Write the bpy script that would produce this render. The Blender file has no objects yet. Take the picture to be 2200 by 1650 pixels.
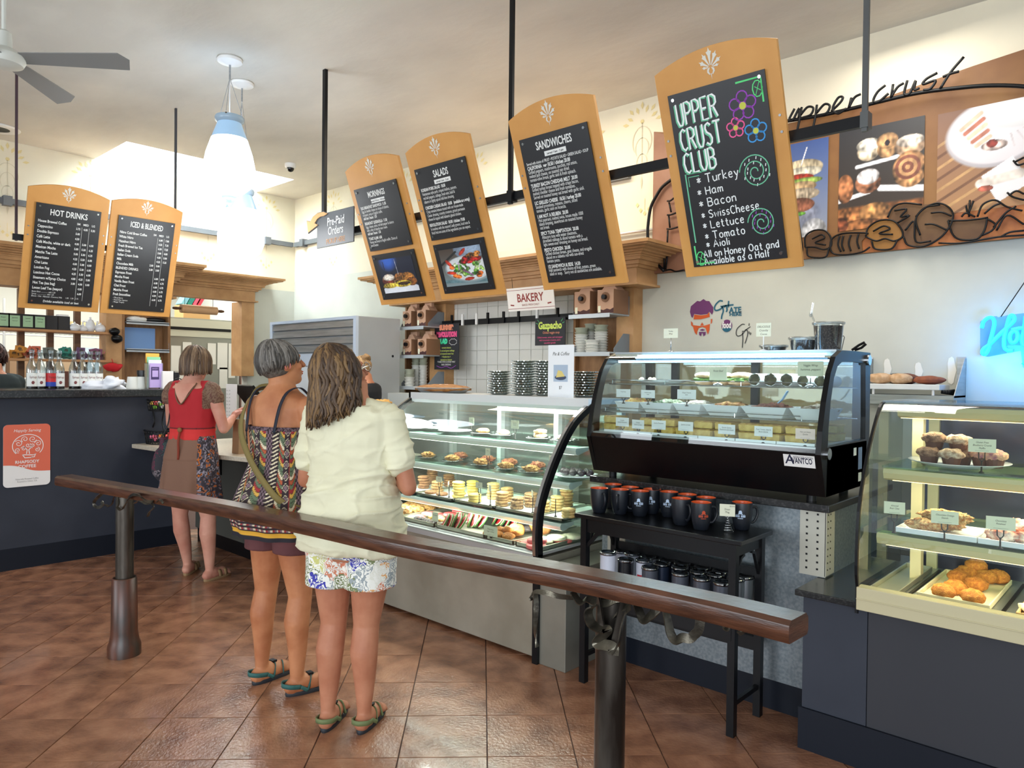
import bpy, bmesh, math, random
from mathutils import Vector, Matrix, Euler, noise
import numpy as np
random.seed(7)
PI = math.pi; R = math.radians
sc = bpy.context.scene
COL = sc.collection

# ------------------------------------------------------------------ camera, world, big lights, exposure
EYE = 1.48; FPX = 1565.0
cam = bpy.data.cameras.new('camera'); camo = bpy.data.objects.new('camera', cam); COL.objects.link(camo)
cam.sensor_width = 36; cam.lens = FPX / 2200 * 36; cam.clip_start = .05
MR = Matrix.Rotation(R(42.63), 3, 'Z') @ Matrix.Rotation(R(-.75), 3, 'X') @ Matrix.Rotation(R(-.64), 3, 'Y')
camo.matrix_world = Matrix.Translation((0, 0, EYE)) @ (MR @ Matrix.Rotation(R(90), 3, 'X')).to_4x4()
sc.camera = camo
sc.view_settings.view_transform = 'Standard'; sc.view_settings.look = 'None'
sc.view_settings.gamma = 1; sc.view_settings.use_curve_mapping = False
sc.view_settings.exposure = 0.55
w = bpy.data.worlds.new('daylight'); sc.world = w; w.use_nodes = True
w.node_tree.nodes['Background'].inputs[0].default_value = (.80, .90, 1.0, 1)
w.node_tree.nodes['Background'].inputs[1].default_value = .9

def alight(name, loc, to, sx, sy, power, col=(1, 1, 1)):
    l = bpy.data.lights.new(name, 'AREA'); l.shape = 'RECTANGLE'; l.size = sx; l.size_y = sy; l.energy = power; l.color = col
    o = bpy.data.objects.new(name, l); COL.objects.link(o); o.location = loc
    o.rotation_euler = (Vector(to) - Vector(loc)).to_track_quat('-Z', 'Y').to_euler()
    return o
alight('shopfront_window_light', (1.5, -4.5, 1.6), (-4, 2.5, 2.9), 5, 2.6, 210, (.86, .93, 1))
alight('side_window_light', (-5.5, -5.0, 1.6), (-4.5, 3, 2.9), 4, 2.2, 100, (.9, .95, 1))
alight('kitchen_ceiling_light', (-10.6, 3.2, 3.2), (-10.6, 3.2, 0), 1.6, 4.5, 120, (1, .98, .92))
alight('service_aisle_light', (-4.4, 4.4, 3.75), (-4.4, 4.7, 0), 2.6, .6, 42, (1, .90, .72))
alight('pastry_aisle_light', (-1.4, 4.2, 3.75), (-1.2, 4.2, 0), 2.0, .6, 26, (1, .95, .85))

# ------------------------------------------------------------------ helpers
def hit(px, py, x=None, y=None, z=None):
    """world point where the sight line through a point of the 2200x1650 photograph meets the plane x=, y= or z="""
    d = MR @ Vector(((px - 1100) / FPX, 1, -(py - 825) / FPX))
    t = x / d.x if x is not None else y / d.y if y is not None else (z - EYE) / d.z
    return Vector((d.x * t, d.y * t, EYE + d.z * t))
def proj(p):
    v = MR.inverted() @ (Vector(p) - Vector((0, 0, EYE)))
    return 1100 + FPX * v.x / v.y, 825 - FPX * v.z / v.y
def srgb(c):
    f = lambda v: (v / 255 / 12.92) if v / 255 <= .04045 else ((v / 255 + .055) / 1.055) ** 2.4
    return tuple(f(v) for v in c[:3])
MATS = {}
def mat(name, c, rough=.6, metal=0, c2=None, ns=8, bump=0, bs=None, emit=0, spec=.5, stretch=None, detail=4, coat=0, lo=.35, hi=.65, vc=False, rnd=0, sss=0):
    if name in MATS: return MATS[name]
    m = bpy.data.materials.new(name); MATS[name] = m; m.use_nodes = True
    nt = m.node_tree; N = nt.nodes; L = nt.links; b = N['Principled BSDF']
    c = srgb(c) + (1,)
    b.inputs['Base Color'].default_value = c
    b.inputs['Roughness'].default_value = rough; b.inputs['Metallic'].default_value = metal
    b.inputs['Specular IOR Level'].default_value = spec
    if coat: b.inputs['Coat Weight'].default_value = coat; b.inputs['Coat Roughness'].default_value = .08
    if emit:
        b.inputs['Emission Color'].default_value = c; b.inputs['Emission Strength'].default_value = emit
    if sss: b.inputs['Subsurface Weight'].default_value = sss; b.inputs['Subsurface Radius'].default_value = (.02, .008, .004); b.inputs['Subsurface Scale'].default_value = .4
    out = None
    if c2 or bump:
        tc = N.new('ShaderNodeTexCoord'); vec = tc.outputs['Object']
        if stretch:
            mp = N.new('ShaderNodeMapping'); mp.inputs['Scale'].default_value = stretch; L.new(vec, mp.inputs[0]); vec = mp.outputs[0]
    if vc:
        at = N.new('ShaderNodeAttribute'); at.attribute_name = 'Col'; out = at.outputs['Color']
    if c2:
        n = N.new('ShaderNodeTexNoise'); n.inputs['Scale'].default_value = ns; n.inputs['Detail'].default_value = detail; L.new(vec, n.inputs['Vector'])
        r = N.new('ShaderNodeValToRGB'); r.color_ramp.elements[0].position = lo; r.color_ramp.elements[1].position = hi
        r.color_ramp.elements[0].color = c; r.color_ramp.elements[1].color = srgb(c2) + (1,); L.new(n.outputs['Fac'], r.inputs[0]); out = r.outputs[0]
    if rnd:
        oi = N.new('ShaderNodeObjectInfo'); hs = N.new('ShaderNodeHueSaturation'); mr = N.new('ShaderNodeMapRange')
        mr.inputs[3].default_value = 1 - rnd; mr.inputs[4].default_value = 1 + rnd
        L.new(oi.outputs['Random'], mr.inputs[0]); L.new(mr.outputs[0], hs.inputs['Value'])
        if out: L.new(out, hs.inputs['Color'])
        else: hs.inputs['Color'].default_value = c
        out = hs.outputs[0]
    if out: L.new(out, b.inputs['Base Color'])
    if bump:
        n = N.new('ShaderNodeTexNoise'); n.inputs['Scale'].default_value = bs or ns * 3; n.inputs['Detail'].default_value = 5; L.new(vec, n.inputs['Vector'])
        bp = N.new('ShaderNodeBump'); bp.inputs['Strength'].default_value = bump; bp.inputs['Distance'].default_value = .01
        L.new(n.outputs['Fac'], bp.inputs['Height']); L.new(bp.outputs[0], b.inputs['Normal'])
    return m
def glass(name, tint=(255, 255, 255), refl=.06, edge=.5, rough=.02):
    if name in MATS: return MATS[name]
    m = bpy.data.materials.new(name); MATS[name] = m; m.use_nodes = True
    nt = m.node_tree; N = nt.nodes; L = nt.links; N.remove(N['Principled BSDF'])
    t = N.new('ShaderNodeBsdfTransparent'); t.inputs[0].default_value = srgb(tint) + (1,)
    g = N.new('ShaderNodeBsdfGlossy'); g.inputs['Roughness'].default_value = rough
    lw = N.new('ShaderNodeLayerWeight'); lw.inputs[0].default_value = .35
    mr = N.new('ShaderNodeMapRange'); mr.inputs[3].default_value = refl; mr.inputs[4].default_value = edge
    mx = N.new('ShaderNodeMixShader'); L.new(lw.outputs['Facing'], mr.inputs[0]); L.new(mr.outputs[0], mx.inputs[0])
    L.new(t.outputs[0], mx.inputs[1]); L.new(g.outputs[0], mx.inputs[2]); L.new(mx.outputs[0], N['Material Output'].inputs[0])
    return m

class B:
    """collects shapes into one mesh"""
    def __init__(s): s.v = []; s.f = []; s.mi = []; s.c = []; s.m = 0; s.mats = []; s.M = None
    def use(s, m):
        if m not in s.mats: s.mats.append(m)
        s.m = s.mats.index(m); return s
    def add(s, vs, fs):
        n = len(s.v)
        if s.M is not None: vs = [s.M @ Vector(p) for p in vs]
        s.v += [tuple(p) for p in vs]; s.f += [tuple(i + n for i in f) for f in fs]; s.mi += [s.m] * len(fs); return s
    def box(s, x0, x1, y0, y1, z0, z1, M=None, top=None):
        t = top or (0, 0)
        vs = [(x0, y0, z0), (x1, y0, z0), (x1, y1, z0), (x0, y1, z0), (x0 + t[0], y0 + t[1], z1), (x1 - t[0], y0 + t[1], z1), (x1 - t[0], y1 - t[1], z1), (x0 + t[0], y1 - t[1], z1)]
        if M is not None: vs = [M @ Vector(p) for p in vs]
        return s.add(vs, [(3, 2, 1, 0), (4, 5, 6, 7), (0, 1, 5, 4), (1, 2, 6, 5), (2, 3, 7, 6), (3, 0, 4, 7)])
    def loft(s, rings, cap=True, closed=False):
        n = len(rings[0]); vs = [p for r in rings for p in r]; fs = []; k = len(rings)
        for i in range(k if closed else k - 1):
            for j in range(n):
                a = i * n + j; b = i * n + (j + 1) % n; c = ((i + 1) % k) * n
                fs.append((a, b, c + (j + 1) % n, c + j))
        if cap and not closed: fs += [tuple(range(n))[::-1], tuple((k - 1) * n + j for j in range(n))]
        return s.add(vs, fs)
    def lathe(s, prof, n=24, c=(0, 0, 0), cap=True):
        return s.loft([[(c[0] + r * math.cos(2 * PI * j / n), c[1] + r * math.sin(2 * PI * j / n), c[2] + z) for j in range(n)] for r, z in prof], cap)
    def cyl(s, p0, p1, r0, r1=None, n=16, cap=True):
        return s.tube([p0, p1], [r0, r0 if r1 is None else r1], n, cap)
    def tube(s, pts, r, n=8, cap=True, flat=None, up=None):
        pts = [Vector(p) for p in pts]; k = len(pts); rs = r if isinstance(r, (list, tuple)) else [r] * k
        rings = []; prev = None
        for i, p in enumerate(pts):
            t = (pts[min(i + 1, k - 1)] - pts[max(i - 1, 0)])
            t = t.normalized() if t.length > 1e-9 else Vector((0, 0, 1))
            a = Vector(up) if up else (prev if prev is not None else (Vector((0, 0, 1)) if abs(t.z) < .9 else Vector((1, 0, 0))))
            a = a - t * a.dot(t)
            if a.length < 1e-6: a = t.orthogonal()
            a.normalize(); prev = a; b = t.cross(a); f = flat if flat else 1
            rings.append([p + a * (math.cos(2 * PI * j / n + PI / n) * rs[i] * f) + b * (math.sin(2 * PI * j / n + PI / n) * rs[i]) for j in range(n)])
        return s.loft(rings, cap)
    def ribbon(s, pts, wd, th, twist=0, side=(0, 1, 0)):
        """flat strip with optional twist (radians along its length)"""
        pts = [Vector(p) for p in pts]; k = len(pts); rings = []
        for i, p in enumerate(pts):
            t = (pts[min(i + 1, k - 1)] - pts[max(i - 1, 0)]).normalized(); a = Vector(side); a = (a - t * a.dot(t))
            if a.length < 1e-5: a = t.orthogonal()
            a.normalize(); b = t.cross(a); an = twist * i / (k - 1); a, b = a * math.cos(an) + b * math.sin(an), b * math.cos(an) - a * math.sin(an)
            rings.append([p + a * wd / 2 + b * th / 2, p - a * wd / 2 + b * th / 2, p - a * wd / 2 - b * th / 2, p + a * wd / 2 - b * th / 2])
        return s.loft(rings)
    def prism(s, poly, depth, M=None, off=0):
        """polygon in local x,z; extruded along y from off to off+depth"""
        n = len(poly); vs = [(x, off, z) for x, z in poly] + [(x, off + depth, z) for x, z in poly]
        if M is not None: vs = [M @ Vector(p) for p in vs]
        fs = [tuple(range(n)), tuple(range(2 * n - 1, n - 1, -1))] + [(i, i + n, (i + 1) % n + n, (i + 1) % n) for i in range(n)]
        return s.add(vs, fs)
    def prismx(s, poly, x0, x1):
        """polygon in y,z extruded along x"""
        n = len(poly); vs = [(x0, y, z) for y, z in poly] + [(x1, y, z) for y, z in poly]
        return s.add(vs, [tuple(range(n)), tuple(range(2 * n - 1, n - 1, -1))] + [(i, i + n, (i + 1) % n + n, (i + 1) % n) for i in range(n)])
    def ell(s, c, r, n=16, k=10, M=None):
        vs = [(c[0], c[1], c[2] - r[2])]
        for i in range(1, k):
            a = -PI / 2 + PI * i / k
            vs += [(c[0] + r[0] * math.cos(a) * math.cos(2 * PI * j / n), c[1] + r[1] * math.cos(a) * math.sin(2 * PI * j / n), c[2] + r[2] * math.sin(a)) for j in range(n)]
        vs.append((c[0], c[1], c[2] + r[2])); fs = []
        for j in range(n): fs.append((0, 1 + (j + 1) % n, 1 + j)); fs.append((len(vs) - 1, 1 + (k - 2) * n + j, 1 + (k - 2) * n + (j + 1) % n))
        for i in range(k - 2):
            for j in range(n):
                a = 1 + i * n; fs.append((a + j, a + (j + 1) % n, a + n + (j + 1) % n, a + n + j))
        if M is not None: vs = [M @ Vector(p) for p in vs]
        return s.add(vs, fs)
    def cap2(s, p0, p1, r0, r1, n=14):
        """tapered capsule"""
        p0 = Vector(p0); p1 = Vector(p1); t = (p1 - p0).normalized(); a = t.orthogonal().normalized(); b = t.cross(a); rings = []
        for q, r, rng in ((p0, r0, (-80, -45, 0)), (p1, r1, (0, 45, 80))):
            for d in rng:
                h = math.sin(R(d)) * r; rr = math.cos(R(d)) * r
                rings.append([q + t * h + a * (math.cos(2 * PI * j / n) * rr) + b * (math.sin(2 * PI * j / n) * rr) for j in range(n)])
        return s.loft(rings)
    def chain(s, pts, rs, n=14):
        for i in range(len(pts) - 1): s.cap2(pts[i], pts[i + 1], rs[i], rs[i + 1], n)
        return s
    def poly2(s, pts, y=0):
        """flat polygon in x,z at depth y"""
        return s.add([(x, y, z) for x, z in pts], [tuple(range(len(pts)))])
    def text(s, t, size, x=0, z=0, y=0, align='LEFT', sx=1, rot=0, bold=0, shear=0, M=None, fit=None):
        sx *= .84
        c = bpy.data.curves.new('lettering', 'FONT'); c.body = t; c.size = size; c.align_x = align; c.resolution_u = 2; c.offset = bold; c.shear = shear
        o = bpy.data.objects.new('lettering', c); me = bpy.data.meshes.new_from_object(o)
        cr, sr = math.cos(rot), math.sin(rot)
        if fit and len(me.vertices):
            wd_ = max(v.co.x for v in me.vertices) - min(v.co.x for v in me.vertices); sx = min(sx, fit / max(wd_, 1e-6))
        vs = [(x + v.co.x * sx * cr - v.co.y * sr, y, z + v.co.x * sx * sr + v.co.y * cr) for v in me.vertices]
        if M is not None: vs = [M @ Vector(p) for p in vs]
        s.add(vs, [tuple(p.vertices) for p in me.polygons])
        bpy.data.objects.remove(o); bpy.data.curves.remove(c); bpy.data.meshes.remove(me); return s
    def build(s, name, m=None, parent=None, smooth=False, bev=0, world=False, kind=None, label=None, seg=2, auto=None, vcol=None):
        me = bpy.data.meshes.new(name); me.from_pydata(s.v, [], s.f); me.update()
        ms = s.mats if s.mats else [m]
        for x in ms: me.materials.append(x)
        if s.mats: me.polygons.foreach_set('material_index', s.mi)
        if smooth: me.polygons.foreach_set('use_smooth', [True] * len(me.polygons))
        if smooth and auto: me.set_sharp_from_angle(angle=R(auto))
        if vcol is not None:
            ca = me.color_attributes.new('Col', 'FLOAT_COLOR', 'POINT'); ca.data.foreach_set('color', np.asarray(vcol, dtype=np.float32).ravel())
        o = bpy.data.objects.new(name, me); COL.objects.link(o)
        if parent is not None:
            o.parent = parent
            if world:
                mw = Matrix.LocRotScale(parent.location, parent.rotation_euler, parent.scale) if parent.parent is None else Matrix.Identity(4)
                o.matrix_parent_inverse = mw.inverted()
        if bev:
            b = o.modifiers.new('bevel', 'BEVEL'); b.width = bev; b.segments = seg; b.limit_method = 'ANGLE'
        if kind: o['kind'] = kind
        if label: o['label'] = label
        return o

def thing(name, label, cat, loc=(0, 0, 0), rz=0, group=None, rx=0, ry=0):
    o = bpy.data.objects.new(name, None); COL.objects.link(o); o.empty_display_size = .05
    o.location = loc; o.rotation_euler = (rx, ry, rz); o['label'] = label; o['category'] = cat
    if group: o['group'] = group
    return o
def tag(o, label, cat, group=None):
    o['label'] = label; o['category'] = cat
    if group: o['group'] = group
    return o
def struct(b, name, m, **k):
    o = b.build(name, m, **k)
    if k.get('parent') is None: o['kind'] = 'structure'
    return o
def dup(root, loc, rz=None, label=None, group=None, scale=None, rot=None):
    r = root.copy(); COL.objects.link(r); r.location = loc
    if rz is not None: r.rotation_euler = (0, 0, rz)
    if rot: r.rotation_euler = rot
    if scale: r.scale = (scale,) * 3 if not isinstance(scale, tuple) else scale
    if label: r['label'] = label
    if group: r['group'] = group
    for ch in KIDS.get(root.name) or list(root.children):
        c = ch.copy(); COL.objects.link(c); c.parent = r
        for g in ch.children:
            d = g.copy(); COL.objects.link(d); d.parent = c
    return r
KIDS = {}
def spin(a): return Matrix.Rotation(a, 4, 'Z')
def T(x, y, z): return Matrix.Translation((x, y, z))
def smoothpath(pts, k=6):
    """Catmull-Rom through points"""
    P = [Vector(p) for p in pts]; P = [P[0] * 2 - P[1]] + P + [P[-1] * 2 - P[-2]]; out = []
    for i in range(1, len(P) - 2):
        for j in range(k):
            t = j / k; a, b, c, d = P[i - 1:i + 3]
            out.append(.5 * ((2 * b) + (c - a) * t + (2 * a - 5 * b + 4 * c - d) * t * t + (3 * b - a - 3 * c + d) * t ** 3))
    out.append(P[-2]); return out
def voxel(b, name, m, parent, vox=.008, sm=3, smooth=True, world=False, disp=None, label=None, vcolf=None):
    """fuse overlapping closed shapes into one continuous skin"""
    o = b.build(name, m, None)
    md = o.modifiers.new('r', 'REMESH'); md.mode = 'VOXEL'; md.voxel_size = vox
    if sm: s2 = o.modifiers.new('s', 'SMOOTH'); s2.factor = .5; s2.iterations = sm
    dg = bpy.context.evaluated_depsgraph_get(); me = bpy.data.meshes.new_from_object(o.evaluated_get(dg))
    o.modifiers.clear(); old = o.data; o.data = me; bpy.data.meshes.remove(old); me.name = name
    if disp: 
        nv = len(me.vertices); co = np.empty(nv * 3, np.float32); me.vertices.foreach_get('co', co); co = co.reshape(-1, 3)
        no = np.empty(nv * 3, np.float32); me.vertices.foreach_get('normal', no); no = no.reshape(-1, 3)
        d = np.array([disp(Vector(c)) for c in co], np.float32); co = co + no * d[:, None]; me.vertices.foreach_set('co', co.ravel()); me.update()
    if not me.materials: me.materials.append(m)
    me.polygons.foreach_set('use_smooth', [smooth] * len(me.polygons))
    if vcolf:
        ca = me.color_attributes.new('Col', 'FLOAT_COLOR', 'POINT')
        ca.data.foreach_set('color', np.array([tuple(vcolf(v.co)) + (1,) for v in me.vertices], np.float32).ravel())
    o.parent = parent
    if label: o['label'] = label
    return o
def fix_world(o, parent):
    o.parent = parent; o.matrix_parent_inverse = Matrix.LocRotScale(parent.location, parent.rotation_euler, parent.scale).inverted(); return o
# ------------------------------------------------------------------ materials
M_ceil = mat('ceiling_plaster', (224, 220, 210), .85, c2=(206, 202, 193), ns=.9, bump=.5, bs=5, detail=8, stretch=(1, 1.7, 1))
M_wallU = mat('wall_cream', (232, 224, 200), .85, c2=(221, 213, 192), ns=1.5, bump=.12, bs=9)
M_wallL = mat('wall_white', (203, 204, 192), .8, c2=(193, 194, 183), ns=2, bump=.12, bs=9)
M_kit = mat('kitchen_wall', (226, 228, 222), .8)
M_sten = mat('stencil_gold', (222, 205, 150), .8); M_sten2 = mat('stencil_grey', (205, 196, 170), .8)
M_grout = mat('floor_grout', (74, 46, 34), .8)
M_black = mat('black_enamel', (11, 12, 15), .4, spec=.3); M_iron = mat('wrought_iron', (112, 106, 92), .32, metal=.8, c2=(60, 56, 50), ns=14, bump=.2)
M_chrome = mat('chrome', (205, 208, 210), .15, metal=1); M_steel = mat('brushed_steel', (178, 182, 185), .38, metal=.8, c2=(155, 160, 163), ns=3, stretch=(1, 1, 14))
M_alu = mat('anodised_aluminium', (205, 206, 206), .4, metal=.5); M_white = mat('white_plastic', (238, 238, 236), .4)
M_wood = mat('maple_veneer', (196, 152, 104), .5, c2=(172, 128, 82), ns=5, stretch=(1, 1, 1), bump=.05, detail=8)
M_woodD = mat('walnut_trim', (112, 78, 48), .5, c2=(88, 58, 36), ns=4, stretch=(1, 1, 6))
M_ply = mat('plywood_panel', (150, 108, 68), .6, c2=(128, 90, 54), ns=6, stretch=(4, 4, 1))
M_orange = mat('board_ochre_paint', (208, 150, 78), .5, c2=(200, 141, 70), ns=5)
M_slate = mat('menu_panel_black', (30, 30, 33), .38); M_ink = mat('menu_white_print', (226, 226, 222), .6)
M_navy = mat('counter_dark_laminate', (50, 54, 64), .55, c2=(44, 48, 58), ns=3, spec=.35); M_kick = mat('toe_kick_navy', (15, 21, 32), .5, spec=.3)
M_stone = mat('black_granite', (34, 35, 36), .22, c2=(62, 62, 62), ns=90, lo=.5, hi=.7)
M_cream = mat('cream_enamel', (196, 186, 150), .4)
M_bstone = mat('beige_stone', (196, 186, 168), .35, c2=(178, 166, 146), ns=70)
M_porc = mat('white_porcelain', (232, 236, 240), .18, coat=.4)
M_card = mat('card_paper', (222, 222, 198), .7); M_cardw = mat('card_white', (236, 238, 240), .6); M_text = mat('card_ink', (70, 66, 55), .8)
M_glass = glass('case_glass', (232, 244, 240), .05, .45); M_clear = glass('clear_plastic', (238, 242, 244), .06, .7)
M_gshelf = glass('shelf_glass', (214, 236, 226), .08, .5); M_bottle = glass('bottle_glass', (222, 230, 232), .10, .8)
def emit(name, c, s):
    return mat(name, c, emit=s)

# ------------------------------------------------------------------ room shell
ZC = 3.88; XL = -9.15; YR = 5.43
fl = struct(B().box(-13, 4, -7, 5.6, -.12, -.004), 'floor', M_grout)
M_tile = mat('slate_look_tile', (172, 122, 92), .27, c2=(120, 78, 56), ns=5, bump=.30, bs=55, detail=12, lo=.34, hi=.66, rnd=.09, stretch=(1, 1.35, 1), coat=.25)
def tile_mesh():
    b = B(); h = .1705; b.box(-h, h, -h, h, -.012, .0, top=(.002, .002)); return b
ts = .3425; cells = []
ca_, sa_ = math.cos(R(42.63 + 2.35)), math.sin(R(42.63 + 2.35))   # the floor is laid diagonally to the walls
def tpos(i, j):
    a, b_ = (i + .5) * ts + .035, (j + .5) * ts + .06; return a * ca_ - b_ * sa_, a * sa_ + b_ * ca_
for i in range(-24, 16):
    for j in range(0, 34):
        x, y = tpos(i, j)
        v = MR.inverted() @ (Vector((x, y, 0)) - Vector((0, 0, EYE)))
        if v.y < .8: continue
        px, py = proj((x, y, 0))
        if -190 < px < 2400 and py < 1850 and y < 3.35 and x > -6.6 and not (y > 3.1 and x < -2.4) and not (x > -1.0 and y > 3.15): cells.append(((x * x + y * y), x, y))
cells.sort(); tb = tile_mesh(); tm = None; far = B()
TL = math.atan2(sa_, ca_)
for k, (d, x, y) in enumerate(cells):
    if k < 300:
        if tm is None:
            o = tb.build('tile', M_tile, fl); tm = o.data
        else:
            o = bpy.data.objects.new('tile', tm); COL.objects.link(o); o.parent = fl
        o.location = (x, y, 0); o.rotation_euler = (0, 0, TL + random.choice((0, PI / 2, PI, -PI / 2)))
    else:
        far.box(-.1705, .1705, -.1705, .1705, -.012, 0, M=T(x, y, 0) @ spin(TL))
if far.v: far.build('tile', M_tile, fl, kind='stuff')
SK = (XL, -8.2, 2.89, 4.85)
cb = B(); cb.box(SK[1], 4, -7, 5.6, ZC, ZC + .15); cb.box(XL - .15, SK[1], -7, SK[2], ZC, ZC + .15); cb.box(XL - .15, SK[1], SK[3], 5.6, ZC, ZC + .15)
struct(cb, 'ceiling', M_ceil)
M_shaft = mat('skylight_shaft_white', (245, 248, 248), .8)
sb = B(); sb.box(SK[1], SK[1] + .06, SK[2] - .06, SK[3] + .06, ZC + .15, 5.1); sb.box(XL - .06, SK[1], SK[2] - .06, SK[2], ZC + .15, 5.1); sb.box(XL - .06, SK[1], SK[3], SK[3] + .06, ZC + .15, 5.1); sb.box(XL - .06, XL, SK[2], SK[3], ZC, 5.1)
struct(sb, 'trim_1', M_shaft)
wd = struct(B().box(XL - .06, SK[1] + .06, SK[2] - .06, SK[3] + .06, 5.1, 5.16), 'window_1', emit('skylight_diffuser', (240, 250, 255), 24))
# right wall (plaster above, smoother grey white below the conduit)
wr = struct(B().use(M_wallU).box(XL - .15, 4, YR, YR + .15, 2.74, ZC + .1).use(M_wallL).box(XL - .15, 4, YR, YR + .15, 0, 2.74), 'wall_right', M_wallU)
b = B().use(M_wallU)
b.box(XL - .15, XL, -7, 5.43, 2.6, ZC); b.use(M_wallL); b.box(XL - .15, XL, 4.74, 5.43, 0, 2.6); b.box(XL - .15, XL, 3.15, 3.74, 0, 2.6); b.box(XL - .15, XL, -7, 3.15, 0, 1.05); b.box(XL - .15, XL, -7, -.6, 1.05, 2.6)
wl = struct(b, 'wall_left', M_wallU)
struct(B().box(-13, -12.85, -1.5, 5.6, 0, 3.4), 'wall_back', M_kit)
struct(B().box(-12.9, XL - .15, -1.6, -1.5, 0, 3.4).box(-12.9, XL - .15, 5.45, 5.6, 0, 3.4), 'wall_side', M_kit)
struct(B().box(-13, XL - .15, -1.6, 5.6, 3.4, 3.5), 'ceiling_kitchen', M_kit)

# painted ornaments near the top of both walls
def motif(M, kind, par):
    b = B(); b.M = M
    if kind == 0:
        b.use(M_sten)
        for i in range(9):
            a = R(-80 + i * 20); rr = .17 if i % 2 == 0 else .14
            cx, cz = math.sin(a) * rr, .30 + math.cos(a) * rr
            u = (math.sin(a), math.cos(a)); n = (u[1], -u[0]); l = .035; ww = .016
            b.poly2([(cx - u[0] * l, cz - u[1] * l), (cx + n[0] * ww, cz + n[1] * ww), (cx + u[0] * l, cz + u[1] * l), (cx - n[0] * ww, cz - n[1] * ww)])
        b.poly2([(.02 * math.cos(k * PI / 3), .33 + .02 * math.sin(k * PI / 3)) for k in range(6)])
        b.use(M_sten2)
        for s in (-1, 1):
            for (r0, zc, a0, a1) in ((.10, .16, 90, -40), (.07, .10, 100, -60), (.055, -.02, 110, -100), (.035, -.08, 100, -60)):
                pts = [(s * r0 * math.cos(R(a)), zc + r0 * 1.3 * math.sin(R(a))) for a in [a0 + (a1 - a0) * t / 9 for t in range(10)]]
                for p, q in zip(pts, pts[1:]): b.poly2([p, q, (q[0] * .9, q[1] - .004), (p[0] * .9, p[1] - .004)])
        b.poly2([(-.004, -.13), (.004, -.13), (.004, .32), (-.004, .32)])
        b.poly2([(0, -.26), (.01, -.19), (0, -.14), (-.01, -.19)])
    else:
        b.use(M_sten)
        for i in range(5):
            cx, cz = ((-.075, .02), (-.04, -.03), (0, -.06), (.04, -.03), (.075, .02))[i]
            b.poly2([(cx + s0 * .017, cz + s1 * .022) for s0, s1 in ((-1, 0), (0, -1), (1, 0), (0, 1))])
        b.poly2([(-.002, -.03), (.002, -.03), (.002, .07), (-.002, .07)])
    b.build('painted_ornament', None, par)
zt = 3.36
for px in (1380, 1262, 1020, 870):
    motif(T(hit(px, 280, y=YR).x, YR - .004, zt), 0, wr); motif(T(hit(px + 6, 400, y=YR).x, YR - .004, 2.95), 1, wr)
for x in (-7.0, -8.2): motif(T(x, YR - .004, zt), 0, wr); motif(T(x, YR - .004, 2.95), 1, wr)
for yy in (5.0, 4.2, 2.05, 1.2, 2.85): motif(T(XL + .004, yy, zt) @ spin(PI / 2), 0, wl); motif(T(XL + .004, yy, 2.95) @ spin(PI / 2), 1, wl)
# surface conduit and the slim track on the walls
tag(B().tube([(-3.9, YR - .03, 2.735), (-3.42, YR - .03, 2.735)], .013).tube([(-3.42, YR - .03, 2.735), (-3.0, YR - .03, 2.735)], .013).build('conduit', M_alu, smooth=True), 'thin grey metal conduit along the right wall beside the cornice', 'pipe')
z1 = hit(600, 523, x=XL).z
tag(B().box(XL, XL + .05, -1, 5.38, z1 - .03, z1 + .03).box(XL, XL + .08, 4.95, 5.03, z1 - .05, z1 + .05).box(XL, XL + .08, 3.4, 3.48, z1 - .05, z1 + .05).box(XL, XL + .08, 2.0, 2.08, z1 - .05, z1 + .05).build('wall_track', mat('track_grey', (104, 108, 112), .5)), 'long grey track rail fixed high on the left wall above the serving hatch', 'rail')
tag(B().box(XL + .06, -3.6, YR - .05, YR, z1 - .03, z1 + .03).box(-8.9, -8.82, YR - .08, YR, z1 - .05, z1 + .05).build('wall_track', MATS['track_grey']), 'long grey track rail fixed high on the right wall from the corner', 'rail')

# classical timber surrounds
def cornice(b, x0, x1, y0, z0, z1, dep):
    """moulded lintel along x, front towards -y: list of steps, ends project too"""
    h = z1 - z0
    for f0, f1, p in ((0, .06, .05), (.06, .45, .02), (.45, .52, .05), (.52, .62, .08), (.62, .70, .11)):
        b.box(x0 - p, x1 + p, y0 - p, y0 + dep, z0 + f0 * h, z0 + f1 * h)
    n = 5
    for i in range(n):
        p = .12 + .16 * (i / (n - 1)) ** 1.4; b.box(x0 - p, x1 + p, y0 - p, y0 + dep, z0 + h * (.70 + .22 * i / n), z0 + h * (.70 + .22 * (i + 1) / n))
    b.box(x0 - .30, x1 + .30, y0 - .30, y0 + dep, z0 + .92 * h, z0 + h)
    return b
yf = 5.13
sur = thing('timber_surround', 'tall maple surround with heavy moulded cornice over the white tiled niche', 'cabinet', (-5, yf, 0))
xa, xb = hit(1366, 600, y=yf).x, hit(925, 600, y=yf).x
yp = 5.29
zb_ = hit(1366, 612, y=yf).z; ztp = hit(1385, 512, y=yf - .28).z
xbL = hit(868, 640, y=yp).x
cornice(B(), xbL + .05, xa, yf, zb_, ztp, YR - yf).build('cornice', M_wood, sur, world=True)
xa = hit(1362, 600, y=yp).x; pw = xa - hit(1325, 640, y=yp).x
B().box(xa - pw, xa, yp, YR, 0, zb_).build('pilaster', M_wood, sur, world=True)
xc1, xc0 = hit(957, 700, y=yp).x, hit(924, 700, y=yp).x
B().box(xc0, xc1, yp, YR, 0, zb_).build('pilaster', M_wood, sur, world=True)
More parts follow.
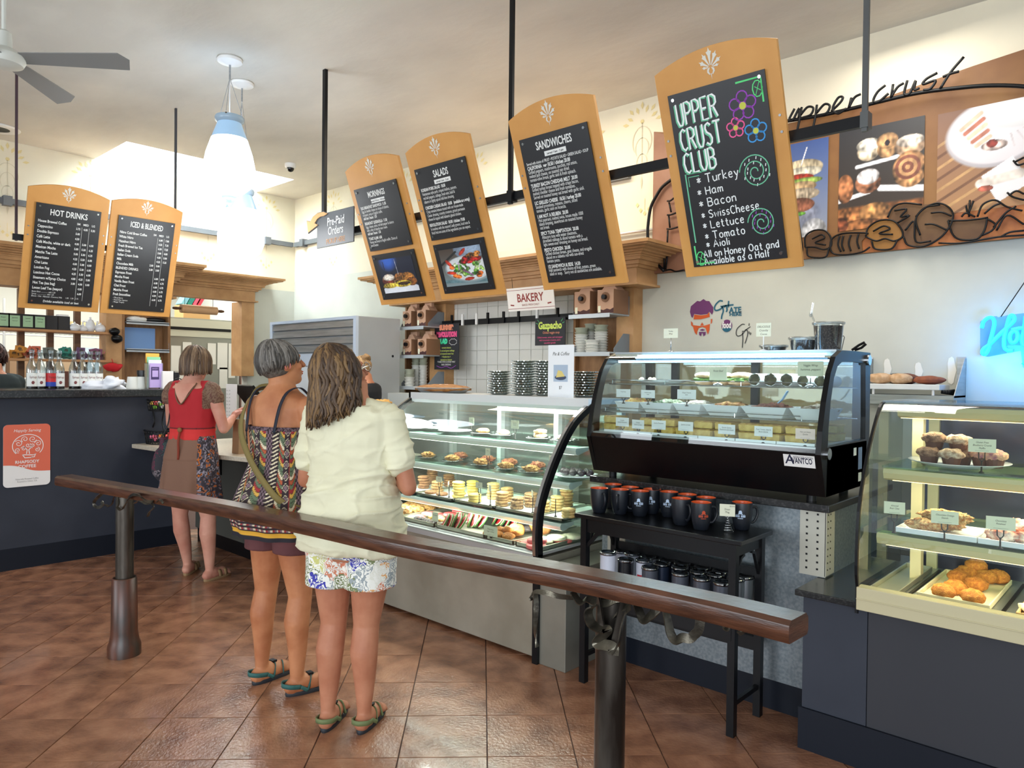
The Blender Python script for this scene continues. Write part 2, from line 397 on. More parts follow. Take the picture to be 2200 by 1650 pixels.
# plywood shelf bays either side of the tiles
def bay(x0, x1, name):
    B().box(x0, x1, YR - .06, YR, 1.0, zb_).box(x0, x0 + .025, yp + .02, YR - .06, 1.0, zb_).build(name, M_ply, sur, world=True)
xr0 = hit(1229, 700, y=yp).x; bay(xr0, xa - pw, 'bay_panel')
bay(xbL, xc0, 'bay_panel')
# white wall tiles of the niche
M_wt = mat('glazed_wall_tile', (214, 214, 208), .25, rnd=.03)
tm = None; s6 = .152
nx = int((xr0 - xc1) / s6) + 1
for i in range(nx):
    for j in range(9):
        x1_ = xr0 - i * s6; x0_ = max(x1_ - s6, xc1)
        if x1_ - x0_ < .03: continue
        zc = 1.12 + j * s6
        if tm is None or x1_ - x0_ < s6 - .001:
            wdt = (x1_ - x0_) / 2 - .002
            o = B().box(-wdt, wdt, -.012, 0, .002, s6 - .002, top=(.002, .0)).build('wall_tile', M_wt, wr)
            if x1_ - x0_ > s6 - .001: tm = o.data
        else:
            o = bpy.data.objects.new('wall_tile', tm); COL.objects.link(o); o.parent = wr
        o.location = ((x0_ + x1_) / 2, YR - .001, zc)

# left wall surrounds
xf = XL + .22
lc = thing('hatch_surround', 'maple surround with deep moulded cornice over the tea shelf hatch', 'cabinet', (XL + .1, 2, 1.3))
b = B(); b.M = T(xf, 0, 0) @ spin(PI / 2)
za, zb2 = hit(0, 612, x=xf).z, hit(237, 545, x=xf + .28).z
ye = hit(385, 600, x=xf).y - .1
cornice(b, -.6, ye, 0, za, zb2, .21); b.build('cornice', M_wood, lc, world=True)
ya, yb_ = hit(228, 700, x=xf).y, hit(262, 700, x=xf).y
B().box(XL, xf, ya, yb_, 1.0, za).build('pilaster', M_wood, lc, world=True)
B().box(XL + .005, XL + .06, yb_, ye, 1.0, za).box(XL + .02, xf, ye - .03, ye, 1.0, za).box(XL, xf, yb_, yb_ + .03, 1.0, za).build('bay_panel', M_ply, lc, world=True)
for px in (45, 108, 166):
    yy = hit(px, 700, x=XL).y; B().box(XL - .04, XL + .02, yy - .03, yy + .03, 1.05, za).build('mullion', M_woodD, lc, world=True)
xg = XL + .12
l2 = thing('doorway_surround', 'lower maple doorway surround with rolling pin hanging in it', 'door frame', (XL + .05, 4.2, 1.3))
b = B(); b.M = T(xg, 0, 0) @ spin(PI / 2)
y0, y1 = 3.55, hit(546, 700, x=xg).y
z0_, z1_ = hit(545, 650, x=xg).z, hit(570, 597, x=xg + .2).z
cornice(b, y0 + .1, y1 - .02, 0, z0_, z1_, .11); b.build('cornice', M_wood, l2, world=True)
yc0 = hit(524, 700, x=xg).y
B().box(XL - .16, xg, yc0 - .03, y1, 1.42, z0_).build('pilaster', M_wood, l2, world=True)
# ------------------------------------------------------------------ single-stroke lettering (chalk hand, wire script, neon)
SF = {'A': '0,0 3,8 6,0;1,3 5,3', 'B': '0,0 0,8 3,8 4.6,7 4.6,5 3,4.3 0,4.2;3,4.3 5,3.2 5,1 3,0 0,0', 'C': '5,7 3,8 1,7 0,4 1,1 3,0 5,1', 'E': '5,8 0,8 0,0 5,0;0,4 4,4',
 'H': '0,0 0,8;5,0 5,8;0,4 5,4', 'L': '0,8 0,0 4.6,0', 'O': '3,8 1,7 0,4 1,1 3,0 5,1 6,4 5,7 3,8', 'P': '0,0 0,8 3,8 5,7 5,5 3,4 0,4', 'R': '0,0 0,8 3,8 5,7 5,5 3,4 0,4;2.4,4 5.4,0',
 'S': '5,7 3,8 1,7.4 .4,6 1.2,4.7 4,3.6 5,2.2 4.4,.7 2.6,0 .2,1', 'T': '0,8 6,8;3,8 3,0', 'U': '0,8 0,2 1.4,0 3.6,0 5,2 5,8', 'G': '5,7 3,8 1,7 0,4 1,1 3,0 5,1 5,3.4 3.2,3.4',
 'a': '4,5 2,5.3 .4,4 .2,2 1,.3 2.6,.3 4,2;4,5.2 4,1 4.8,0', 'b': '0,8.4 0,0;0,3 1.6,5 3.4,4.6 4,2.6 3.2,.6 1.6,0 0,1', 'c': '3.8,4.4 2.2,5.2 .6,4.2 .2,2.4 .9,.6 2.4,0 3.9,.8',
 'd': '4,5 2,5.3 .4,4 .2,2 1,.3 2.6,.3 4,2;4,8.4 4,0', 'e': '.3,2.8 3.8,2.9 3.6,4.4 2.2,5.3 .7,4.4 .2,2.4 .9,.5 2.4,0 3.9,.8', 'f': '3.4,8 2.2,8.2 1.4,7 1.4,0;0,4.6 3,4.8', 'h': '0,8.4 0,0;0,3.2 1.6,5 3.2,4.6 3.6,3.2 3.6,0',
 'i': '.5,5 .5,0;.5,7 .6,7.3', 'k': '0,8.4 0,0;3.4,5 0,2.4 3.6,0', 'l': '.5,8.4 .5,0', 'm': '0,5 0,0;0,3.4 1.2,5 2.4,4.6 2.6,0;2.6,3.4 3.8,5 5,4.6 5.2,0', 'n': '0,5 0,0;0,3.2 1.6,5 3.2,4.6 3.6,3.2 3.6,0',
 'o': '2.2,5.2 .7,4.4 .1,2.6 .8,.7 2.2,0 3.7,.7 4.3,2.6 3.7,4.5 2.2,5.2', 'p': '0,5 0,-3.4;0,3 1.6,5 3.4,4.6 4,2.6 3.2,.6 1.6,0 0,1', 'r': '0,5 0,0;0,3 1.2,4.7 2.8,5', 's': '3.4,4.6 2,5.2 .5,4.4 .7,3 2.8,2.3 3.4,1.2 2.4,.1 .2,.5',
 't': '1.4,7.6 1.4,1 2.2,0 3.4,.4;0,5 3,5.1', 'u': '0,5 0,1.6 1,0 2.6,.3 3.8,2;3.8,5 3.8,0', 'v': '0,5 1.8,0 3.6,5', 'w': '0,5 1.2,0 2.6,4 4,0 5.2,5', 'y': '0,5 2,1;4,5 1.4,-2.6 0,-3', 'z': '0,5 3.6,5 0,0 3.8,0', '*': '2,6 2,1;0,5 4,2;0,2 4,5', '!': '.5,8 .5,2.4;.5,.3 .6,0', '$': '3.4,6.6 1.6,7 .4,5.6 3.2,3 2.6,1 .2,1.4;1.9,8 1.9,0'}
def strokes(t, h, x=0, z=0, gap=1.6, rot=0, shear=0, sx=1):
    """list of polylines for a line of hand lettering; h = capital height"""
    k = h / 8; out = []; cx = 0; c, s = math.cos(rot), math.sin(rot)
    for ch in t:
        if ch == ' ': cx += 3.4; continue
        g = [[tuple(map(float, q.split(','))) for q in l.split()] for l in SF[ch].split(';')]
        wd_ = max(p[0] for l in g for p in l)
        for l in g: out.append([(x + ((p[0] + cx) * sx + p[1] * shear) * k * c - p[1] * k * s, z + ((p[0] + cx) * sx + p[1] * shear) * k * s + p[1] * k * c) for p in l])
        cx += wd_ + gap
    return out
def flatline(b, pts, wd, y=0, closed=False):
    """flat brush line in the x,z plane"""
    pts = [Vector((p[0], p[1])) for p in pts]; k = len(pts); vs = []
    for i, p in enumerate(pts):
        t = pts[(i + 1) % k if closed else min(i + 1, k - 1)] - pts[(i - 1) % k if closed else max(i - 1, 0)]
        if t.length < 1e-9: t = Vector((1, 0))
        n = Vector((-t.y, t.x)).normalized() * wd / 2
        vs += [(p.x + n.x, y, p.y + n.y), (p.x - n.x, y, p.y - n.y)]
    b.add(vs, [(2 * i, 2 * i + 1, (2 * i + 3) % (2 * k), (2 * i + 2) % (2 * k)) for i in range(k if closed else k - 1)])
def curve2(pts, k=5): return [(p.x, p.z) for p in smoothpath([(a, 0, b_) for a, b_ in pts], k)]

# ------------------------------------------------------------------ printed pictures: a small raster painted by the script, carried as colours of a fine grid
class Pic:
    def __init__(s, w, h, px=.0028, bg=(20, 20, 24)):
        s.W, s.H = w, h; s.nx, s.nz = max(int(w / px), 8), max(int(h / px), 8)
        s.X, s.Z = np.meshgrid(np.linspace(0, 1, s.nx), np.linspace(0, 1, s.nz)); s.a = np.zeros((s.nz, s.nx, 3)) + np.array(bg, float)
        rs = np.random.RandomState(5); s.n1 = s.noise(rs, 10); s.n2 = s.noise(rs, 34); s.rs = rs
    def noise(s, rs, k):
        g = rs.rand(k + 2, k + 2); u = s.X * k; v = s.Z * k; i = u.astype(int); j = v.astype(int); fu = u - i; fv = v - j
        return (g[j, i] * (1 - fu) + g[j, i + 1] * fu) * (1 - fv) + (g[j + 1, i] * (1 - fu) + g[j + 1, i + 1] * fu) * fv
    def put(s, m, c, al=1, tex=0):
        m = np.clip(m, 0, 1)[..., None] * al; c = np.array(c, float) + np.zeros_like(s.a)
        if tex: c = c * (1 + tex * (s.n1 + s.n2 - 1))[..., None]
        s.a = s.a * (1 - m) + c * m; return s
    def ell(s, cx, cz, rx, rz, c, rot=0, al=1, tex=.3, soft=.12, sh=.35):
        x = s.X - cx; z = s.Z - cz; cr, sr = math.cos(rot), math.sin(rot); x, z = x * cr + z * sr, z * cr - x * sr
        d = (x / rx) ** 2 + (z / rz) ** 2; m = np.clip((1 - d) / soft, 0, 1)
        cc = np.array(c, float) * (1 - sh * np.clip(d, 0, 1))[..., None]
        if tex: cc = cc * (1 + tex * 2 * (s.n2 - .5 + s.n1 - .5))[..., None]
        m = m[..., None] * al; s.a = s.a * (1 - m) + cc * m; return s
    def band(s, x0, z0, x1, z1, wd, c, tex=.2, al=1):
        dx, dz = x1 - x0, z1 - z0; L = dx * dx + dz * dz; t = np.clip(((s.X - x0) * dx + (s.Z - z0) * dz) / L, 0, 1)
        d = np.hypot(s.X - x0 - t * dx, s.Z - z0 - t * dz); return s.put(np.clip((wd - d) / (wd * .25), 0, 1), c, al, tex)
    def grad(s, c0, c1, ax='Z'):
        t = (s.Z if ax == 'Z' else s.X)[..., None]; s.a = np.array(c0, float) * (1 - t) + np.array(c1, float) * t; return s
    def build(s, name, parent, x=0, z=0, y=0, m=None, world=False, M=None):
        a = np.clip(s.a, 0, 255) / 255; a = np.where(a <= .04045, a / 12.92, ((a + .055) / 1.055) ** 2.4)
        b = B(); vs = [(x + s.W * i / (s.nx - 1), y, z + s.H * j / (s.nz - 1)) for j in range(s.nz) for i in range(s.nx)]
        if M is not None: vs = [tuple(M @ Vector(p)) for p in vs]
        n = s.nx; b.v = vs; b.f = [(j * n + i, j * n + i + 1, j * n + n + i + 1, j * n + n + i) for j in range(s.nz - 1) for i in range(n - 1)]
        col = np.concatenate([a.reshape(-1, 3), np.ones((s.nx * s.nz, 1))], 1)
        return b.build(name, m or mat('photo_print', (255, 255, 255), .45, vc=True), parent, vcol=col, world=world)

# ------------------------------------------------------------------ menu boards
BW, BH = .59, .975
def arch(w, h, rise, n=14):
    pts = [(-w / 2, 0), (w / 2, 0)]
    for i in range(n + 1):
        u = 1 - 2 * i / n; pts.append((u * w / 2, h + rise * (1 - u * u)))
    return pts
def fleur(b, x, z, s, y):
    for a, l, ww in ((0, 1, .16), (28, .86, .13), (-28, .86, .13), (58, .74, .12), (-58, .74, .12), (84, .5, .08), (-84, .5, .08)):
        u = (math.sin(R(a)), math.cos(R(a))); n = (u[1], -u[0]); L0 = .12
        P = lambda t, o: (x + (u[0] * t + n[0] * o) * s, z + (u[1] * t + n[1] * o) * s)
        b.poly2([P(L0, -.02), P(L0, .02), P(l * .6, ww * .5), P(l * .78, ww), P(l * .82, ww * .35), P(l, 0), P(l * .82, -ww * .35), P(l * .78, -ww), P(l * .6, -ww * .5)], y)
    for sg in (-1, 1):
        b.poly2([(x + sg * .03 * s, z + .02 * s), (x + sg * .2 * s, z - .06 * s), (x + sg * .22 * s, z - .22 * s), (x + sg * .1 * s, z - .36 * s), (x + sg * .05 * s, z - .34 * s), (x + sg * .12 * s, z - .18 * s)][::sg], y)
    b.poly2([(x - .03 * s, z - .3 * s), (x, z - .62 * s), (x + .03 * s, z - .3 * s)], y)
def board(label, panels):
    t = thing('menu_board', label, 'sign')
    b = B(); b.prism(arch(BW, BH, .055), .02, off=0); b.build('backing_board', M_orange, t, bev=.0015, seg=1)
    f = B(); fleur(f, -.01, BH - .035, .085, -.0015); f.build('emblem', mat('emblem_grey', (214, 210, 198), .5), t, label='pale grey leafy emblem')
    for zz in (.60, .67):
        for x in (-BW / 2 + .022, BW / 2 - .022): B().cyl((x, -.004, zz), (x, 0, zz), .006, n=8).build('screw', M_steel, t)
    out = []
    for (x0, x1, z0, z1) in panels:
        p = B().box(x0, x1, -.014, -.008, z0, z1).build('panel', M_slate, t)
        for x in (x0 + .025, x1 - .025):
            for z in (z0 + .025, z1 - .025): B().cyl((x, -.019, z), (x, 0, z), .008, n=8).build('standoff', M_chrome, p)
        out.append(p)
    return t, out
YT = -.0148
GAPM = mat('menu_orange_print', (214, 148, 78), .6)
def place(t, x, y, z, rz, tilt): t.location = (x, y, z); t.rotation_euler = (tilt, 0, rz)
DT = math.atan2(.33, .92); DL = math.atan2(.28, .925)
# --- hot drinks
PX0, PX1, PZ0, PZ1 = -.235, .235, .045, .865
def price_board(label, title, rows, cols, foot, small, y):
    t, (p,) = board(label, [(PX0, PX1, PZ0, PZ1)])
    b = B(); W = PX1 - PX0; z = PZ1
    b.text(title, .068, 0, z - .085, YT, 'CENTER', sx=.86, bold=.0012, fit=.27)
    z0 = z - .135; cx = [.075, .13, .185]
    for c, h in zip(cx, ('SM', 'MED', 'LG')): b.text(h, .024, c, z0, YT, 'CENTER', bold=.0004)
    dz = (z0 - .01 - (PZ0 + (.13 if small else .06))) / max(len(rows) - 1, 1)
    for i, (n, pr) in enumerate(rows):
        zz = z0 - .022 - i * dz
        b.text(n, .031, PX0 + .02, zz + .008, YT, sx=.86, bold=.0006, fit=.265)
        for c, v in zip(cx, pr):
            if v: b.text(v, .024, c, zz - .018, YT, 'CENTER', sx=.9, bold=.0006, fit=.044)
    for c in (.102, .157): b.box(c - .0008, c + .0008, YT, YT + .0005, PZ0 + .05, z0 - .015)
    for i, s_ in enumerate(small): b.text(s_, .018, PX0 + .02, PZ0 + .098 - i * .019, YT, sx=.95, fit=.42)
    if foot: b.text(foot, .028, 0, PZ0 + .018, YT, 'CENTER', bold=.0004, shear=.15)
    b.build('lettering', M_ink, t); place(t, -6.95, y, 1.977, PI / 2, DL); return t
price_board('ochre arched menu board headed HOT DRINKS', 'HOT DRINKS', [('House Brewed Coffee', ('3.75', '4.00', '5.50')), ('Cappuccino', ('5.00', '', '')), ('Double Espresso', ('4.50', '', '')), ('Café Latte', ('4.00', '5.00', '6.00')), ('Café Mocha, white or dark', ('5.00', '5.50', '6.25')), ('Mexican Mocha', ('5.00', '5.50', '6.25')), ('Matcha Tea Latte', ('4.25', '5.50', '6.00')), ('Americano', ('4.00', '5.00', '6.00')), ('Chai Latte', ('4.25', '5.50', '6.00')), ('London Fog', ('4.25', '5.50', '6.00')), ('Luscious Hot Cocoa', ('4.00', '4.25', '5.00')), ('Steamers w/Syrup Choice', ('3.00', '4.00', '5.00')), ('Hot Tea (tea bag)', ('', '4.00', '')), ('Loose Leaf Tea (teapot)', ('', '6.00', ''))], 3, 'Drinks available iced or hot', ['Extra Shot ................ add 1.25', 'Syrup ...................... add 1.25', 'Breve - Oat - Almond - Coconut Milk      1.00   1.50   1.75'], 1.928)
price_board('ochre arched menu board headed ICED & BLENDED', 'ICED & BLENDED', [('Nitro Cold Brew Coffee', ('', '6.00', '7.00')), ('White Nitro', ('', '6.50', '7.25')), ('Hazelnut Nitro', ('', '6.50', '7.25')), ('Fresh Brewed Ice Tea', ('', '3.00', '4.00')), ('Italian Soda', ('', '4.00', '5.00')), ('Italian Cream Soda', ('', '4.25', '5.25')), ('Milk', ('2.00', '3.00', '')), ('Chocolate Milk', ('2.50', '3.00', '')), ('BLENDED DRINKS:', ('', '', '')), ('Espresso Frost', ('', '6.00', '6.75')), ('Mocha Frost', ('', '6.00', '6.75')), ('Vanilla Bean Frost', ('', '6.00', '6.75')), ('Chai Frost', ('', '6.00', '6.75')), ('Matcha Frost', ('', '6.00', '6.75')), ('Fruit Smoothies', ('', '6.00', '6.75'))], 3, '', [' - Mixed Berry', ' - Peach Pear Apricot', ' - Mango Tropics'], 2.535)
# --- long text boards
def text_board(b, title, sub, items, z1, x0, sz, lead, head=None, tsz=.06):
    z = z1 - .075; b.use(M_ink)
    b.text(title, tsz, 0, z, YT, 'CENTER', sx=.78, bold=.0014, fit=.3)
    b.box(-.075, .075, YT + .0003, YT + .0008, z - .042, z - .016)
    b.use(M_slate); b.text(sub, .017, 0, z - .035, YT - .0003, 'CENTER', bold=.0003); b.use(M_ink); z -= .07
    if head: b.text(head, .0225, 0, z, YT, 'CENTER', sx=.82, bold=.0003, fit=.43); z -= lead * 1.2
    for hd, ls in items:
        b.text(hd, sz * 1.02, x0, z, YT, sx=.78, bold=.0009, fit=.43); z -= lead
        for l in ls:
            bold = l.startswith('add'); b.text(l, sz, x0 + .002, z, YT, sx=.74, bold=.0008 if bold else .0001, fit=.435); z -= lead
        z -= lead * .55
t, ps = board('ochre arched menu board headed MORNINGS, over a photo of breakfast sandwiches', [(-.235, .235, .40, .84), (-.235, .235, .04, .37)])
b = B(); text_board(b, 'MORNINGS', 'served 7:30 am - 10:30 am', [('EGG BREAKFAST SANDWICH  11.00', ['Eggs & cheddar cheese on choice of ciabatta,', 'croissant, wrap or English muffin.', 'add ham / bacon  1.50']), ('BREAKFAST QUESADILLA  11.00', ['Eggs, cheese, onion, red bell pepper & cilantro', 'with a side of chipotle sour cream.', 'add ham / bacon  1.50']), ('TOAST & JAM  6.00', ['Honey oat bread or English muffin. Choice of', 'jam & butter.'])], .84, -.21, .027, .0238, tsz=.055)
b.build('lettering', M_ink, t)
pc = Pic(.385, .245, bg=(14, 20, 34)); pc.grad((16, 22, 40), (18, 26, 48)); pc.ell(.3, .95, .28, .35, (40, 92, 190), soft=.9, sh=0, tex=0); pc.ell(.5, .02, .62, .24, (40, 110, 190), tex=0, sh=.1); pc.ell(.5, .05, .58, .21, (228, 232, 240), tex=.02, sh=.1)
for a in ((.22, .4, .2, .17, (176, 132, 92)), (.16, .33, .2, .1, (96, 40, 30)), (.2, .22, .22, .08, (220, 190, 70)), (.55, .42, .18, .15, (190, 120, 58)), (.75, .4, .2, .16, (198, 128, 56)), (.85, .28, .15, .13, (132, 78, 34)), (.58, .24, .26, .1, (228, 196, 70)), (.62, .25, .18, .05, (64, 40, 26))): pc.ell(*a, tex=.5)
pc.ell(.22, .46, .17, .1, (226, 214, 200), tex=.3); pc.band(.52, .52, .5, .95, .006, (190, 190, 200)); pc.band(.16, .7, .15, .93, .012, (14, 14, 30)); pc.build('photo', ps[1], -.19, .085, YT)
place(t, -4.10, 3.33, 1.984, 0, DT)
t, ps = board('ochre arched menu board headed SALADS, over a photo of a salad', [(-.235, .235, .40, .86), (-.235, .235, .04, .37)])
b = B(); text_board(b, 'SALADS', 'served 11am - 3 pm', [('KOREAN PORK SALAD  18.00', ['Vietnamese style pork, crisped shallots, peanuts,', 'red bell peppers, cabbage, fresh mint, basil &', 'cilantro in lightly spiced chili lime dressing.']), ('CHICKEN CAESAR SALAD  18.00   (available as a wrap)', ['Crisp romaine lettuce tossed with our house-made', 'Caesar dressing, crunchy croutons, grated parmesan', 'cheese & topped with balsamic glazed chicken.']), ('REVOLUTION SALAD  18.00 / chicken 19.00', ['It revolves with the seasons! Leafy greens, local nuts &', 'fresh fruit are some of the ingredients you can expect.'])], .86, -.215, .0265, .0248)
b.build('lettering', M_ink, t)
pc = Pic(.385, .245, bg=(58, 44, 34)); pc.grad((128, 146, 150), (70, 56, 46)); pc.ell(.75, .95, .4, .3, (150, 168, 190), tex=.1); pc.band(0, .6, .4, .9, .03, (32, 34, 34)); pc.band(0, .14, 1, .08, .05, (96, 128, 136)); pc.ell(.62, .42, .58, .36, (150, 166, 170), tex=0, sh=.1, rot=-.1); pc.ell(.62, .44, .54, .33, (226, 230, 232), tex=.03, sh=.12, rot=-.1)
r_ = pc.rs
for i in range(46):
    a = r_.rand() * 6.28; q = r_.rand() ** .5; pc.ell(.62 + .36 * q * math.cos(a), .46 + .22 * q * math.sin(a), .04 + .05 * r_.rand(), .02 + .03 * r_.rand(), [(118, 178, 70), (76, 140, 50), (168, 206, 110), (52, 104, 44), (206, 222, 170)][i % 5], rot=r_.rand() * 3, tex=.4)
for x, z in ((.62, .7), (.72, .74), (.8, .66), (.68, .62), (.88, .66), (.56, .62)): pc.ell(x, z, .1, .07, (150, 30, 28), tex=.8)
for x, z in ((.75, .78), (.85, .74), (.7, .76), (.9, .8)): pc.ell(x, z, .08, .055, (150, 96, 44), tex=.9)
for x, z, ro in ((.2, .36, -.2), (.6, .16, .1), (.18, .62, -1), (.56, .88, .8)): pc.ell(x, z, .12, .045, (206, 58, 38), rot=ro, tex=.2)
for x, z in ((.28, .27), (.36, .24), (.24, .5), (.88, .28), (.84, .22)): pc.ell(x, z, .07, .055, (196, 98, 40), tex=.7)
pc.band(.5, .4, .7, .25, .02, (142, 84, 140)); pc.band(.42, .62, .4, .42, .014, (190, 150, 190)); pc.build('photo', ps[1], -.195, .085, YT)
place(t, -3.43, 3.33, 1.984, 0, DT)
t, ps = board('ochre arched menu board headed SANDWICHES, one tall text panel', [(-.235, .235, .045, .86)])
b = B(); text_board(b, 'SANDWICHES', 'served 11am - 3 pm', [('CALIFORNIA  veg 18.50 / chicken 20.00', ['Grilled peppers, mushrooms, zucchini, red onion,', 'melted jack cheese, on toasted sun dried', 'tomato-olive bread, garlic aioli & fresh spinach.']), ('TURKEY BACON CHEDDAR MELT  20.00', ['Grilled turkey breast topped with crispy bacon,', 'melted cheddar cheese and fresh tomatoes.', 'Served on toasted honey oat bread with garlic aioli.']), ('UC GRILLED CHEESE  18.50 / turkey 20.00', ['Smoked provolone, romano, chevre, sliced', 'tomato, garlic aioli on focaccia.']), ('I AM NOT A REUBEN  20.00', ['Hot pastrami, melted swiss, house made 1000', 'island dressing, sauerkraut on toasted honey', 'oat bread.']), ('SPICY TUNA TEMPTATION  20.00', ['Albacore tuna with water chestnuts,', 'shredded cabbage & sliced tomato with a', 'light sweet-sour dressing on honey oat bread.']), ('PESTO CHICKEN  20.00', ['Grilled chicken breast, goat cheese, and arugula', 'placed on a ciabatta roll with sun-dried', 'tomato pesto.']), ('1/2 SANDWICH & SIDE  14.50', ['Half sandwich with choice of fruit, potato, green', 'salad or soup.   Sorry not all sandwiches are available.'])], .86, -.215, .0275, .0213, head='Served with choice of: FRUIT • POTATO SALAD • GREEN SALAD • SOUP')
b.build('lettering', M_ink, t); place(t, -2.52, 3.33, 1.984, 0, DT)
# --- chalk board
t, ps = board('ochre arched board holding a hand-lettered UPPER CRUST CLUB chalkboard', [(-.235, .235, .05, .87)])
CH = {'w': mat('chalk_white', (236, 238, 236), .8), 'g': mat('chalk_green', (96, 214, 128), .8), 'dg': mat('chalk_pale_green', (110, 190, 150), .8), 'p': mat('chalk_purple', (150, 70, 176), .8), 'k': mat('chalk_pink', (236, 96, 150), .8), 'b': mat('chalk_blue', (66, 150, 214), .8), 'y': mat('chalk_yellow', (196, 200, 80), .8)}
b = B()
for s_, zz, h, w_ in (('UPPER', .725, .098, .49), ('CRUST', .61, .098, .49), ('CLUB', .505, .092, .54)):
    b.use(CH['dg'])
    for l in strokes(s_, h, -.205 + (.0 if s_ != 'UPPER' else .0), zz - .004, sx=w_, gap=2, rot=.02): flatline(b, l, .012, YT)
    b.use(CH['w'])
    for l in strokes(s_, h, -.200, zz, sx=w_, gap=2, rot=.02): flatline(b, l, .0085, YT - .0004)
b.use(CH['w'])
for s_, x, zz, h, w_ in (('* Turkey', -.15, .445, .040, .96), ('* Ham', -.155, .39, .036, 1.0), ('* Bacon', -.155, .335, .038, 1.0), ('* SwissCheese', -.152, .28, .036, .9), ('* Lettuce', -.152, .23, .036, .95), ('* Tomato', -.15, .178, .036, .95), ('* Aioli', -.15, .138, .034, .95), ('All on Honey Oat and', -.172, .092, .033, .86), ('Available as a Half', -.172, .055, .032, .86)):
    for l in strokes(s_, h, x, zz, sx=w_, gap=2, rot=.03): flatline(b, l, .005, YT)
def flower(cx, cz, r, m, cm):
    b.use(CH[m])
    for i in range(5):
        a = i * 2 * PI / 5 + .3; flatline(b, [(cx + math.cos(a) * r * .62 + math.cos(q) * r * .4, cz + math.sin(a) * r * .62 + math.sin(q) * r * .4) for q in [j * PI / 6 for j in range(12)]], .006, YT, True)
    b.use(CH[cm]); b.poly2([(cx + r * .26 * math.cos(j * PI / 5), cz + r * .26 * math.sin(j * PI / 5)) for j in range(10)], YT - .0004)
flower(.12, .745, .062, 'p', 'y'); flower(.075, .66, .042, 'k', 'y'); flower(.165, .628, .05, 'b', 'y')
def spiral(cx, cz, r, m2):
    b.use(CH['dg']); flatline(b, [(cx + r * (.14 + .86 * q / 60) * math.cos(q * .26), cz + r * (.14 + .86 * q / 60) * math.sin(q * .26) * 1.05) for q in range(61)], .005, YT)
    b.use(CH[m2])
    for q in range(3, 20): a = q * 1.1; rr = r * (.4 + .045 * (q % 12)); flatline(b, [(cx + rr * math.cos(a), cz + rr * math.sin(a)), (cx + rr * 1.0 * math.cos(a) + .003, cz + rr * math.sin(a) + .012)], .004, YT)
spiral(.14, .455, .076, 'w'); spiral(.138, .225, .066, 'p')
b.use(CH['g'])
for l in ([(.10, .845), (.215, .845), (.215, .74)], [(-.215, .155), (-.215, .065), (-.12, .065)]): flatline(b, l, .008, YT)
for cx, cz in ((.195, .80), (-.19, .09)):
    flatline(b, [(cx + .022 * math.cos(j * PI / 5), cz + .034 * math.sin(j * PI / 5)) for j in range(10)], .005, YT, True); flatline(b, [(cx - .012, cz - .03), (cx + .012, cz + .03)], .003, YT); flatline(b, [(cx - .012, cz + .01), (cx + .014, cz - .01)], .003, YT)
b.use(CH['dg']); flatline(b, [(-.12, .50), (-.205, .50), (-.205, .17)], .007, YT); flatline(b, [(-.135, .485), (-.192, .485), (-.192, .44)], .004, YT)
b.build('chalk_drawing', None, t); place(t, -1.573, 3.33, 1.984, 0, DT)

# ------------------------------------------------------------------ hanging bars and rods
yb = 3.185; zb = hit(1040, 435, y=yb).z
xe = hit(1866, 262, y=yb).x
hb = thing('hanging_rail', 'long black steel rail hung on rods, carrying the boards facing the counter queue', 'rail', (-4, yb, zb))
B().box(hit(742, 500, y=yb).x, xe, yb - .012, yb + .012, zb - .024, zb + .024).build('bar', M_black, hb, world=True)
for px, r in ((1103, .0145), (1861, .0105)):
    x = hit(px, 300, y=yb).x; m = M_black if px < 1800 else mat('rod_grey', (96, 98, 98), .4, metal=.5)
    B().box(x - r, x + r, yb - .03, yb - .012, zb - .05, ZC).box(x - r - .005, x + r + .005, yb - .034, yb + .02, zb - .035, zb + .03).build('rod', m, hb, world=True)
for x0, y1_ in ((-4.12, 0), (-3.4, 0), (-2.5, 0), (-1.55, 0)):
    B().box(x0 - .1, x0 - .07, yb - .05, yb - .01, zb - .03, zb + .03).box(x0 + .07, x0 + .1, yb - .05, yb - .01, zb - .03, zb + .03).build('bracket', M_black, hb, world=True)
xl_ = -6.82; zl = hit(27, 508, x=xl_).z
hl = thing('hanging_rail', 'black steel rail hung on two thin rods, carrying the drinks boards', 'rail', (xl_, 2, zl))
y0, y1 = hit(27, 508, x=xl_).y, hit(379, 548, x=xl_).y
B().box(xl_ - .012, xl_ + .012, y0, y1, zl - .024, zl + .024).build('bar', M_black, hl, world=True)
for px, c in ((35, (64, 44, 52)), (377, (58, 60, 66))):
    y = hit(px, 400, x=xl_).y; B().box(xl_ - .011, xl_ + .011, y - .008, y + .008, zl - .03, ZC).build('rod', mat('rod_%d' % px, c, .5), hl, world=True)

# ------------------------------------------------------------------ pick-up sign
YP = 3.14; rodx = hit(697, 300, y=YP + .11).x
ps_ = thing('pickup_sign', 'small black Pre-Paid Orders sign with ochre arrow, hung from a ceiling rod', 'sign', (rodx, YP + .02, 2.4))
a0, a1 = hit(681, 458, y=YP), hit(760, 524, y=YP); w_ = a1.x - a0.x; a2, a3 = hit(720, 452, y=YP), hit(720, 527, y=YP); h_ = a2.z - a3.z; zc = (a2.z + a3.z) / 2 ; xc = (a0.x + a1.x) / 2
B().box(rodx - .018, rodx + .018, YP + .10, YP + .126, zc, ZC).box(rodx - .015, rodx + .015, YP + .008, YP + .10, zc + .05, zc + .08).build('rod', M_black, ps_, world=True)
MM = T(xc, YP, zc)
B().box(-w_ / 2, w_ / 2, 0, .008, -h_ / 2 - .0, h_ / 2 + .0, M=MM).build('panel', M_slate, ps_, world=True, bev=.006)
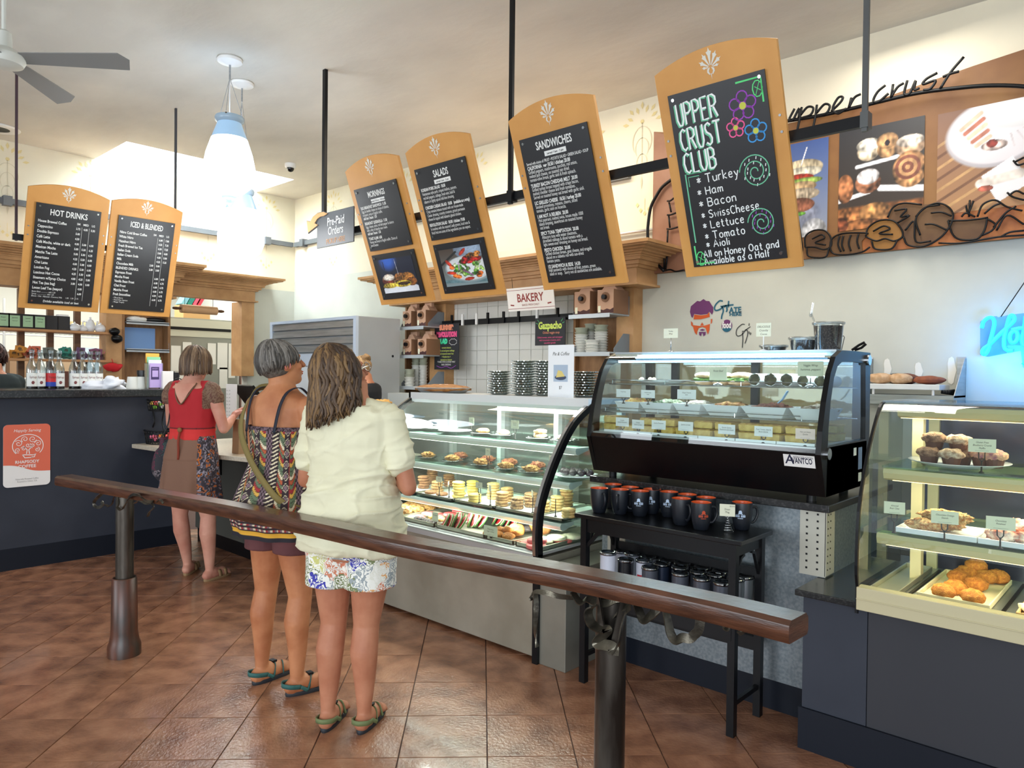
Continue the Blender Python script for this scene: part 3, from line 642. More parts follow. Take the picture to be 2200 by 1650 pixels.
def arrow2(k):
    out = [(.0, .165), (-.045, .198), (-.11, .198), (-.165, .165), (-.195, .115)]
    inn = [(-.145, .085), (-.115, .13), (-.08, .15), (-.04, .148)]
    head = [(-.232 - k, .135 + k), (-.218 - k * .6, -.012 - k * 1.5), (-.105 + k, .055 - k * .6)]
    f = lambda p: (-.19 * w_ - (.0 - p[0]) * w_ * 2.5 - 0, p[1] * h_ * 2.4 + .06 * h_)
    return [f(p) for p in [(out[0][0] + k, out[0][1] + k * .2)] + [(x - k * .3, z + k) for x, z in out[1:]] + head + [(x + k, z - k) for x, z in inn]]
B().prism(arrow2(.008), .008, M=MM, off=-.002).build('arrow_backing', M_slate, ps_, world=True)
B().prism(arrow2(0), .003, M=MM, off=-.006).build('arrow', M_orange, ps_, world=True)
b = B().use(M_ink); k_ = w_ / .30
b.text('Pre-Paid', .34 * h_, .01, .10 * h_, -.001, 'CENTER', sx=.9, fit=w_*.84, M=MM, bold=.001); b.text('Orders', .34 * h_, .01, -.17 * h_, -.001, 'CENTER', sx=.9, M=MM, bold=.001, fit=w_*.72); b.use(GAPM); b.text('PICKUP HERE', .21 * h_, .01, -.42 * h_, -.001, 'CENTER', sx=.9, M=MM, fit=w_*.78)
b.build('lettering', None, ps_, world=True)

# ------------------------------------------------------------------ pendants
M_lamp = emit('opal_glass_lit', (236, 246, 255), 3.2)
def pendant(label, cx, cy, ztop, s):
    t = thing('pendant_lamp', label, 'lamp', (cx, cy, ZC))
    B().lathe([(.0, 0), (.085, 0), (.095, -.012), (.09, -.028), (.05, -.04), (.03, -.05), (0, -.05)], 28).build('canopy', M_white, t, smooth=True, auto=40)
    zt_ = ztop - ZC; rr = .1 * s
    prof = [(rr, 0), (rr * 1.06, -.012), (rr * 1.02, -.035), (.86 * rr, -.05), (rr, -.09), (rr * 1.3, -.17), (rr * 1.66, -.28), (rr * 1.86, -.38), (rr * 1.86, -.45), (rr * 1.6, -.52), (rr * 1.1, -.565), (rr * .55, -.585), (0, -.59)]
    prof = [(r, z * s) for r, z in prof]
    sh = B().use(mat('opal_glass_rim', (150, 172, 190), .25, emit=.08)).lathe([(r, z + zt_) for r, z in prof[:4]], 36, cap=False)
    sh.use(mat('opal_glass_neck', (150, 184, 214), .3, emit=.3)).lathe([(r, z + zt_) for r, z in prof[3:6]], 36, cap=False)
    sh.use(M_lamp).lathe([(r, z + zt_) for r, z in prof[5:]], 36, cap=False)
    sh.build('glass_shade', None, t, smooth=True)
    B().lathe([(0.0, -.6 * s + zt_), (rr * .55, -.595 * s + zt_), (rr * .5, -.615 * s + zt_), (rr * .2, -.625 * s + zt_), (rr * .22, -.645 * s + zt_), (rr * .1, -.665 * s + zt_), (0, -.67 * s + zt_)], 16).build('finial', mat('finial_blue_grey', (150, 176, 196), .3, emit=.3), t, smooth=True)
    zj = -.05 - .06
    B().tube([(0, 0, -.05), (0, 0, zj - .05)], .007).build('hook', M_steel, t)
    B().tube([(0, 0, zj), (0, 0, zt_ + .02)], .004, 6).build('cord', M_white, t)
    for a in (200, 320, 80):
        x, y = rr * math.cos(R(a)), rr * math.sin(R(a))
        B().tube([(0, 0, zj - .04), (x, y, zt_ + .01)], .002, 5).build('wire', M_steel, t); B().ell((x, y, zt_ - .004), (.008, .008, .008), 8, 6).build('knob', M_iron, t)
c1 = hit(494, 126, z=ZC); c2_ = hit(520, 177, z=ZC)
def ztop_at(c, px, py):
    d = MR @ Vector(((px - 1100) / FPX, 1, -(py - 825) / FPX)); t_ = math.hypot(c.x, c.y) / math.hypot(d.x, d.y); return EYE + d.z * t_
pendant('opal white bell pendant lamp, the higher one at left', c1.x, c1.y, ztop_at(c1, 494, 251), 1.02)
pendant('opal white bell pendant lamp, the lower one with its finial showing', c2_.x, c2_.y, ztop_at(c2_, 522, 408), .99)
for c, px, py in ((c1, 494, 400), (c2_, 522, 500)):
    l = bpy.data.lights.new('pendant_bulb', 'POINT'); l.energy = 14; l.shadow_soft_size = .2; l.color = (.93, .97, 1); o = bpy.data.objects.new('pendant_bulb', l); COL.objects.link(o); o.location = (c.x, c.y, ztop_at(c, px, py) - .35)

# ------------------------------------------------------------------ ceiling fan, camera, vent
d = MR @ Vector(((8 - 1100) / FPX, 1, -(128 - 825) / FPX)); ff = 4.5; fx, fy, fz = d.x * ff / d.y * 1.0, 0, 0
q = Vector((0, 0, EYE)) + d * 4.35
fan = thing('ceiling_fan', 'white ceiling fan with long blades hanging at the upper left', 'fan', q)
M_fan = mat('fan_white', (212, 214, 206), .35); M_blade = mat('fan_blade_grey', (134, 134, 132), .5)
B().lathe([(0, -.045), (.05, -.045), (.1, -.03), (.115, 0), (.115, .02), (.09, .045), (.045, .07), (.04, .16), (.018, .175), (0, .175)], 32).build('motor_housing', M_fan, fan, smooth=True, auto=35)
B().cyl((0, 0, .17), (0, 0, ZC - q.z - .1), .012, n=12).build('downrod', M_fan, fan)
B().lathe([(0, ZC - q.z - .16), (.035, ZC - q.z - .15), (.06, ZC - q.z - .04), (.062, ZC - q.z), (0, ZC - q.z)], 24).build('canopy', M_fan, fan, smooth=True)
for k in range(4):
    a = R(47 + 90 * k)
    bl = B(); MMb = spin(a) @ Matrix.Rotation(R(-20), 4, 'X')
    pts = [(.10, -.045), (.68, -.075), (.73, -.02), (.70, .06), (.10, .045)]
    bl.add([MMb @ Vector((x, y, .012)) for x, y in pts] + [MMb @ Vector((x, y, .018)) for x, y in pts], [(4, 3, 2, 1, 0), (5, 6, 7, 8, 9)] + [(i, (i + 1) % 5, (i + 1) % 5 + 5, i + 5) for i in range(5)])
    bl.build('blade', M_blade, fan)
q = hit(624, 352, z=ZC)
dc_ = thing('dome_camera', 'small white dome security camera on the ceiling', 'camera', (q.x, q.y, ZC))
B().lathe([(0, 0), (.062, 0), (.062, -.035), (.05, -.05), (0, -.05)], 24).build('housing', M_white, dc_, smooth=True, auto=40)
B().ell((0, 0, -.05), (.042, .042, .045), 18, 10).build('dome', mat('smoked_dome', (14, 15, 18), .08), dc_, smooth=True)
q = hit(-4, 275, z=ZC)
rv = thing('recessed_light', 'round white recessed fitting in the ceiling above the drinks boards', 'light fitting', (q.x, q.y, ZC))
B().lathe([(.10, -.001), (.19, -.001), (.19, -.008), (.16, -.016), (.10, -.014)], 32, cap=False).build('trim_ring', M_white, rv, smooth=True)
B().lathe([(.0, -.002), (.10, -.002), (.10, -.012), (0, -.006)], 24).build('aperture', M_black, rv)
# ------------------------------------------------------------------ picture wall on the right
YM = YR - .045
def wp(px, py, y=YM): q = hit(px, py, y=y); return (q.x, q.z)
def ring_prism(b, outer, inner, x0, x1):
    n = len(outer); vs = [(x, y, z) for x in (x0, x1) for lp in (outer, inner) for y, z in lp]; fs = []
    for i in range(n):
        j = (i + 1) % n
        fs += [(i, j, n + j, n + i), (2 * n + i, 3 * n + i, 3 * n + j, 2 * n + j), (i, 2 * n + i, 2 * n + j, j), (n + i, n + j, 3 * n + j, 3 * n + i)]
    return b.add(vs, fs)
mu = thing('wall_mural', 'rust brown panel with three food photos, wire script and wire pastry outlines', 'wall art', (-2, YM, 2.4))
M_rust = mat('rusted_panel', (142, 100, 56), .55, c2=(120, 78, 44), ns=2.5, bump=.05, detail=8); M_rust2 = mat('copper_patina', (196, 122, 62), .5, c2=(150, 84, 44), ns=7, detail=8); M_rust3 = mat('rust_plate', (112, 80, 48), .55, c2=(92, 62, 38), ns=6); M_rust4 = mat('rose_patina', (158, 116, 94), .6, c2=(136, 94, 70), ns=3, detail=8)
tl = wp(1405, 283); bl_ = wp(1428, 588); z_b = wp(1735, 556)[1]
top = [tl, wp(1560, 292), wp(1689, 266), wp(1780, 247), wp(1853, 227), wp(1974, 183), wp(2090, 142), wp(2200, 106)]
xr = 1.2; top.append((xr, top[-1][1] + .1))
B().prism([(tl[0], z_b), (xr, z_b)] + top[::-1], .03, off=YM).build('panel', M_rust, mu, world=True)
B().prism([(tl[0] + .001, z_b + .002), (wp(1480, 500)[0] + .2, z_b + .002), (wp(1480, 300)[0] + .2, top[1][1] - .03), (tl[0] + .001, tl[1] - .003)], .004, off=YM - .004).build('panel', M_rust4, mu, world=True, label='rosy patina panel at the left end')
B().prism([(wp(1840, 500)[0], z_b + .002), (xr, z_b + .002), (xr, z_b + .35), (wp(2110, 440)[0], z_b + .42), (wp(2030, 500)[0], z_b + .10), (wp(1850, 500)[0], z_b + .12)], .004, off=YM - .005).build('panel', M_rust2, mu, world=True, label='orange copper strip along the bottom')
def mphoto(px0, px1, pyt, pic_fn, zbot):
    x0, x1 = wp(px0, pyt)[0], wp(px1, pyt)[0]; z1 = wp(px1, pyt)[1]; p = Pic(x1 - x0, z1 - zbot, px=.005); pic_fn(p); p.build('photo', mu, x0, zbot, YM - .0065, world=True)
def f1(p):
    p.grad((150, 156, 172), (66, 90, 150)); p.ell(.75, .05, .25, .14, (225, 226, 230)); p.ell(.6, .25, .3, .16, (150, 152, 170), al=.6, soft=.9)
    p.ell(.5, .72, .42, .1, (222, 204, 170)); p.ell(.5, .68, .4, .06, (236, 228, 206)); p.ell(.45, .62, .3, .05, (196, 60, 44)); p.ell(.55, .585, .36, .04, (150, 180, 86)); p.ell(.5, .53, .3, .06, (210, 176, 132)); p.ell(.5, .45, .36, .07, (226, 206, 178)); p.ell(.45, .34, .32, .08, (168, 104, 78)); p.ell(.5, .25, .1, .02, (120, 190, 70)); p.band(.5, .76, .6, .93, .012, (235, 238, 245))
mphoto(1668, 1781, 294, f1, z_b + .16)
def f2(p):
    p.grad((60, 48, 40), (48, 48, 52))
    p.band(.0, .12, 1, .12, .12, (150, 92, 50), tex=.6); p.band(0, .30, .38, .36, .025, (232, 232, 236), tex=0); p.band(.22, .62, .85, .67, .022, (228, 228, 232), tex=0); p.band(.5, .38, 1, .32, .035, (232, 234, 238), tex=0)
    for a in ((.36, .76, .14, .10, (228, 206, 176)), (.36, .82, .15, .07, (238, 230, 214)), (.58, .75, .12, .09, (196, 150, 104)), (.58, .83, .13, .08, (206, 158, 110)), (.84, .74, .18, .1, (206, 168, 136)), (.84, .79, .16, .06, (236, 220, 204)), (.08, .42, .11, .15, (170, 110, 72)), (.36, .45, .16, .11, (176, 116, 84)), (.36, .51, .14, .08, (232, 226, 226)), (.84, .52, .2, .18, (206, 150, 100)), (.15, .14, .15, .09, (196, 126, 74)), (.45, .15, .2, .1, (186, 132, 80)), (.3, .03, .3, .07, (150, 96, 56)), (.78, .14, .2, .07, (190, 128, 76)), (.03, .06, .1, .08, (150, 80, 50))): p.ell(*a, tex=.5)
    for r_ in (.15, .11, .07, .03): p.ell(.82, .54, r_, r_ * .8, (132, 78, 62) if r_ in (.15, .07) else (212, 160, 110), tex=.2, sh=.1)
    p.ell(.58, .81, .03, .03, (40, 34, 50))
mphoto(1805, 1988, 248, f2, z_b + .17)
def f3(p):
    p.grad((176, 132, 92), (120, 84, 66))
    for i in range(9): p.band(-.1, .62 - i * .11, .6, 1.0 - i * .11, .016, (86, 54, 40) if i % 2 else (208, 168, 112), al=.6)
    p.ell(.52, .72, .46, .34, (206, 200, 206), tex=0, sh=.15); p.ell(.52, .73, .43, .31, (226, 220, 224), tex=0, sh=.03); p.ell(.75, .93, .42, .2, (236, 234, 236), tex=0, sh=.1)
    for i in range(9): a = R(-80 + i * 14); p.band(.62 + .24 * math.cos(a), .88 + .2 * math.sin(a), .62 + .42 * math.cos(a), .88 + .32 * math.sin(a), .009, (196, 186, 188), al=.6)
    for k, c in enumerate(((216, 184, 160), (178, 108, 88), (220, 190, 164), (184, 116, 96), (222, 196, 170))): p.band(.22 + k * .035, .80 - k * .045, .40 + k * .02, .93 - k * .06, .022, c)
    p.ell(.52, .6, .12, .05, (224, 200, 190), tex=.5); p.ell(.5, .62, .05, .04, (170, 60, 48)); p.put(((s_ := np.abs((p.X - .62) * .9 + (p.Z - .26) * .5) < .16) & (np.abs((p.Z - .26) * .9 - (p.X - .62) * .5) < .16)).astype(float), (232, 230, 232)); p.band(.4, .25, .75, .3, .05, (226, 214, 204)); p.ell(.45, .2, .07, .03, (190, 100, 80))
mphoto(2017, 2262, 196, f3, z_b + .20)
cp = lambda l, ox=1640, oy=60, k=3.055: [(ox + x / k, oy + y / k) for x, y in l]
def wire(name, lines, y, r=.009, par=mu, m=M_black, sm=True):
    b = B()
    for l in lines:
        P = [hit(px, py, y=y) for px, py in l]; b.tube(smoothpath(P, 5) if sm and len(P) > 2 else P, r, 6)
    return b.build(name, m, par, smooth=True, world=True)
script = [[(205, 530), (170, 600), (195, 602), (235, 528), (232, 588)], [(252, 520), (238, 600), (222, 672)], [(245, 570), (290, 520), (328, 526), (310, 570), (255, 590)], [(352, 505), (340, 590), (326, 655)], [(348, 560), (400, 502), (436, 512), (415, 558), (355, 580)], [(445, 548), (505, 490), (522, 455), (490, 460), (455, 530), (490, 562), (545, 528)], [(578, 458), (562, 520)], [(560, 525), (598, 458), (640, 434)],
 [(802, 376), (750, 420), (722, 478), (755, 485), (822, 430)], [(852, 370), (838, 460)], [(838, 455), (880, 390), (922, 362)], [(945, 345), (925, 430), (960, 430), (1000, 345), (990, 405), (1025, 395)], [(1142, 295), (1070, 335), (1048, 370), (1130, 345), (1095, 400), (1050, 408)], [(1316, 190), (1230, 290), (1160, 400)], [(1178, 322), (1230, 300), (1284, 286)]]
for l in script: wire('script_stroke', [cp(l)], YM - .10, .0085)
wire('wire_arc', [cp([(150, 612), (400, 570), (700, 500), (1000, 430), (1300, 392), (1500, 378), (1711, 385), (1900, 420)])], YM - .09, .013)
wire('wire_arc', [[(1280 + x / 7.5, 400 + y / 7.5) for x, y in ((1300, -160), (1085, 0), (980, 150), (890, 330), (850, 550), (835, 750), (850, 900), (890, 1080), (960, 1220), (1100, 1370))]], YM - .03, .013)
out = [[(275, 1440), (275, 1370), (330, 1330), (400, 1330), (440, 1370), (445, 1430), (400, 1455), (340, 1440), (275, 1440)], [(285, 1445), (300, 1500), (405, 1505), (432, 1440)], [(320, 1385), (380, 1358), (400, 1380), (340, 1410), (410, 1425)],
 [(690, 1350), (650, 1345), (520, 1350), (450, 1385), (440, 1450), (470, 1485), (560, 1488), (650, 1470), (700, 1438)], [(500, 1365), (490, 1420), (510, 1470)], [(525, 1365), (515, 1420), (530, 1465)], [(575, 1358), (560, 1410), (575, 1465)], [(625, 1352), (615, 1400), (630, 1450)],
 [(672, 1370), (690, 1310), (760, 1265), (850, 1265), (905, 1320), (912, 1370), (860, 1398), (800, 1383), (740, 1398), (672, 1370)], [(710, 1398), (735, 1450), (838, 1450), (880, 1392)], [(720, 1335), (790, 1300), (830, 1320), (760, 1350), (850, 1355)],
 [(815, 1245), (850, 1180), (920, 1150), (1040, 1160)], [(860, 1200), (940, 1190), (900, 1240), (960, 1230), (880, 1280)], [(920, 1370), (950, 1425), (1060, 1432), (1180, 1360), (1245, 1250), (1220, 1180), (1140, 1150), (1050, 1190), (1000, 1260), (1030, 1360)], [(1000, 1240), (1060, 1180), (1160, 1160)], [(1100, 1215), (1170, 1210), (1235, 1235)], [(1060, 1290), (1120, 1290), (1210, 1330)], [(930, 1330), (990, 1270), (1000, 1400), (1100, 1400)],
 [(1212, 1265), (1340, 1262), (1475, 1245)], [(1212, 1265), (1240, 1350), (1290, 1388), (1400, 1385), (1450, 1330), (1470, 1250)], [(1475, 1255), (1522, 1290), (1500, 1330), (1435, 1362)], [(1150, 1412), (1300, 1412), (1540, 1372), (1711, 1360)], [(1330, 1165), (1345, 1215), (1380, 1135)], [(1355, 1130), (1350, 1240)], [(1300, 1240), (1330, 1215), (1390, 1240)],
 [(1405, 1240), (1440, 1160), (1520, 1130), (1600, 1175), (1700, 1200)], [(1450, 1220), (1510, 1170), (1560, 1150)], [(1510, 1310), (1590, 1215), (1660, 1170)], [(1530, 1330), (1600, 1230), (1711, 1290)], [(1560, 1370), (1620, 1340), (1711, 1330)], [(1650, 880), (1711, 850)], [(1640, 870), (1670, 900), (1711, 890)], [(1610, 1100), (1660, 1070), (1711, 1090)], [(1600, 1080), (1640, 1110), (1711, 1130)]]
for l in out: wire('wire_outline', [cp(l)], YM - .035, .0062)
for l in ([(250, 1480), (255, 1440), (235, 1300), (225, 1240)],): wire('wire_outline', [cp(l)], YM - .03, .0075)
c7 = lambda l: [(1280 + x / 7.5, 400 + y / 7.5) for x, y in l]
for l in ([(1180, 260), (1215, 420)], [(1150, 240), (1200, 235), (1260, 190)], [(1150, 465), (1210, 460), (1290, 430)], [(1175, 480), (1195, 670)], [(1145, 690), (1210, 690), (1320, 660)], [(1160, 710), (1150, 960)], [(1095, 995), (1200, 975), (1290, 1000), (1370, 985)], [(1110, 1010), (1098, 1350)], [(1160, 1020), (1125, 1340)], [(1100, 1365), (1200, 1345), (1290, 1375), (1425, 1350)]): wire('wire_outline', [c7(l)], YM - .03, .0075)
def plate(l, m, k):
    P = [wp(px, py, YM - .02) for px, py in cp(l)]; B().prism(P, .006, off=YM - .016 - k * .003).build('cut_plate', m, mu, world=True)
plate([(275, 1440), (275, 1370), (330, 1330), (400, 1330), (440, 1370), (445, 1430), (432, 1440), (405, 1505), (300, 1500)], M_rust3, 0)
plate([(690, 1350), (650, 1345), (520, 1350), (450, 1385), (440, 1450), (470, 1485), (560, 1488), (650, 1470), (645, 1400)], M_rust3, 1)
plate([(672, 1370), (690, 1310), (760, 1265), (850, 1265), (905, 1320), (912, 1370), (880, 1392), (838, 1450), (735, 1450), (710, 1398)], mat('amber_plate', (150, 104, 44), .5), 2)
plate([(815, 1245), (850, 1180), (920, 1150), (1040, 1160), (1140, 1150), (1220, 1180), (1245, 1250), (1180, 1360), (1060, 1432), (950, 1425), (920, 1370), (860, 1290)], M_rust3, 0)
plate([(1212, 1265), (1475, 1245), (1450, 1330), (1400, 1385), (1290, 1388), (1240, 1350)], M_rust3, 1)

# neon sign
YN = YR - .06; ne = thing('neon_sign', 'glowing cyan blue neon script sign beginning Hot on the right wall', 'sign', (-.7, YN, 2))
nk = lambda l: [(1800 + x / 4.125, 500 + y / 4.125) for x, y in l]
M_neon = emit('neon_cyan', (40, 225, 250), 1.5); M_acr = glass('acrylic_blue', (205, 236, 255), .02, .12)
for l in ([(1275, 845), (1290, 790), (1330, 755), (1370, 755), (1387, 800), (1372, 880), (1350, 960), (1330, 1040), (1300, 1080), (1280, 1060), (1295, 1025), (1350, 985), (1440, 895), (1500, 840), (1560, 780), (1555, 735), (1525, 740), (1500, 820), (1475, 930), (1475, 1010), (1500, 1040), (1550, 1046)],
          [(1555, 870), (1528, 900), (1525, 945), (1545, 975), (1580, 960), (1595, 915), (1580, 875), (1555, 870)], [(1540, 862), (1620, 845), (1700, 850), (1740, 830)], [(1665, 740), (1650, 860), (1630, 950), (1650, 1000), (1700, 990)], [(1640, 1170), (1700, 1120), (1760, 1180), (1700, 1290)]):
    wire('neon_tube', [nk(l)], YN, .0115, ne, M_neon)
pa, pb = wp(2105, 672, YN), wp(2225, 860, YN)
pts = [wp(*q, YN + .02) for q in nk([(1262, 860), (1262, 790), (1320, 742), (1410, 740), (1420, 750), (1520, 728), (1760, 700), (1780, 1300), (1640, 1190), (1622, 1045), (1330, 1100), (1262, 1085)])]
B().prism(pts[::-1], .006, off=YN + .016).build('acrylic_backing', M_acr, ne, world=True)
q1, q2 = hit(*nk([(1445, 745)])[0], y=YN + .01), hit(*nk([(1660, 430)])[0], y=YN + .01); B().tube([q1, q2], .003, 5).build('cord', M_black, ne, world=True)
l = bpy.data.lights.new('neon_glow', 'AREA'); l.shape = 'RECTANGLE'; l.size = .3; l.size_y = .15; l.energy = 3; l.color = (.03, .36, 1); o = bpy.data.objects.new('neon_glow', l); COL.objects.link(o); o.location = ((pa[0] + pb[0]) / 2 + .1, YN - .28, (pa[1] + pb[1]) / 2); o.rotation_euler = (R(90), 0, 0)
# painted face, lettering and round badge on the wall
dk = lambda l: [wp(1440 + x / 5, 600 + y / 5, YR - .003) for x, y in l]
M_pur = mat('decal_purple', (104, 44, 100), .6); M_ora = mat('decal_orange', (204, 84, 20), .6); M_teal = mat('decal_teal', (10, 92, 116), .6)
fc = thing('wall_stencil', 'purple and orange stencilled face of a bearded man painted on the wall', 'wall art', (hit(1505, 680, y=YR).x, YR - .003, 2.0))
b = B().use(M_pur); hair = [(225, 400), (212, 350), (222, 290), (255, 262), (290, 232), (320, 238), (358, 212), (385, 232), (420, 235), (440, 268), (462, 300), (462, 350), (448, 380), (420, 345), (400, 372), (330, 382), (258, 372), (240, 415)]
b.add([(x, YR - .004, z) for x, z in dk(hair)], [tuple(range(len(hair)))[::-1]]); b.build('hair_stencil', None, fc, world=True)
b = B().use(M_ora)
for l in ([(258, 378), (330, 388), (395, 380), (420, 352), (424, 405), (330, 430), (250, 432)], [(222, 448), (242, 470), (245, 512), (225, 495)], [(436, 428), (452, 425), (448, 468), (436, 480)], [(322, 498), (342, 462), (362, 496)], [(242, 492), (320, 502), (362, 500), (426, 480), (422, 540), (405, 596), (392, 560), (380, 525), (345, 512), (305, 525), (292, 560), (286, 600), (262, 570), (250, 530)]): b.add([(x, YR - .004, z) for x, z in dk(l)], [tuple(range(len(l)))[::-1]])
b.build('face_stencil', None, fc, world=True)
b = B().use(M_pur)
for l in ([(312, 545), (345, 532), (376, 545), (345, 556)], [(308, 565), (382, 565), (378, 600), (355, 612), (350, 580), (338, 580), (333, 612), (312, 600)]): b.add([(x, YR - .004, z) for x, z in dk(l)], [tuple(range(len(l)))[::-1]])
b.build('beard_stencil', None, fc, world=True)
at_ = thing('wall_lettering', 'teal hand-painted ATE HERE with a signature above it on the wall', 'wall art', (hit(1580, 670, y=YR).x, YR - .003, 2.0))
b = B().use(M_teal); q = dk([(620, 362)])[0]; b.text('ATE', .062, q[0] + .01, q[1], YR - .004, sx=1.1, bold=.002); q = dk([(622, 396)])[0]; b.text('HERE', .042, q[0] + .01, q[1], YR - .004, sx=1.25, bold=.0015); b.build('lettering', None, at_, world=True)
b = B()
for l in ([(565, 235), (530, 232), (490, 270), (475, 310), (490, 335), (530, 325), (560, 300), (540, 290)], [(560, 290), (570, 340), (555, 390), (550, 428)], [(575, 300), (600, 285), (610, 330), (600, 350)], [(628, 232), (622, 300)], [(560, 290), (620, 280), (680, 274)]): flatline(b, curve2(dk(l)), .012, YR - .004)
b.build('signature', M_teal, at_, world=True)
b = B()
for l in ([(800, 485), (770, 485), (720, 530), (708, 580), (725, 610), (770, 595), (795, 560), (770, 560)], [(775, 570), (780, 640), (774, 735)], [(795, 560), (825, 545), (830, 600), (803, 690)], [(848, 472), (846, 500)], [(800, 550), (862, 510)], [(845, 560), (850, 590)], [(858, 575), (866, 580), (860, 598)]): flatline(b, curve2(dk(l)), .007, YR - .004)
tag(b.build('wall_signature', mat('marker_black', (50, 50, 50), .6)), 'thin black marker signature on the wall above the sandwich case', 'wall art')
q = dk([(608, 500)])[0]; bd = thing('wall_badge', 'round purple and teal badge reading food painted on the wall', 'wall art', (q[0], YR - .003, q[1]))
b = B().use(M_pur); rb = abs(dk([(665, 500)])[0][0] - q[0]); b.poly2([(rb * math.cos(2 * PI * i / 32), rb * 1.1 * math.sin(2 * PI * i / 32)) for i in range(32)], -.001)
b.use(M_teal); b.poly2([(rb * .98 * math.cos(a), rb * 1.08 * math.sin(a)) for a in [R(200 + 140 * i / 12) for i in range(13)]], -.0014); b.use(M_ink); b.text('food', .075, 0, -.018, -.002, 'CENTER', fit=rb * 1.7, bold=.003); b.build('badge', None, bd)
for px, py0, py1 in ((1907, 770, 815), (1974, 778, 818), (2045, 766, 826)):
    a, c = hit(px, py0, y=YR - .002), hit(px, py1, y=YR - .002)
    b = B(); n = 12; b.poly2([(a.x + (.028 + .008 * math.sin(i * 5)) * math.cos(2 * PI * i / n), (a.z + c.z) / 2 + (a.z - c.z) / 2 * math.sin(2 * PI * i / n)) for i in range(n)], YR - .003); b.build('filler_patch', mat('spackle', (232, 230, 220), .9), wr)

# wall shelf with loaves
ys = YR - .33
q0, q1 = hit(1850, 850, y=ys), hit(2049, 862, y=ys); zs = q0.z; xs0, xs1 = q0.x - .1, q1.x + .0
sh = thing('wall_shelf', 'grey steel wall shelf with triangular side brackets above the right display case', 'shelf', (xs0, YR, zs))
zt_ = zs + .03
B().box(xs0, xs1, ys, YR, zs, zs + .012).box(xs0, xs1, ys - .004, ys, zs - .05, zs + .012).build('plate', M_steel, sh, world=True)
for x in (-1.585, xs1):
    B().prismx([(ys, zs - .05), (YR - .002, zs - .06), (YR - .002, zs + .25), (YR - .04, zs + .25), (ys, zs + .0)], x - .004, x).box(x - .05, x, YR - .006, YR - .002, zs - .06, zs + .26).build('bracket', M_steel, sh, world=True)
t0, t1 = hit(1860, 832, y=ys + .06), hit(2021, 834, y=ys + .06)
tr = thing('white_tray', 'white rectangular tray on short feet holding loaves on the wall shelf', 'tray', (t0.x, ys + .06, zs + .012))
zz = zs + .045; B().box(t0.x - .1, t1.x, ys + .03, YR - .03, zz, zz + .035).build('tray_body', M_porc, tr, world=True, bev=.004)
for x in (t0.x + .05, t1.x - .04): B().cyl((x, ys + .05, zs + .012), (x, ys + .05, zz), .008).build('foot', M_white, tr, world=True)
TRAYZ = zz + .035
bb = B(); 
for i in range(3): bb.tube([hit(2023 + 6 * i, 842, y=ys + .1), hit(2050, 846 - i * 3, y=ys + .14)], .012, 8)
tag(bb.build('tongs', M_black, smooth=True), 'black handled tongs lying on the wall shelf beside the white tray', 'tongs')
# ------------------------------------------------------------------ counters and display case bodies
# dark counter on the left with granite top
XCn = -6.31
lcn = thing('drinks_counter', 'dark blue grey drinks counter with a thick black granite top, at the left', 'counter', (XCn, 1, 0))
B().box(-7.0, XCn, -3.5, 2.72, .16, 1.265).build('body', M_navy, lcn, world=True)
B().box(-6.98, XCn + .004, -3.5, 2.72, 0, .16).build('toe_kick', M_kick, lcn, world=True)
B().box(-7.05, -6.25, -3.5, 2.76, 1.265, 1.325).build('worktop', M_stone, lcn, world=True, bev=.006)
po = thing('coffee_poster', 'orange and white rounded poster HAPPILY SERVING RHAPSODY COFFEE on the drinks counter', 'poster', (XCn + .002, 1.54, .61))
MP = T(XCn + .004, 1.39, .61) @ spin(PI / 2); PW, PH = .30, .46
def rrect(x0, x1, z0, z1, r, n=5):
    o = []
    for cx, cz, a0 in ((x1 - r, z0 + r, -90), (x1 - r, z1 - r, 0), (x0 + r, z1 - r, 90), (x0 + r, z0 + r, 180)): o += [(cx + r * math.cos(R(a0 + 90 * i / n)), cz + r * math.sin(R(a0 + 90 * i / n))) for i in range(n + 1)]
    return o
M_coral = mat('poster_coral', (216, 104, 78), .5); M_pwhite = mat('poster_white', (230, 226, 222), .5)
B().prism(rrect(0, PW, 0, PH, .03), .003, M=MP, off=-.003).build('sheet', M_pwhite, po, world=True)
b = B(); b.M = MP; n = 16
wave = [(PW * i / n, .165 - .06 * (1 / (1 + math.exp(-(i / n - .45) * 9)))) for i in range(n + 1)]
top_ = [p for p in rrect(0, PW, 0, PH, .03) if p[1] > .2]; b.use(M_coral).poly2(wave + top_, -.0035)
b.use(M_pwhite); b.text('Happily Serving', .030, PW / 2, .405, -.004, 'CENTER', shear=.25, sx=1.1)
cx, cz, rx = .155, .30, .098
flatline(b, [(cx + rx * math.cos(R(a)), cz + .085 * math.sin(R(a))) for a in range(-40, 221, 10)], .005, -.004)
for k, (u, v, r, t0) in enumerate(((-.06, .02, .026, 0), (-.02, .05, .024, 90), (.03, .05, .026, 200), (.065, .015, .024, 30), (-.065, -.03, .02, 150), (.0, .005, .018, 260), (.06, -.03, .018, 300), (-.03, -.02, .016, 20), (.03, -.0, .017, 120))):
    flatline(b, [(cx + u + r * (.15 + .85 * i / 18) * math.cos(R(t0 + i * 28)), cz + v + r * (.15 + .85 * i / 18) * math.sin(R(t0 + i * 28))) for i in range(19)], .004, -.004)
for l in ([(-.03, .0), (-.005, -.03), (-.01, -.06)], [(.03, .0), (.005, -.03), (.01, -.06)], [(-.035, -.065), (-.02, -.088), (.02, -.088), (.035, -.07), (-.035, -.065)], [(.035, -.07), (.05, -.06), (.04, -.085), (.02, -.085)]): flatline(b, [(cx + p, cz + q) for p, q in l], .006, -.004)
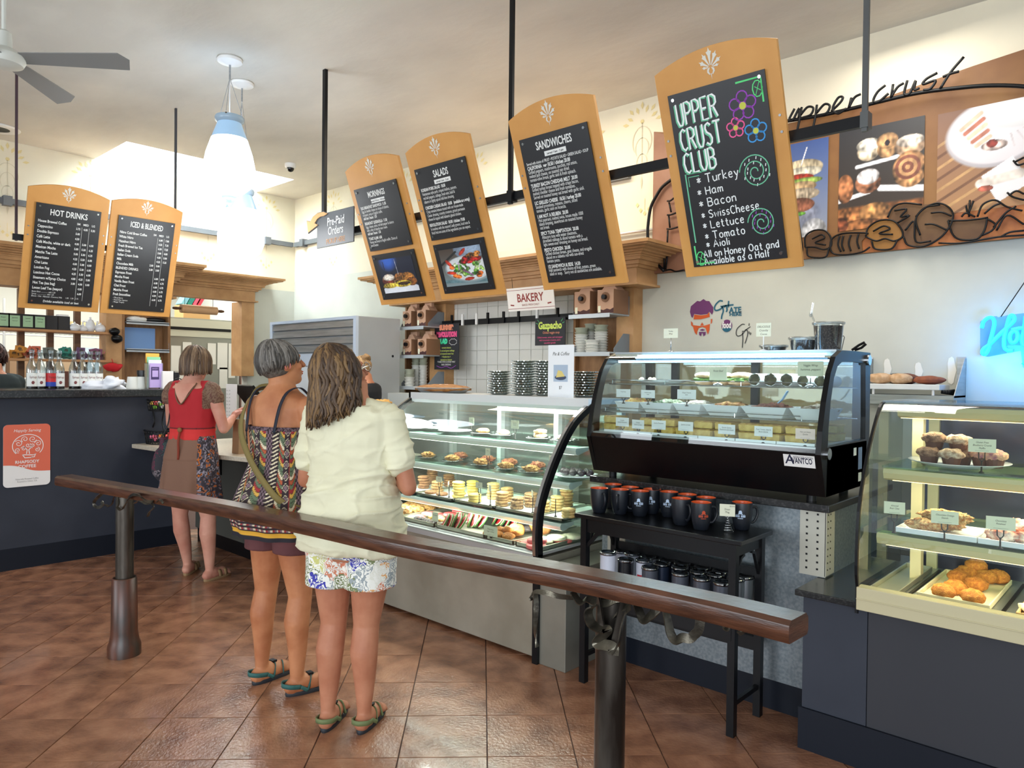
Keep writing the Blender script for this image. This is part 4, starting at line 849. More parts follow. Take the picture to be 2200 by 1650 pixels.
b.text('RHAPSODY', .031, PW / 2, .172, -.004, 'CENTER', sx=1.15, bold=.0006); b.text('COFFEE', .033, PW / 2, .138, -.004, 'CENTER', sx=1.2, bold=.0006)
b.use(mat('poster_grey_print', (150, 146, 142), .6)); b.text('Naturally Roasted Coffee', .017, PW / 2, .05, -.004, 'CENTER'); b.text('Roasted in Chico, CA', .017, PW / 2, .032, -.004, 'CENTER')
b.build('print', None, po, world=True)

# low order counter with beige shelf
oc = thing('order_counter', 'low dark order counter with a beige stone ledge, behind the women', 'counter', (-5, 2.8, 0))
B().box(-6.31, -3.99, 2.80, 3.5, .12, .845).build('body', mat('olive_grey_laminate', (74, 74, 68), .6), oc, world=True)
B().box(-6.31, -3.99, 2.82, 3.5, 0, .12).build('toe_kick', M_black, oc, world=True)
b = B(); pl_ = [(-6.30, 2.27), (-5.5, 2.34), (-4.75, 2.50), (-3.99, 2.52), (-3.99, 3.55), (-6.30, 3.55)]
b.add([(x, y, z) for z in (.845, .878) for x, y in pl_], [tuple(range(6))[::-1], tuple(range(6, 12))] + [(i, (i + 1) % 6, (i + 1) % 6 + 6, i + 6) for i in range(6)]); b.build('ledge', M_bstone, oc, world=True, bev=.004)
B().prismx([(2.4, .845), (2.8, .845), (2.8, .62)], -5.86, -5.82).build('bracket', M_black, oc, world=True)

# --- case 1: big curved pastry case
CX0, CX1 = -3.93, -2.42
gc = thing('curved_pastry_case', 'big curved glass pastry case with three lit shelves, behind the women', 'display case', (-3.2, 3.2, 0))
M_body = mat('case_stainless', (178, 172, 156), .42, metal=.35, c2=(150, 144, 128), ns=2.2, detail=8, bump=.03)
B().box(CX0, CX1, 2.845, 3.65, .02, .53).build('base_panel', M_body, gc, world=True, bev=.004)
B().box(CX0, CX1, 2.83, 2.87, .52, .555).box(CX0, CX1 , 3.60, 3.66, .5, .60).build('sill', M_alu, gc, world=True)
prof = [(2.825, .55), (2.82, .66), (2.83, .77), (2.86, .86), (2.905, .95), (2.965, 1.05), (3.05, 1.165), (3.14, 1.25), (3.26, 1.318)]
PR = [(p.y, p.z) for p in smoothpath([(0, y, z) for y, z in prof], 3)]
gv = [(x, y, z) for y, z in PR for x in (CX0 + .01, CX1 - .01)]
B().add(gv, [(2 * i, 2 * i + 1, 2 * i + 3, 2 * i + 2) for i in range(len(PR) - 1)]).build('curved_glass', M_glass, gc, world=True, smooth=True)
for x0, x1, nm in ((CX1 - .012, CX1 + .022, 'end_frame'), (CX0 - .02, CX0 + .012, 'end_frame')):
    n = len(PR); out_, in_ = [], []
    for i in range(n):
        a, c = PR[max(i - 1, 0)], PR[min(i + 1, n - 1)]; t = Vector((c[0] - a[0], c[1] - a[1])).normalized(); nn = Vector((t.y, -t.x))
        out_.append((PR[i][0] - abs(nn.x) * .008, PR[i][1] + .004)); in_.append((PR[i][0] + abs(nn.x) * .03 + .0, PR[i][1] - abs(nn.y) * .03))
    b = B().use(M_black); b.loft([[(x0, *out_[i]), (x1, *out_[i]), (x1, *in_[i]), (x0, *in_[i])] for i in range(n)])
    b.use(M_chrome); b.loft([[(x0 - .002, out_[i][0] - .004, out_[i][1]), (x0 + .018, out_[i][0] - .004, out_[i][1]), (x0 + .018, out_[i][0] + .003, out_[i][1]), (x0 - .002, out_[i][0] + .003, out_[i][1])] for i in range(n)])
    b.use(M_black); b.box(x0, x1, 2.815, 2.85, .0, .56); b.build(nm, None, gc, world=True)
    e = B().add([(x0 + .01, y, z) for y, z in [(3.62, .56), (2.86, .56)] + in_ + [(3.62, 1.30)]], [tuple(range(n + 3))]); e.build('end_glass', M_glass, gc, world=True)
B().box(CX0, CX1, 3.24, 3.66, 1.315, 1.345).box(CX0 - .015, CX1 + .015, 3.235, 3.262, 1.285, 1.35).build('top_panel', mat('case_top_white', (224, 226, 226), .35, metal=.2), gc, world=True)
B().box(CX0 - .02, CX0, 3.235, 3.66, 1.29, 1.352).build('end_cap', M_black, gc, world=True)
B().box(CX0, CX1, 3.64, 3.655, .6, 1.3).build('rear_door', glass('rear_glass', (236, 242, 238), .08, .3), gc, world=True)
for x in (CX0 + .02, CX0 + .5, CX0 + 1.0, CX1 - .03): B().box(x - .018, x + .018, 3.60, 3.64, .56, 1.3).build('rear_post', M_alu, gc, world=True)
M_tube = mat('light_housing', (214, 222, 216), .35, emit=.0)
SHY = {'top': (3.17, 1.085), 'mid': (3.115, .90), 'low': (3.045, .688)}
for k, (y, z) in SHY.items():
    s_ = B().box(CX0 + .02, CX1 - .005, y, 3.60, z, z + .008).build('shelf', glass('case_shelf_glass', (226, 240, 234), .10, .5), gc, world=True)
    pts = [(y - .012, z - .004), (y - .02, z - .018), (y - .014, z - .036), (y + .004, z - .044), (y + .10, z - .022), (y + .10, z - .004)]
    B().prismx(pts, CX0 + .05, CX1 - .005).build('light_housing', M_tube, s_, world=True)
    B().box(CX0 + .08, CX1 - .04, y + .012, y + .06, z - .046, z - .034).build('light_tube', emit('shelf_tube_lit', (238, 246, 236), 3.2), s_, world=True)
B().box(CX0 + .1, CX1 - .1, 3.28, 3.32, 1.29, 1.312).build('light_tube', MATS['shelf_tube_lit'], gc, world=True)
B().box(CX0, CX1 - .002, 2.86, 3.62, .545, .56).build('deck', M_alu, gc, world=True)
alight('case_tube_light', (-3.17, 3.3, 1.28), (-3.17, 3.3, .6), 1.4, .08, 22, (.97, 1, .94))
alight('case_shelf_light', (-3.17, 3.02, .64), (-3.17, 3.2, .3), 1.4, .05, 4.5, (1, 1, .94))
alight('case_shelf_light', (-3.17, 3.18, 1.045), (-3.17, 3.35, .5), 1.4, .05, 6, (1, 1, .94))
alight('case_shelf_light', (-3.17, 3.1, .855), (-3.17, 3.3, .3), 1.4, .05, 3.5, (1, 1, .94))

# zinc pillar and galvanised counter
M_galv = mat('galvanised_sheet', (138, 146, 150), .42, metal=.6, c2=(116, 126, 132), ns=75, detail=5, bump=.05, lo=.38, hi=.62)
tag(B().box(-2.40, -2.23, 2.835, 3.35, 0, .50).build('metal_box', mat('zinc_box', (148, 146, 134), .45, metal=.5, c2=(128, 126, 116), ns=3), bev=.003), 'plain grey sheet metal box on the floor at the right end of the curved case', 'box')
gl = thing('galvanised_counter', 'galvanised metal counter with black granite top under the black sandwich case', 'counter', (-1.7, 3.4, 0))
B().box(-2.24, -1.095, 3.15, 3.95, .14, .922).build('body', M_galv, gl, world=True)
B().box(-2.24, -1.10, 3.17, 3.95, 0, .14).build('toe_kick', M_kick, gl, world=True)
B().box(-2.28, -1.06, 3.085, 3.98, .922, .955).build('worktop', M_stone, gl, world=True, bev=.004)
M_perf = mat('perforated_angle', (186, 184, 172), .45, metal=.4)
for x0 in (-1.20, -2.20):
    ab = B().use(M_perf).box(x0, x0 + .108, 3.142, 3.15, .64 if x0 > -2 else .2, .92)
    if x0 > -2: ab.box(-1.095, -1.089, 3.142, 3.24, .645, .92)
    ab.use(M_black)
    for i in range(9):
        for j in (0, 1):
            z = .67 + i * .029 - (0 if x0 > -2 else .3); x = x0 + .03 + j * .045; ab.box(x - .004, x + .004, 3.140, 3.1425, z - .004, z + .004)
            if x0 > -2: ab.box(-1.0895, -1.0875, 3.16 + j * .03 - .003, 3.16 + j * .03 + .003, z - .003, z + .003)
    ab.build('angle_strip', None, gl, world=True)

# --- black countertop sandwich case
AX0, AX1 = -2.265, -1.08
ac = thing('sandwich_case', 'black curved countertop display case with blue-white LED strip, on the galvanised counter', 'display case', (-1.67, 3.35, .955))
M_gloss = mat('gloss_black', (9, 9, 11), .30, spec=.28)
F = [(3.10, .985), (3.035, 1.165), (3.05, 1.26), (3.085, 1.38), (3.135, 1.50), (3.19, 1.57), (3.27, 1.60)]
B().prismx([(3.10, .985), (3.04, 1.165), (3.05, 1.185), (3.62, 1.185), (3.62, .985)], AX0 + .02, AX1 - .02).build('base_body', M_gloss, ac, world=True)
for x0, x1 in ((AX1 - .022, AX1), (AX0, AX0 + .022)):
    o_ = F + [(3.45, 1.602), (3.655, 1.60), (3.66, 1.3), (3.66, .985)]
    i_ = [(3.16, 1.06), (3.115, 1.20), (3.12, 1.27), (3.14, 1.38), (3.175, 1.48), (3.215, 1.53), (3.27, 1.55), (3.44, 1.553), (3.585, 1.55), (3.60, 1.3), (3.60, 1.20)]
    i_[0] = (3.112, 1.19)
    e = B(); ring_prism(e, o_, i_, x0, x1); ep = e.build('end_frame', M_gloss, ac, world=True)
    B().prismx([(3.112, 1.19), (3.62, 1.19), (3.62, .985), (3.105, .985)], x0, x1).build('end_plate', M_gloss, ep, world=True)
    B().add([((x0 + x1) / 2, y, z) for y, z in i_], [tuple(range(len(i_)))]).build('end_glass', glass('blue_end_glass', (190, 215, 235), .12, .5), ep, world=True)
fp = [(p.y, p.z) for p in smoothpath([(0, y + .006, z + .004) for y, z in F[1:]], 4)]
B().add([(x, y, z) for y, z in fp for x in (AX0 + .02, AX1 - .02)], [(2 * i, 2 * i + 1, 2 * i + 3, 2 * i + 2) for i in range(len(fp) - 1)]).build('curved_glass', M_glass, ac, world=True, smooth=True)
B().box(AX0 + .02, AX1 - .02, 3.27, 3.65, 1.585, 1.602).build('top_panel', glass('top_glass', (206, 222, 232), .14, .5), ac, world=True)
B().box(AX0 + .02, AX1 - .02, 3.255, 3.30, 1.578, 1.604).build('top_rail', M_steel, ac, world=True)
M_led = emit('led_blue_white', (176, 226, 255), 7)
B().box(AX0 + .03, AX1 - .04, 3.27, 3.285, 1.550, 1.562).build('led_tube', M_led, ac, world=True)
for r_, (yy, zz) in enumerate(((3.235, 1.585), (3.215, 1.573))):
    b = B()
    for i in range(78):
        x = AX0 + .18 + i * (AX1 - AX0 - .24) / 77; b.box(x - .004, x + .004, yy - .004, yy + .004, zz - .003, zz + .003)
    b.build('led_row', M_led, ac, world=True, kind='stuff')
B().box(AX0 + .18, AX1 - .04, 3.21, 3.26, 1.560, 1.568).build('led_housing', mat('led_housing', (120, 160, 200), .3, metal=.4), ac, world=True)
alight('sandwich_case_light', (-1.67, 3.3, 1.54), (-1.67, 3.3, 1.0), 1.05, .05, 8, (.78, .9, 1))
B().box(AX0 + .02, AX1 - .02, 3.06, 3.62, 1.185, 1.192).build('deck', M_steel, ac, world=True)
B().box(AX0 + .02, AX1 - .02, 3.625, 3.635, 1.2, 1.58).build('rear_door', glass('rear_amber', (226, 220, 200), .08, .3), ac, world=True)
for x in (AX0 + .18, -1.62, AX1 - .04): B().box(x - .02, x + .02, 3.60, 3.624, 1.19, 1.58).build('rear_post', M_black, ac, world=True)
WZ = [hit(1755, 834, y=3.20).z, hit(1750, 907, y=3.13).z]; WY = [3.19, 3.13]
for z, y in zip(WZ, WY):
    w_ = B(); w_.tube([(AX0 + .05, y, z + .022), (AX1 - .12, y, z + .022), (AX1 - .115, y, z)], .0026, 6)
    for x in (AX0 + .05, -1.9, -1.5): w_.tube([(x, y, z), (x, y, z + .022)], .0022, 5)
    sf = w_.build('guard_rail', M_chrome, ac, world=True)
    g = B(); g.tube([(AX0 + .03, y, z), (AX1 - .03, y, z)], .003, 6); g.tube([(AX0 + .03, 3.58, z), (AX1 - .03, 3.58, z)], .003, 6)
    for i in range(60): x = AX0 + .04 + i * (AX1 - AX0 - .08) / 59; g.tube([(x, y, z + .002), (x, 3.58, z + .002)], .0014, 4)
    g.build('wire_shelf', M_chrome, ac, world=True, kind='stuff')
q0, q1 = hit(1684, 982, y=3.05), hit(1751, 1004, y=3.05)
lb = B().use(M_pwhite); x0, x1 = q0.x, q1.x; zc = (q0.z + q1.z) / 2 + .004; yy = 3.062
ML = T((x0 + x1) / 2, 3.04 + (1.165 - zc) * (.06 / .18) - .003, zc) @ Matrix.Rotation(math.atan2(.06, .18), 4, 'X')
hw = (x1 - x0) / 2; lb.box(-hw, hw, 0, .002, -.027, .027, M=ML)
lb.use(mat('label_navy', (30, 34, 60), .5)); lb.text('A', .06, -hw * .9, -.014, -.0006, sx=1.1, shear=.1, M=ML, bold=.0006); lb.text('VANTCO', .036, -hw * .45, -.010, -.0006, sx=1.3, fit=hw * 1.3, M=ML, bold=.0008); lb.text('REFRIGERATION', .013, .018, .0135, -.0006, 'CENTER', M=ML)
lb.build('maker_label', None, ac, world=True)
for (y, z, w_, h_, c) in ((3.19, 1.15, .035, .035, (220, 225, 228)), (3.255, 1.115, .05, .10, (110, 130, 165)), (3.26, 1.03, .04, .04, (220, 222, 215))):
    B().box(AX1, AX1 + .001, y + .25, y + .25 + w_, z - h_ / 2, z + h_ / 2).build('sticker', mat('sticker_%d' % c[0] + str(c[2]), c, .5), ac, world=True)
for y, z in ((3.105, 1.165), (3.61, 1.565)): B().cyl((AX1, y, z), (AX1 + .012, y, z), .024, n=20).build('hinge_knob', M_chrome, ac, world=True)
for x in (AX0 + .08, AX1 - .08):
    for y in (3.16, 3.56): B().cyl((x, y, .955), (x, y, .99), .02).build('foot', M_black, ac, world=True)

# --- right case on dark cabinet
rc = thing('dark_cabinet', 'dark blue grey base cabinet with a black granite top, at the right edge', 'cabinet', (-.3, 3.2, 0))
B().box(-1.10, -.86, 2.93, 3.75, .165, .615).build('body', M_navy, rc, world=True)
B().box(-.857, 1.1, 2.93, 3.75, .165, .615).build('body', mat('counter_charcoal_laminate', (44, 45, 51), .55), rc, world=True)
B().box(-1.11, 1.1, 2.918, 3.75, 0, .165).build('toe_kick', M_kick, rc, world=True)
B().box(-1.125, -.885, 2.90, 3.85, .612, .637).build('worktop', M_stone, rc, world=True, bev=.004)
EX0, EX1 = -.885, 1.0
ec = thing('lit_pastry_case', 'warm lit glass pastry case with cream framed shelves, on the dark cabinet', 'display case', (0, 3.2, .637))
B().box(EX0, EX1, 2.875, 2.93, .615, .70).box(EX0, EX1, 2.87, 2.88, .655, .66).build('front_rail', M_cream, ec, world=True, bev=.003)
EF = [(2.885, .70), (2.87, .78), (2.885, .98), (2.95, 1.14), (3.02, 1.25), (3.12, 1.366), (3.18, 1.388)]
ep = [(p.y, p.z) for p in smoothpath([(0, y, z) for y, z in EF], 3)]
B().add([(x, y, z) for y, z in ep for x in (EX0 + .012, EX1)], [(2 * i, 2 * i + 1, 2 * i + 3, 2 * i + 2) for i in range(len(ep) - 1)]).build('front_glass', M_glass, ec, world=True, smooth=True)
b = B(); b.loft([[(EX0 - .006, y, z), (EX0 + .004, y, z), (EX0 + .004, y + .014, z - .004), (EX0 - .006, y + .014, z - .004)] for y, z in [(2.88, .60)] + ep]); b.build('edge_seal', M_black, ec, world=True)
B().add([(EX0, y, z) for y, z in [(3.70, .64), (2.88, .64)] + ep + [(3.62, 1.39)]], [tuple(range(len(ep) + 3))]).build('end_glass', M_glass, ec, world=True)
B().box(EX0, EX1, 3.16, 3.55, 1.384, 1.392).build('top_glass', glass('top_glass', (206, 222, 232), .14, .5), ec, world=True)
M_ctube = mat('cream_housing', (200, 188, 144), .35)
M_wtube = emit('warm_tube_lit', (255, 226, 160), 3.0)
ES = [(3.16, 1.375, 'top'), (3.06, 1.135, 'mid'), (2.99, .895, 'low')]
for i, (y, z, nm) in enumerate(ES):
    if i: s_ = B().box(EX0 + .03, EX1, y, 3.55, z, z + .008).build('shelf', M_gshelf, ec, world=True)
    else: s_ = ec
    B().prismx([(y, z - .004), (y - .004, z - .02), (y + .004, z - .042), (y + .03, z - .05), (y + .075, z - .03), (y + .075, z - .004)], EX0 + .035 + .02 * (i == 0), EX1).build('light_housing', M_ctube, s_, world=True)
    B().box(EX0 + .06, EX1, y + .032, y + .06, z - .052, z - .042).build('light_tube', M_wtube, s_, world=True)
    alight('warm_case_light', (.05, y + .05, z - .06), (.05, y + .16, z - .5), 1.8, .04, 4.6, (1, .84, .55))
for (x, y) in ((EX0 + .10, 3.30), (EX0 + .1, 3.56)): B().box(x - .02, x + .02, y - .02, y + .02, .66, 1.36).build('post', M_cream, ec, world=True)
B().box(EX0 + .03, EX1, 3.56, 3.575, .66, 1.37).build('rear_mirror', mat('smoky_mirror', (70, 74, 96), .18, metal=.5, c2=(52, 56, 80), ns=3), ec, world=True)
B().box(EX0, EX1, 3.535, 3.57, .86, .90).box(EX0 + .03, EX1, 3.52, 3.56, 1.10, 1.13).build('rear_rail', M_cream, ec, world=True)
B().box(EX0, EX1, 2.93, 3.70, .655, .665).build('deck', M_steel, ec, world=True)
for x in (-.745, -.45, -.12): B().box(x - .004, x + .006, 2.94, 3.5, .665, .672).build('divider', M_black, ec, world=True)
# lower shelf unit behind (dark)
tag(B().box(-2.9, .9, 4.85, YR - .02, 0, .92).build('back_counter', mat('back_counter_grey', (120, 122, 122), .5)), 'low grey back counter along the right wall below the steel shelf', 'counter')
tag(B().box(-6.5, -3.9, 4.78, 5.12, 0, 1.27).build('back_counter', mat('back_counter_steel', (196, 200, 196), .5)), 'steel back counter in front of the white tiled niche', 'counter')
# ------------------------------------------------------------------ queue rail
rl = thing('queue_rail', 'long curved dark hardwood handrail on two round iron posts, in the foreground', 'handrail', (-4.0, 1.42, 0))
M_rail = mat('oiled_hardwood', (92, 56, 38), .3, c2=(62, 36, 24), ns=7, stretch=(1.2, 1.2, 10), bump=.12, bs=30, detail=10, coat=.35)
RP = [(-4.63, 1.312, .885), (-4.02, 1.415, .885), (-3.155, 1.515, .898), (-2.457, 1.560, .910), (-1.914, 1.592, .916), (-1.295, 1.682, .918), (-.876, 1.712, .920), (-.65, 1.705, .922)]
pts = smoothpath(RP, 8); b = B(); rings = []
for i, p in enumerate(pts):
    t = (pts[min(i + 1, len(pts) - 1)] - pts[max(i - 1, 0)]).normalized(); s_ = Vector((t.y, -t.x, 0)).normalized()
    rings.append([p + s_ * u * .053 + Vector((0, 0, v)) for u, v in ((-.75, 0), (.75, 0), (.97, -.010), (1, -.020), (1, -.044), (.9, -.053), (-.9, -.053), (-1, -.044), (-1, -.020), (-.97, -.010))])
b.loft(rings); b.build('handrail', M_rail, rl, world=True, smooth=True, auto=35)
def post(x, y, zt, boot):
    M_p = mat('iron_post', (104, 98, 90), .30, metal=.75, c2=(56, 48, 42), ns=5, stretch=(3, 3, .6), detail=8, bump=.05)
    if boot:
        p = B().lathe([(.043, 0), (.043, zt - .06), (.0, zt - .06)], 28, (x, y, 0)).build('post', M_p, rl, world=True, smooth=True, auto=40)
        b = B(); b.lathe([(.080, 0), (.080, .05), (.071, .075), (.064, .12), (.060, .40), (.055, .405), (.05, .40), (.05, .3)], 28, (x, y, 0), cap=False)
        b.build('wooden_sleeve', mat('boot_wood', (92, 52, 36), .35, c2=(48, 38, 30), ns=6, stretch=(3, 3, .7)), rl, world=True, smooth=True, auto=45)
    else:
        n = 32; b = B(); R0 = .043; rings = []
        # open pipe whose top edge dips in a V towards the front
        def ztop(a): 
            d = abs((a + PI) % (2 * PI) - PI); return zt - .065 - .14 * max(0, 1 - d / .75) ** .9
        A = math.atan2(-y, -x)   # faces the queue side
        for k in range(12):
            rings.append([(x + R0 * math.cos(A + 2 * PI * j / n), y + R0 * math.sin(A + 2 * PI * j / n), ztop(2 * PI * j / n + .12) * k / 11) for j in range(n)])
        b.loft(rings, cap=False)
        b.loft([[(x + (R0 - .006) * math.cos(A + 2 * PI * j / n), y + (R0 - .006) * math.sin(A + 2 * PI * j / n), ztop(2 * PI * j / n + .12) * k) for j in range(n)] for k in (1, .6)], cap=False)
        b.build('post', M_p, rl, world=True, smooth=True)
post(-4.03, 1.42, .885, True)
PX, PY = -1.168, 1.690
post(PX, PY, .93, False)
def vine(path, wd=.022, tw=2.5, th=.004, side=(0, 1, 0)):
    B().ribbon(smoothpath(path, 7), wd, th, tw, side).build('iron_strap', M_iron, rl, world=True, smooth=True, auto=60)
def pv(l, y): return [hit(px, py, y=y) for px, py in l]
cv = lambda l: [(1230 + x / 5.64, 1230 + y / 5.64) for x, y in l]
yv = PY - .03
vine(pv(cv([(0, 235), (60, 330), (110, 365), (180, 320), (260, 350), (400, 375), (520, 320), (570, 310)]), PY - .02), tw=1.5)
vine(pv(cv([(262, 405), (205, 440), (190, 510), (230, 620), (330, 680), (420, 700), (350, 780), (300, 860), (400, 880), (490, 910), (495, 1000)]), PY - .05), .03, tw=1.2)
vine(pv(cv([(500, 990), (560, 860), (600, 640), (640, 490), (680, 440), (700, 420)]), PY - .045), .02, tw=.8)
vine(pv(cv([(510, 545), (560, 470), (640, 420), (700, 385)]), PY), .02, tw=1)
vine(pv(cv([(760, 380), (800, 450), (860, 575), (940, 530), (1040, 430)]), PY), .024, tw=1.4)
vine(pv(cv([(1120, 440), (1150, 560), (1190, 740), (1250, 820), (1330, 790), (1420, 800), (1470, 760), (1530, 690), (1550, 540)]), PY - .01), .024, tw=2.2)
vine(pv(cv([(1840, 620), (1850, 670), (1885, 680), (1885, 610)]), PY), .014, tw=1); vine(pv(cv([(2085, 685), (2060, 720), (2010, 740)]), PY), .014, tw=1)
vine(pv([(1143, 1290), (1140, 1282), (1150, 1272), (1175, 1274), (1200, 1281), (1230, 1284)], 1.60), .014, tw=2)
vine(pv([(1150, 1274), (1152, 1310), (1150, 1360), (1154, 1390)], 1.60), .016, tw=3)
c4 = lambda l: [(180 + x / 9.17, 1020 + y / 9.17) for x, y in l]
vine(pv(c4([(460, 240), (400, 330), (270, 450), (205, 540), (220, 620), (300, 640), (380, 580), (350, 530)]), 1.38), .016, tw=2)
vine(pv(c4([(490, 330), (580, 370), (700, 400), (790, 400)]), 1.38), .014, tw=2)
vine(pv(c4([(430, 590), (500, 620), (560, 560), (600, 430), (660, 420), (675, 560), (650, 660)]), 1.38), .014, tw=2)
vine(pv(c4([(650, 640), (740, 690), (830, 560), (880, 460), (980, 390), (1110, 410)]), 1.37), .014, tw=2)
vine(pv(c4([(1000, 560), (1100, 500), (1220, 560), (1320, 560), (1390, 630), (1300, 720), (1260, 820)]), 1.40), .014, tw=3)
vine(pv(c4([(1150, 430), (1250, 520), (1350, 540)]), 1.40), .018, tw=1); vine(pv(c4([(1440, 540), (1500, 490), (1570, 560)]), 1.40), .010, tw=1)

# ------------------------------------------------------------------ black bench table with mugs and tumblers
TX0, TX1, TY0, TY1, TZ = -2.15, -1.30, 2.79, 3.10, .815
tb_ = thing('bench_table', 'narrow black wooden table with mugs on top, before the galvanised counter', 'table', ((TX0 + TX1) / 2, 2.93, 0))
B().box(TX0, TX1, TY0, TY1, TZ - .02, TZ).build('tabletop', mat('black_table_top', (12, 13, 16), .28, spec=.4), tb_, world=True, bev=.003)
LX, LY = (TX0 + .045, TX1 - .045), (TY0 + .03, TY1 - .028)
for x in LX:
    for y in LY: B().box(x - .016, x + .016, y - .016, y + .016, 0, TZ - .02).build('leg', M_black, tb_, world=True)
for y in LY: B().box(LX[0], LX[1], y - .008, y + .008, TZ - .085, TZ - .02).build('apron', M_black, tb_, world=True)
for x in LX:
    B().box(x - .008, x + .008, LY[0], LY[1], TZ - .075, TZ - .02).build('apron', M_black, tb_, world=True)
    for y, s_ in ((LY[0], 1), (LY[1], -1)):
        B().tube([(x, y + s_ * .01, TZ - .19), (x, y + s_ * .06, TZ - .09), (x, y + s_ * .09, TZ - .08)], .009, 4).build('brace', M_black, tb_, world=True)
    B().box(x - .008, x + .008, LY[0], LY[1], .12, .14).build('stretcher', M_black, tb_, world=True)
B().tube([(LX[0], LY[0], TZ - .17), (LX[0] + .07, LY[0], TZ - .09), (LX[0] + .1, LY[0], TZ - .08)], .011, 4).build('brace', M_black, tb_, world=True)
SZ = .475
B().box(LX[0] - .01, LX[1] + .01, TY0 + .01, TY1 - .01, SZ - .018, SZ).build('lower_shelf', M_black, tb_, world=True)
B().box(LX[0], LX[1], TY0 + .012, TY0 + .028, SZ - .08, SZ - .018).box(LX[0], LX[1], TY1 - .03, TY1 - .015, SZ + .12, SZ + .17).build('rail', M_black, tb_, world=True)
B().box(LX[0], LX[1], TY1 - .03, TY1 - .015, .28, .34).build('rail', M_black, tb_, world=True)

def mug(label):
    t = thing('mug', label, 'mug', (0, 0, 0), 0, 'black mugs with orange insides on the bench table')
    M_m = mat('mug_matte_black', (22, 26, 34), .42); M_in = mat('mug_orange_glaze', (226, 92, 40), .2)
    b = B().use(M_m).lathe([(0, 0), (.026, 0), (.029, .003), (.036, .03), (.0405, .06), (.041, .102), (.0405, .104)], 24, cap=False)
    b.use(M_in).lathe([(.0405, .104), (.0385, .1045), (.0375, .10), (.036, .06), (.03, .01), (0, .008)], 24, cap=False)
    b.build('cup', None, t, smooth=True)
    B().tube(smoothpath([(.038, 0, .085), (.062, 0, .082), (.068, 0, .055), (.052, 0, .028), (.036, 0, .026)], 4), .0052, 8).build('handle', M_m, t, smooth=True)
    return t
def logo(t, m, a):
    b = B(); r = .0412
    def q(u, v): return ((r) * math.cos(a + u / r), (r) * math.sin(a + u / r), .052 + v)
    def poly(l): b.add([q(u, v) for u, v in l], [tuple(range(len(l)))])
    poly([(-.006, .012), (.006, .012), (.007, .02), (.003, .026), (-.004, .025), (-.007, .02)]); poly([(-.010, .010), (-.004, .010), (-.006, .016)]); poly([(.010, .010), (.004, .010), (.006, .016)])
    for i in range(9):
        u = -.018 + i * .0045
        if i != 4: poly([(u - .0015, .000), (u + .0015, .000), (u + .0015, .008), (u - .0015, .008)])
    for i in range(7): u = -.009 + i * .003; poly([(u - .001, -.006), (u + .001, -.006), (u + .001, -.003), (u - .001, -.003)])
    poly([(-.018, .0095), (-.010, .0095), (-.010, .0102), (-.018, .0102)]); poly([(.010, .0095), (.018, .0095), (.018, .0102), (.010, .0102)])
    b.build('mug_logo', m, t)
M_lw = mat('mug_logo_blue_white', (196, 216, 240), .5); M_lo = mat('mug_logo_orange', (190, 70, 30), .5)
MG = [(370, 193, 'back row, farthest left', 90, 0), (545, 222, 'back row, second from the left', 120, 0), (770, 243, 'back row, its handle and logo showing between two mugs', 20, 1), (945, 270, 'back row, fourth from the left, logo half hidden', 90, 1), (1133, 297, 'back row, fifth from the left', 60, 0), (1325, 328, 'back row, last before the small price sign', 60, 0),
      (228, 232, 'front row, nearest the left end of the table', -75, 0), (442, 245, 'front row, handle curving to its left', -110, 0), (647, 262, 'front row, round white logo facing out', 150, 1), (1070, 338, 'front row, handle facing straight out', -70, 0), (1275, 378, 'front row, orange logo and handle to the right', 10, 2), (1695, 378, 'alone at the right end behind the price sign', 10, 1)]
lab0 = 'black mug with bright orange inside, '
for cx, cy, lb, ang, lg_ in MG:
    q = hit(1240 + cx / 4.783, 1000 + cy / 4.783, z=TZ + .118)
    t = mug(lab0 + lb); t.scale = (1.08, 1.08, 1.14); t.location = (q.x, min(q.y, TY1 - .045), TZ); av = math.atan2(-q.y, -q.x); t.rotation_euler = (0, 0, R(ang) + R(42.63))
    if lg_: logo(t, M_lo if lg_ == 2 else M_lw, av - t.rotation_euler[2] + (-.15 if lg_ != 2 else .25))
q = hit(1562, 1142, z=TZ)
pc_ = thing('price_sign', 'small white price card on a coiled chrome holder among the mugs', 'price card', (q.x, q.y, TZ))
b = B(); b.tube([(.024 * (1 - i / 100) * math.cos(i * .42) + .002, .024 * (1 - i / 100) * math.sin(i * .42), .002 + .06 * i / 90) for i in range(90)], .0014, 5)
b.tube([(.012 * math.cos(R(a)), 0, .074 + .012 * math.sin(R(a))) for a in range(-90, 271, 30)], .0013, 5); b.build('wire_holder', M_chrome, pc_, smooth=True)
pc_.rotation_euler = (0, 0, R(25))
b = B().use(M_card).box(-.032, .032, -.002, -.001, .066, .118).use(M_text); b.text('Diner', .012, 0, .092, -.0025, 'CENTER'); b.text('Mug', .012, 0, .080, -.0025, 'CENTER'); b.text('$10.95', .009, .02, .107, -.0025, 'CENTER'); b.build('card', None, pc_)

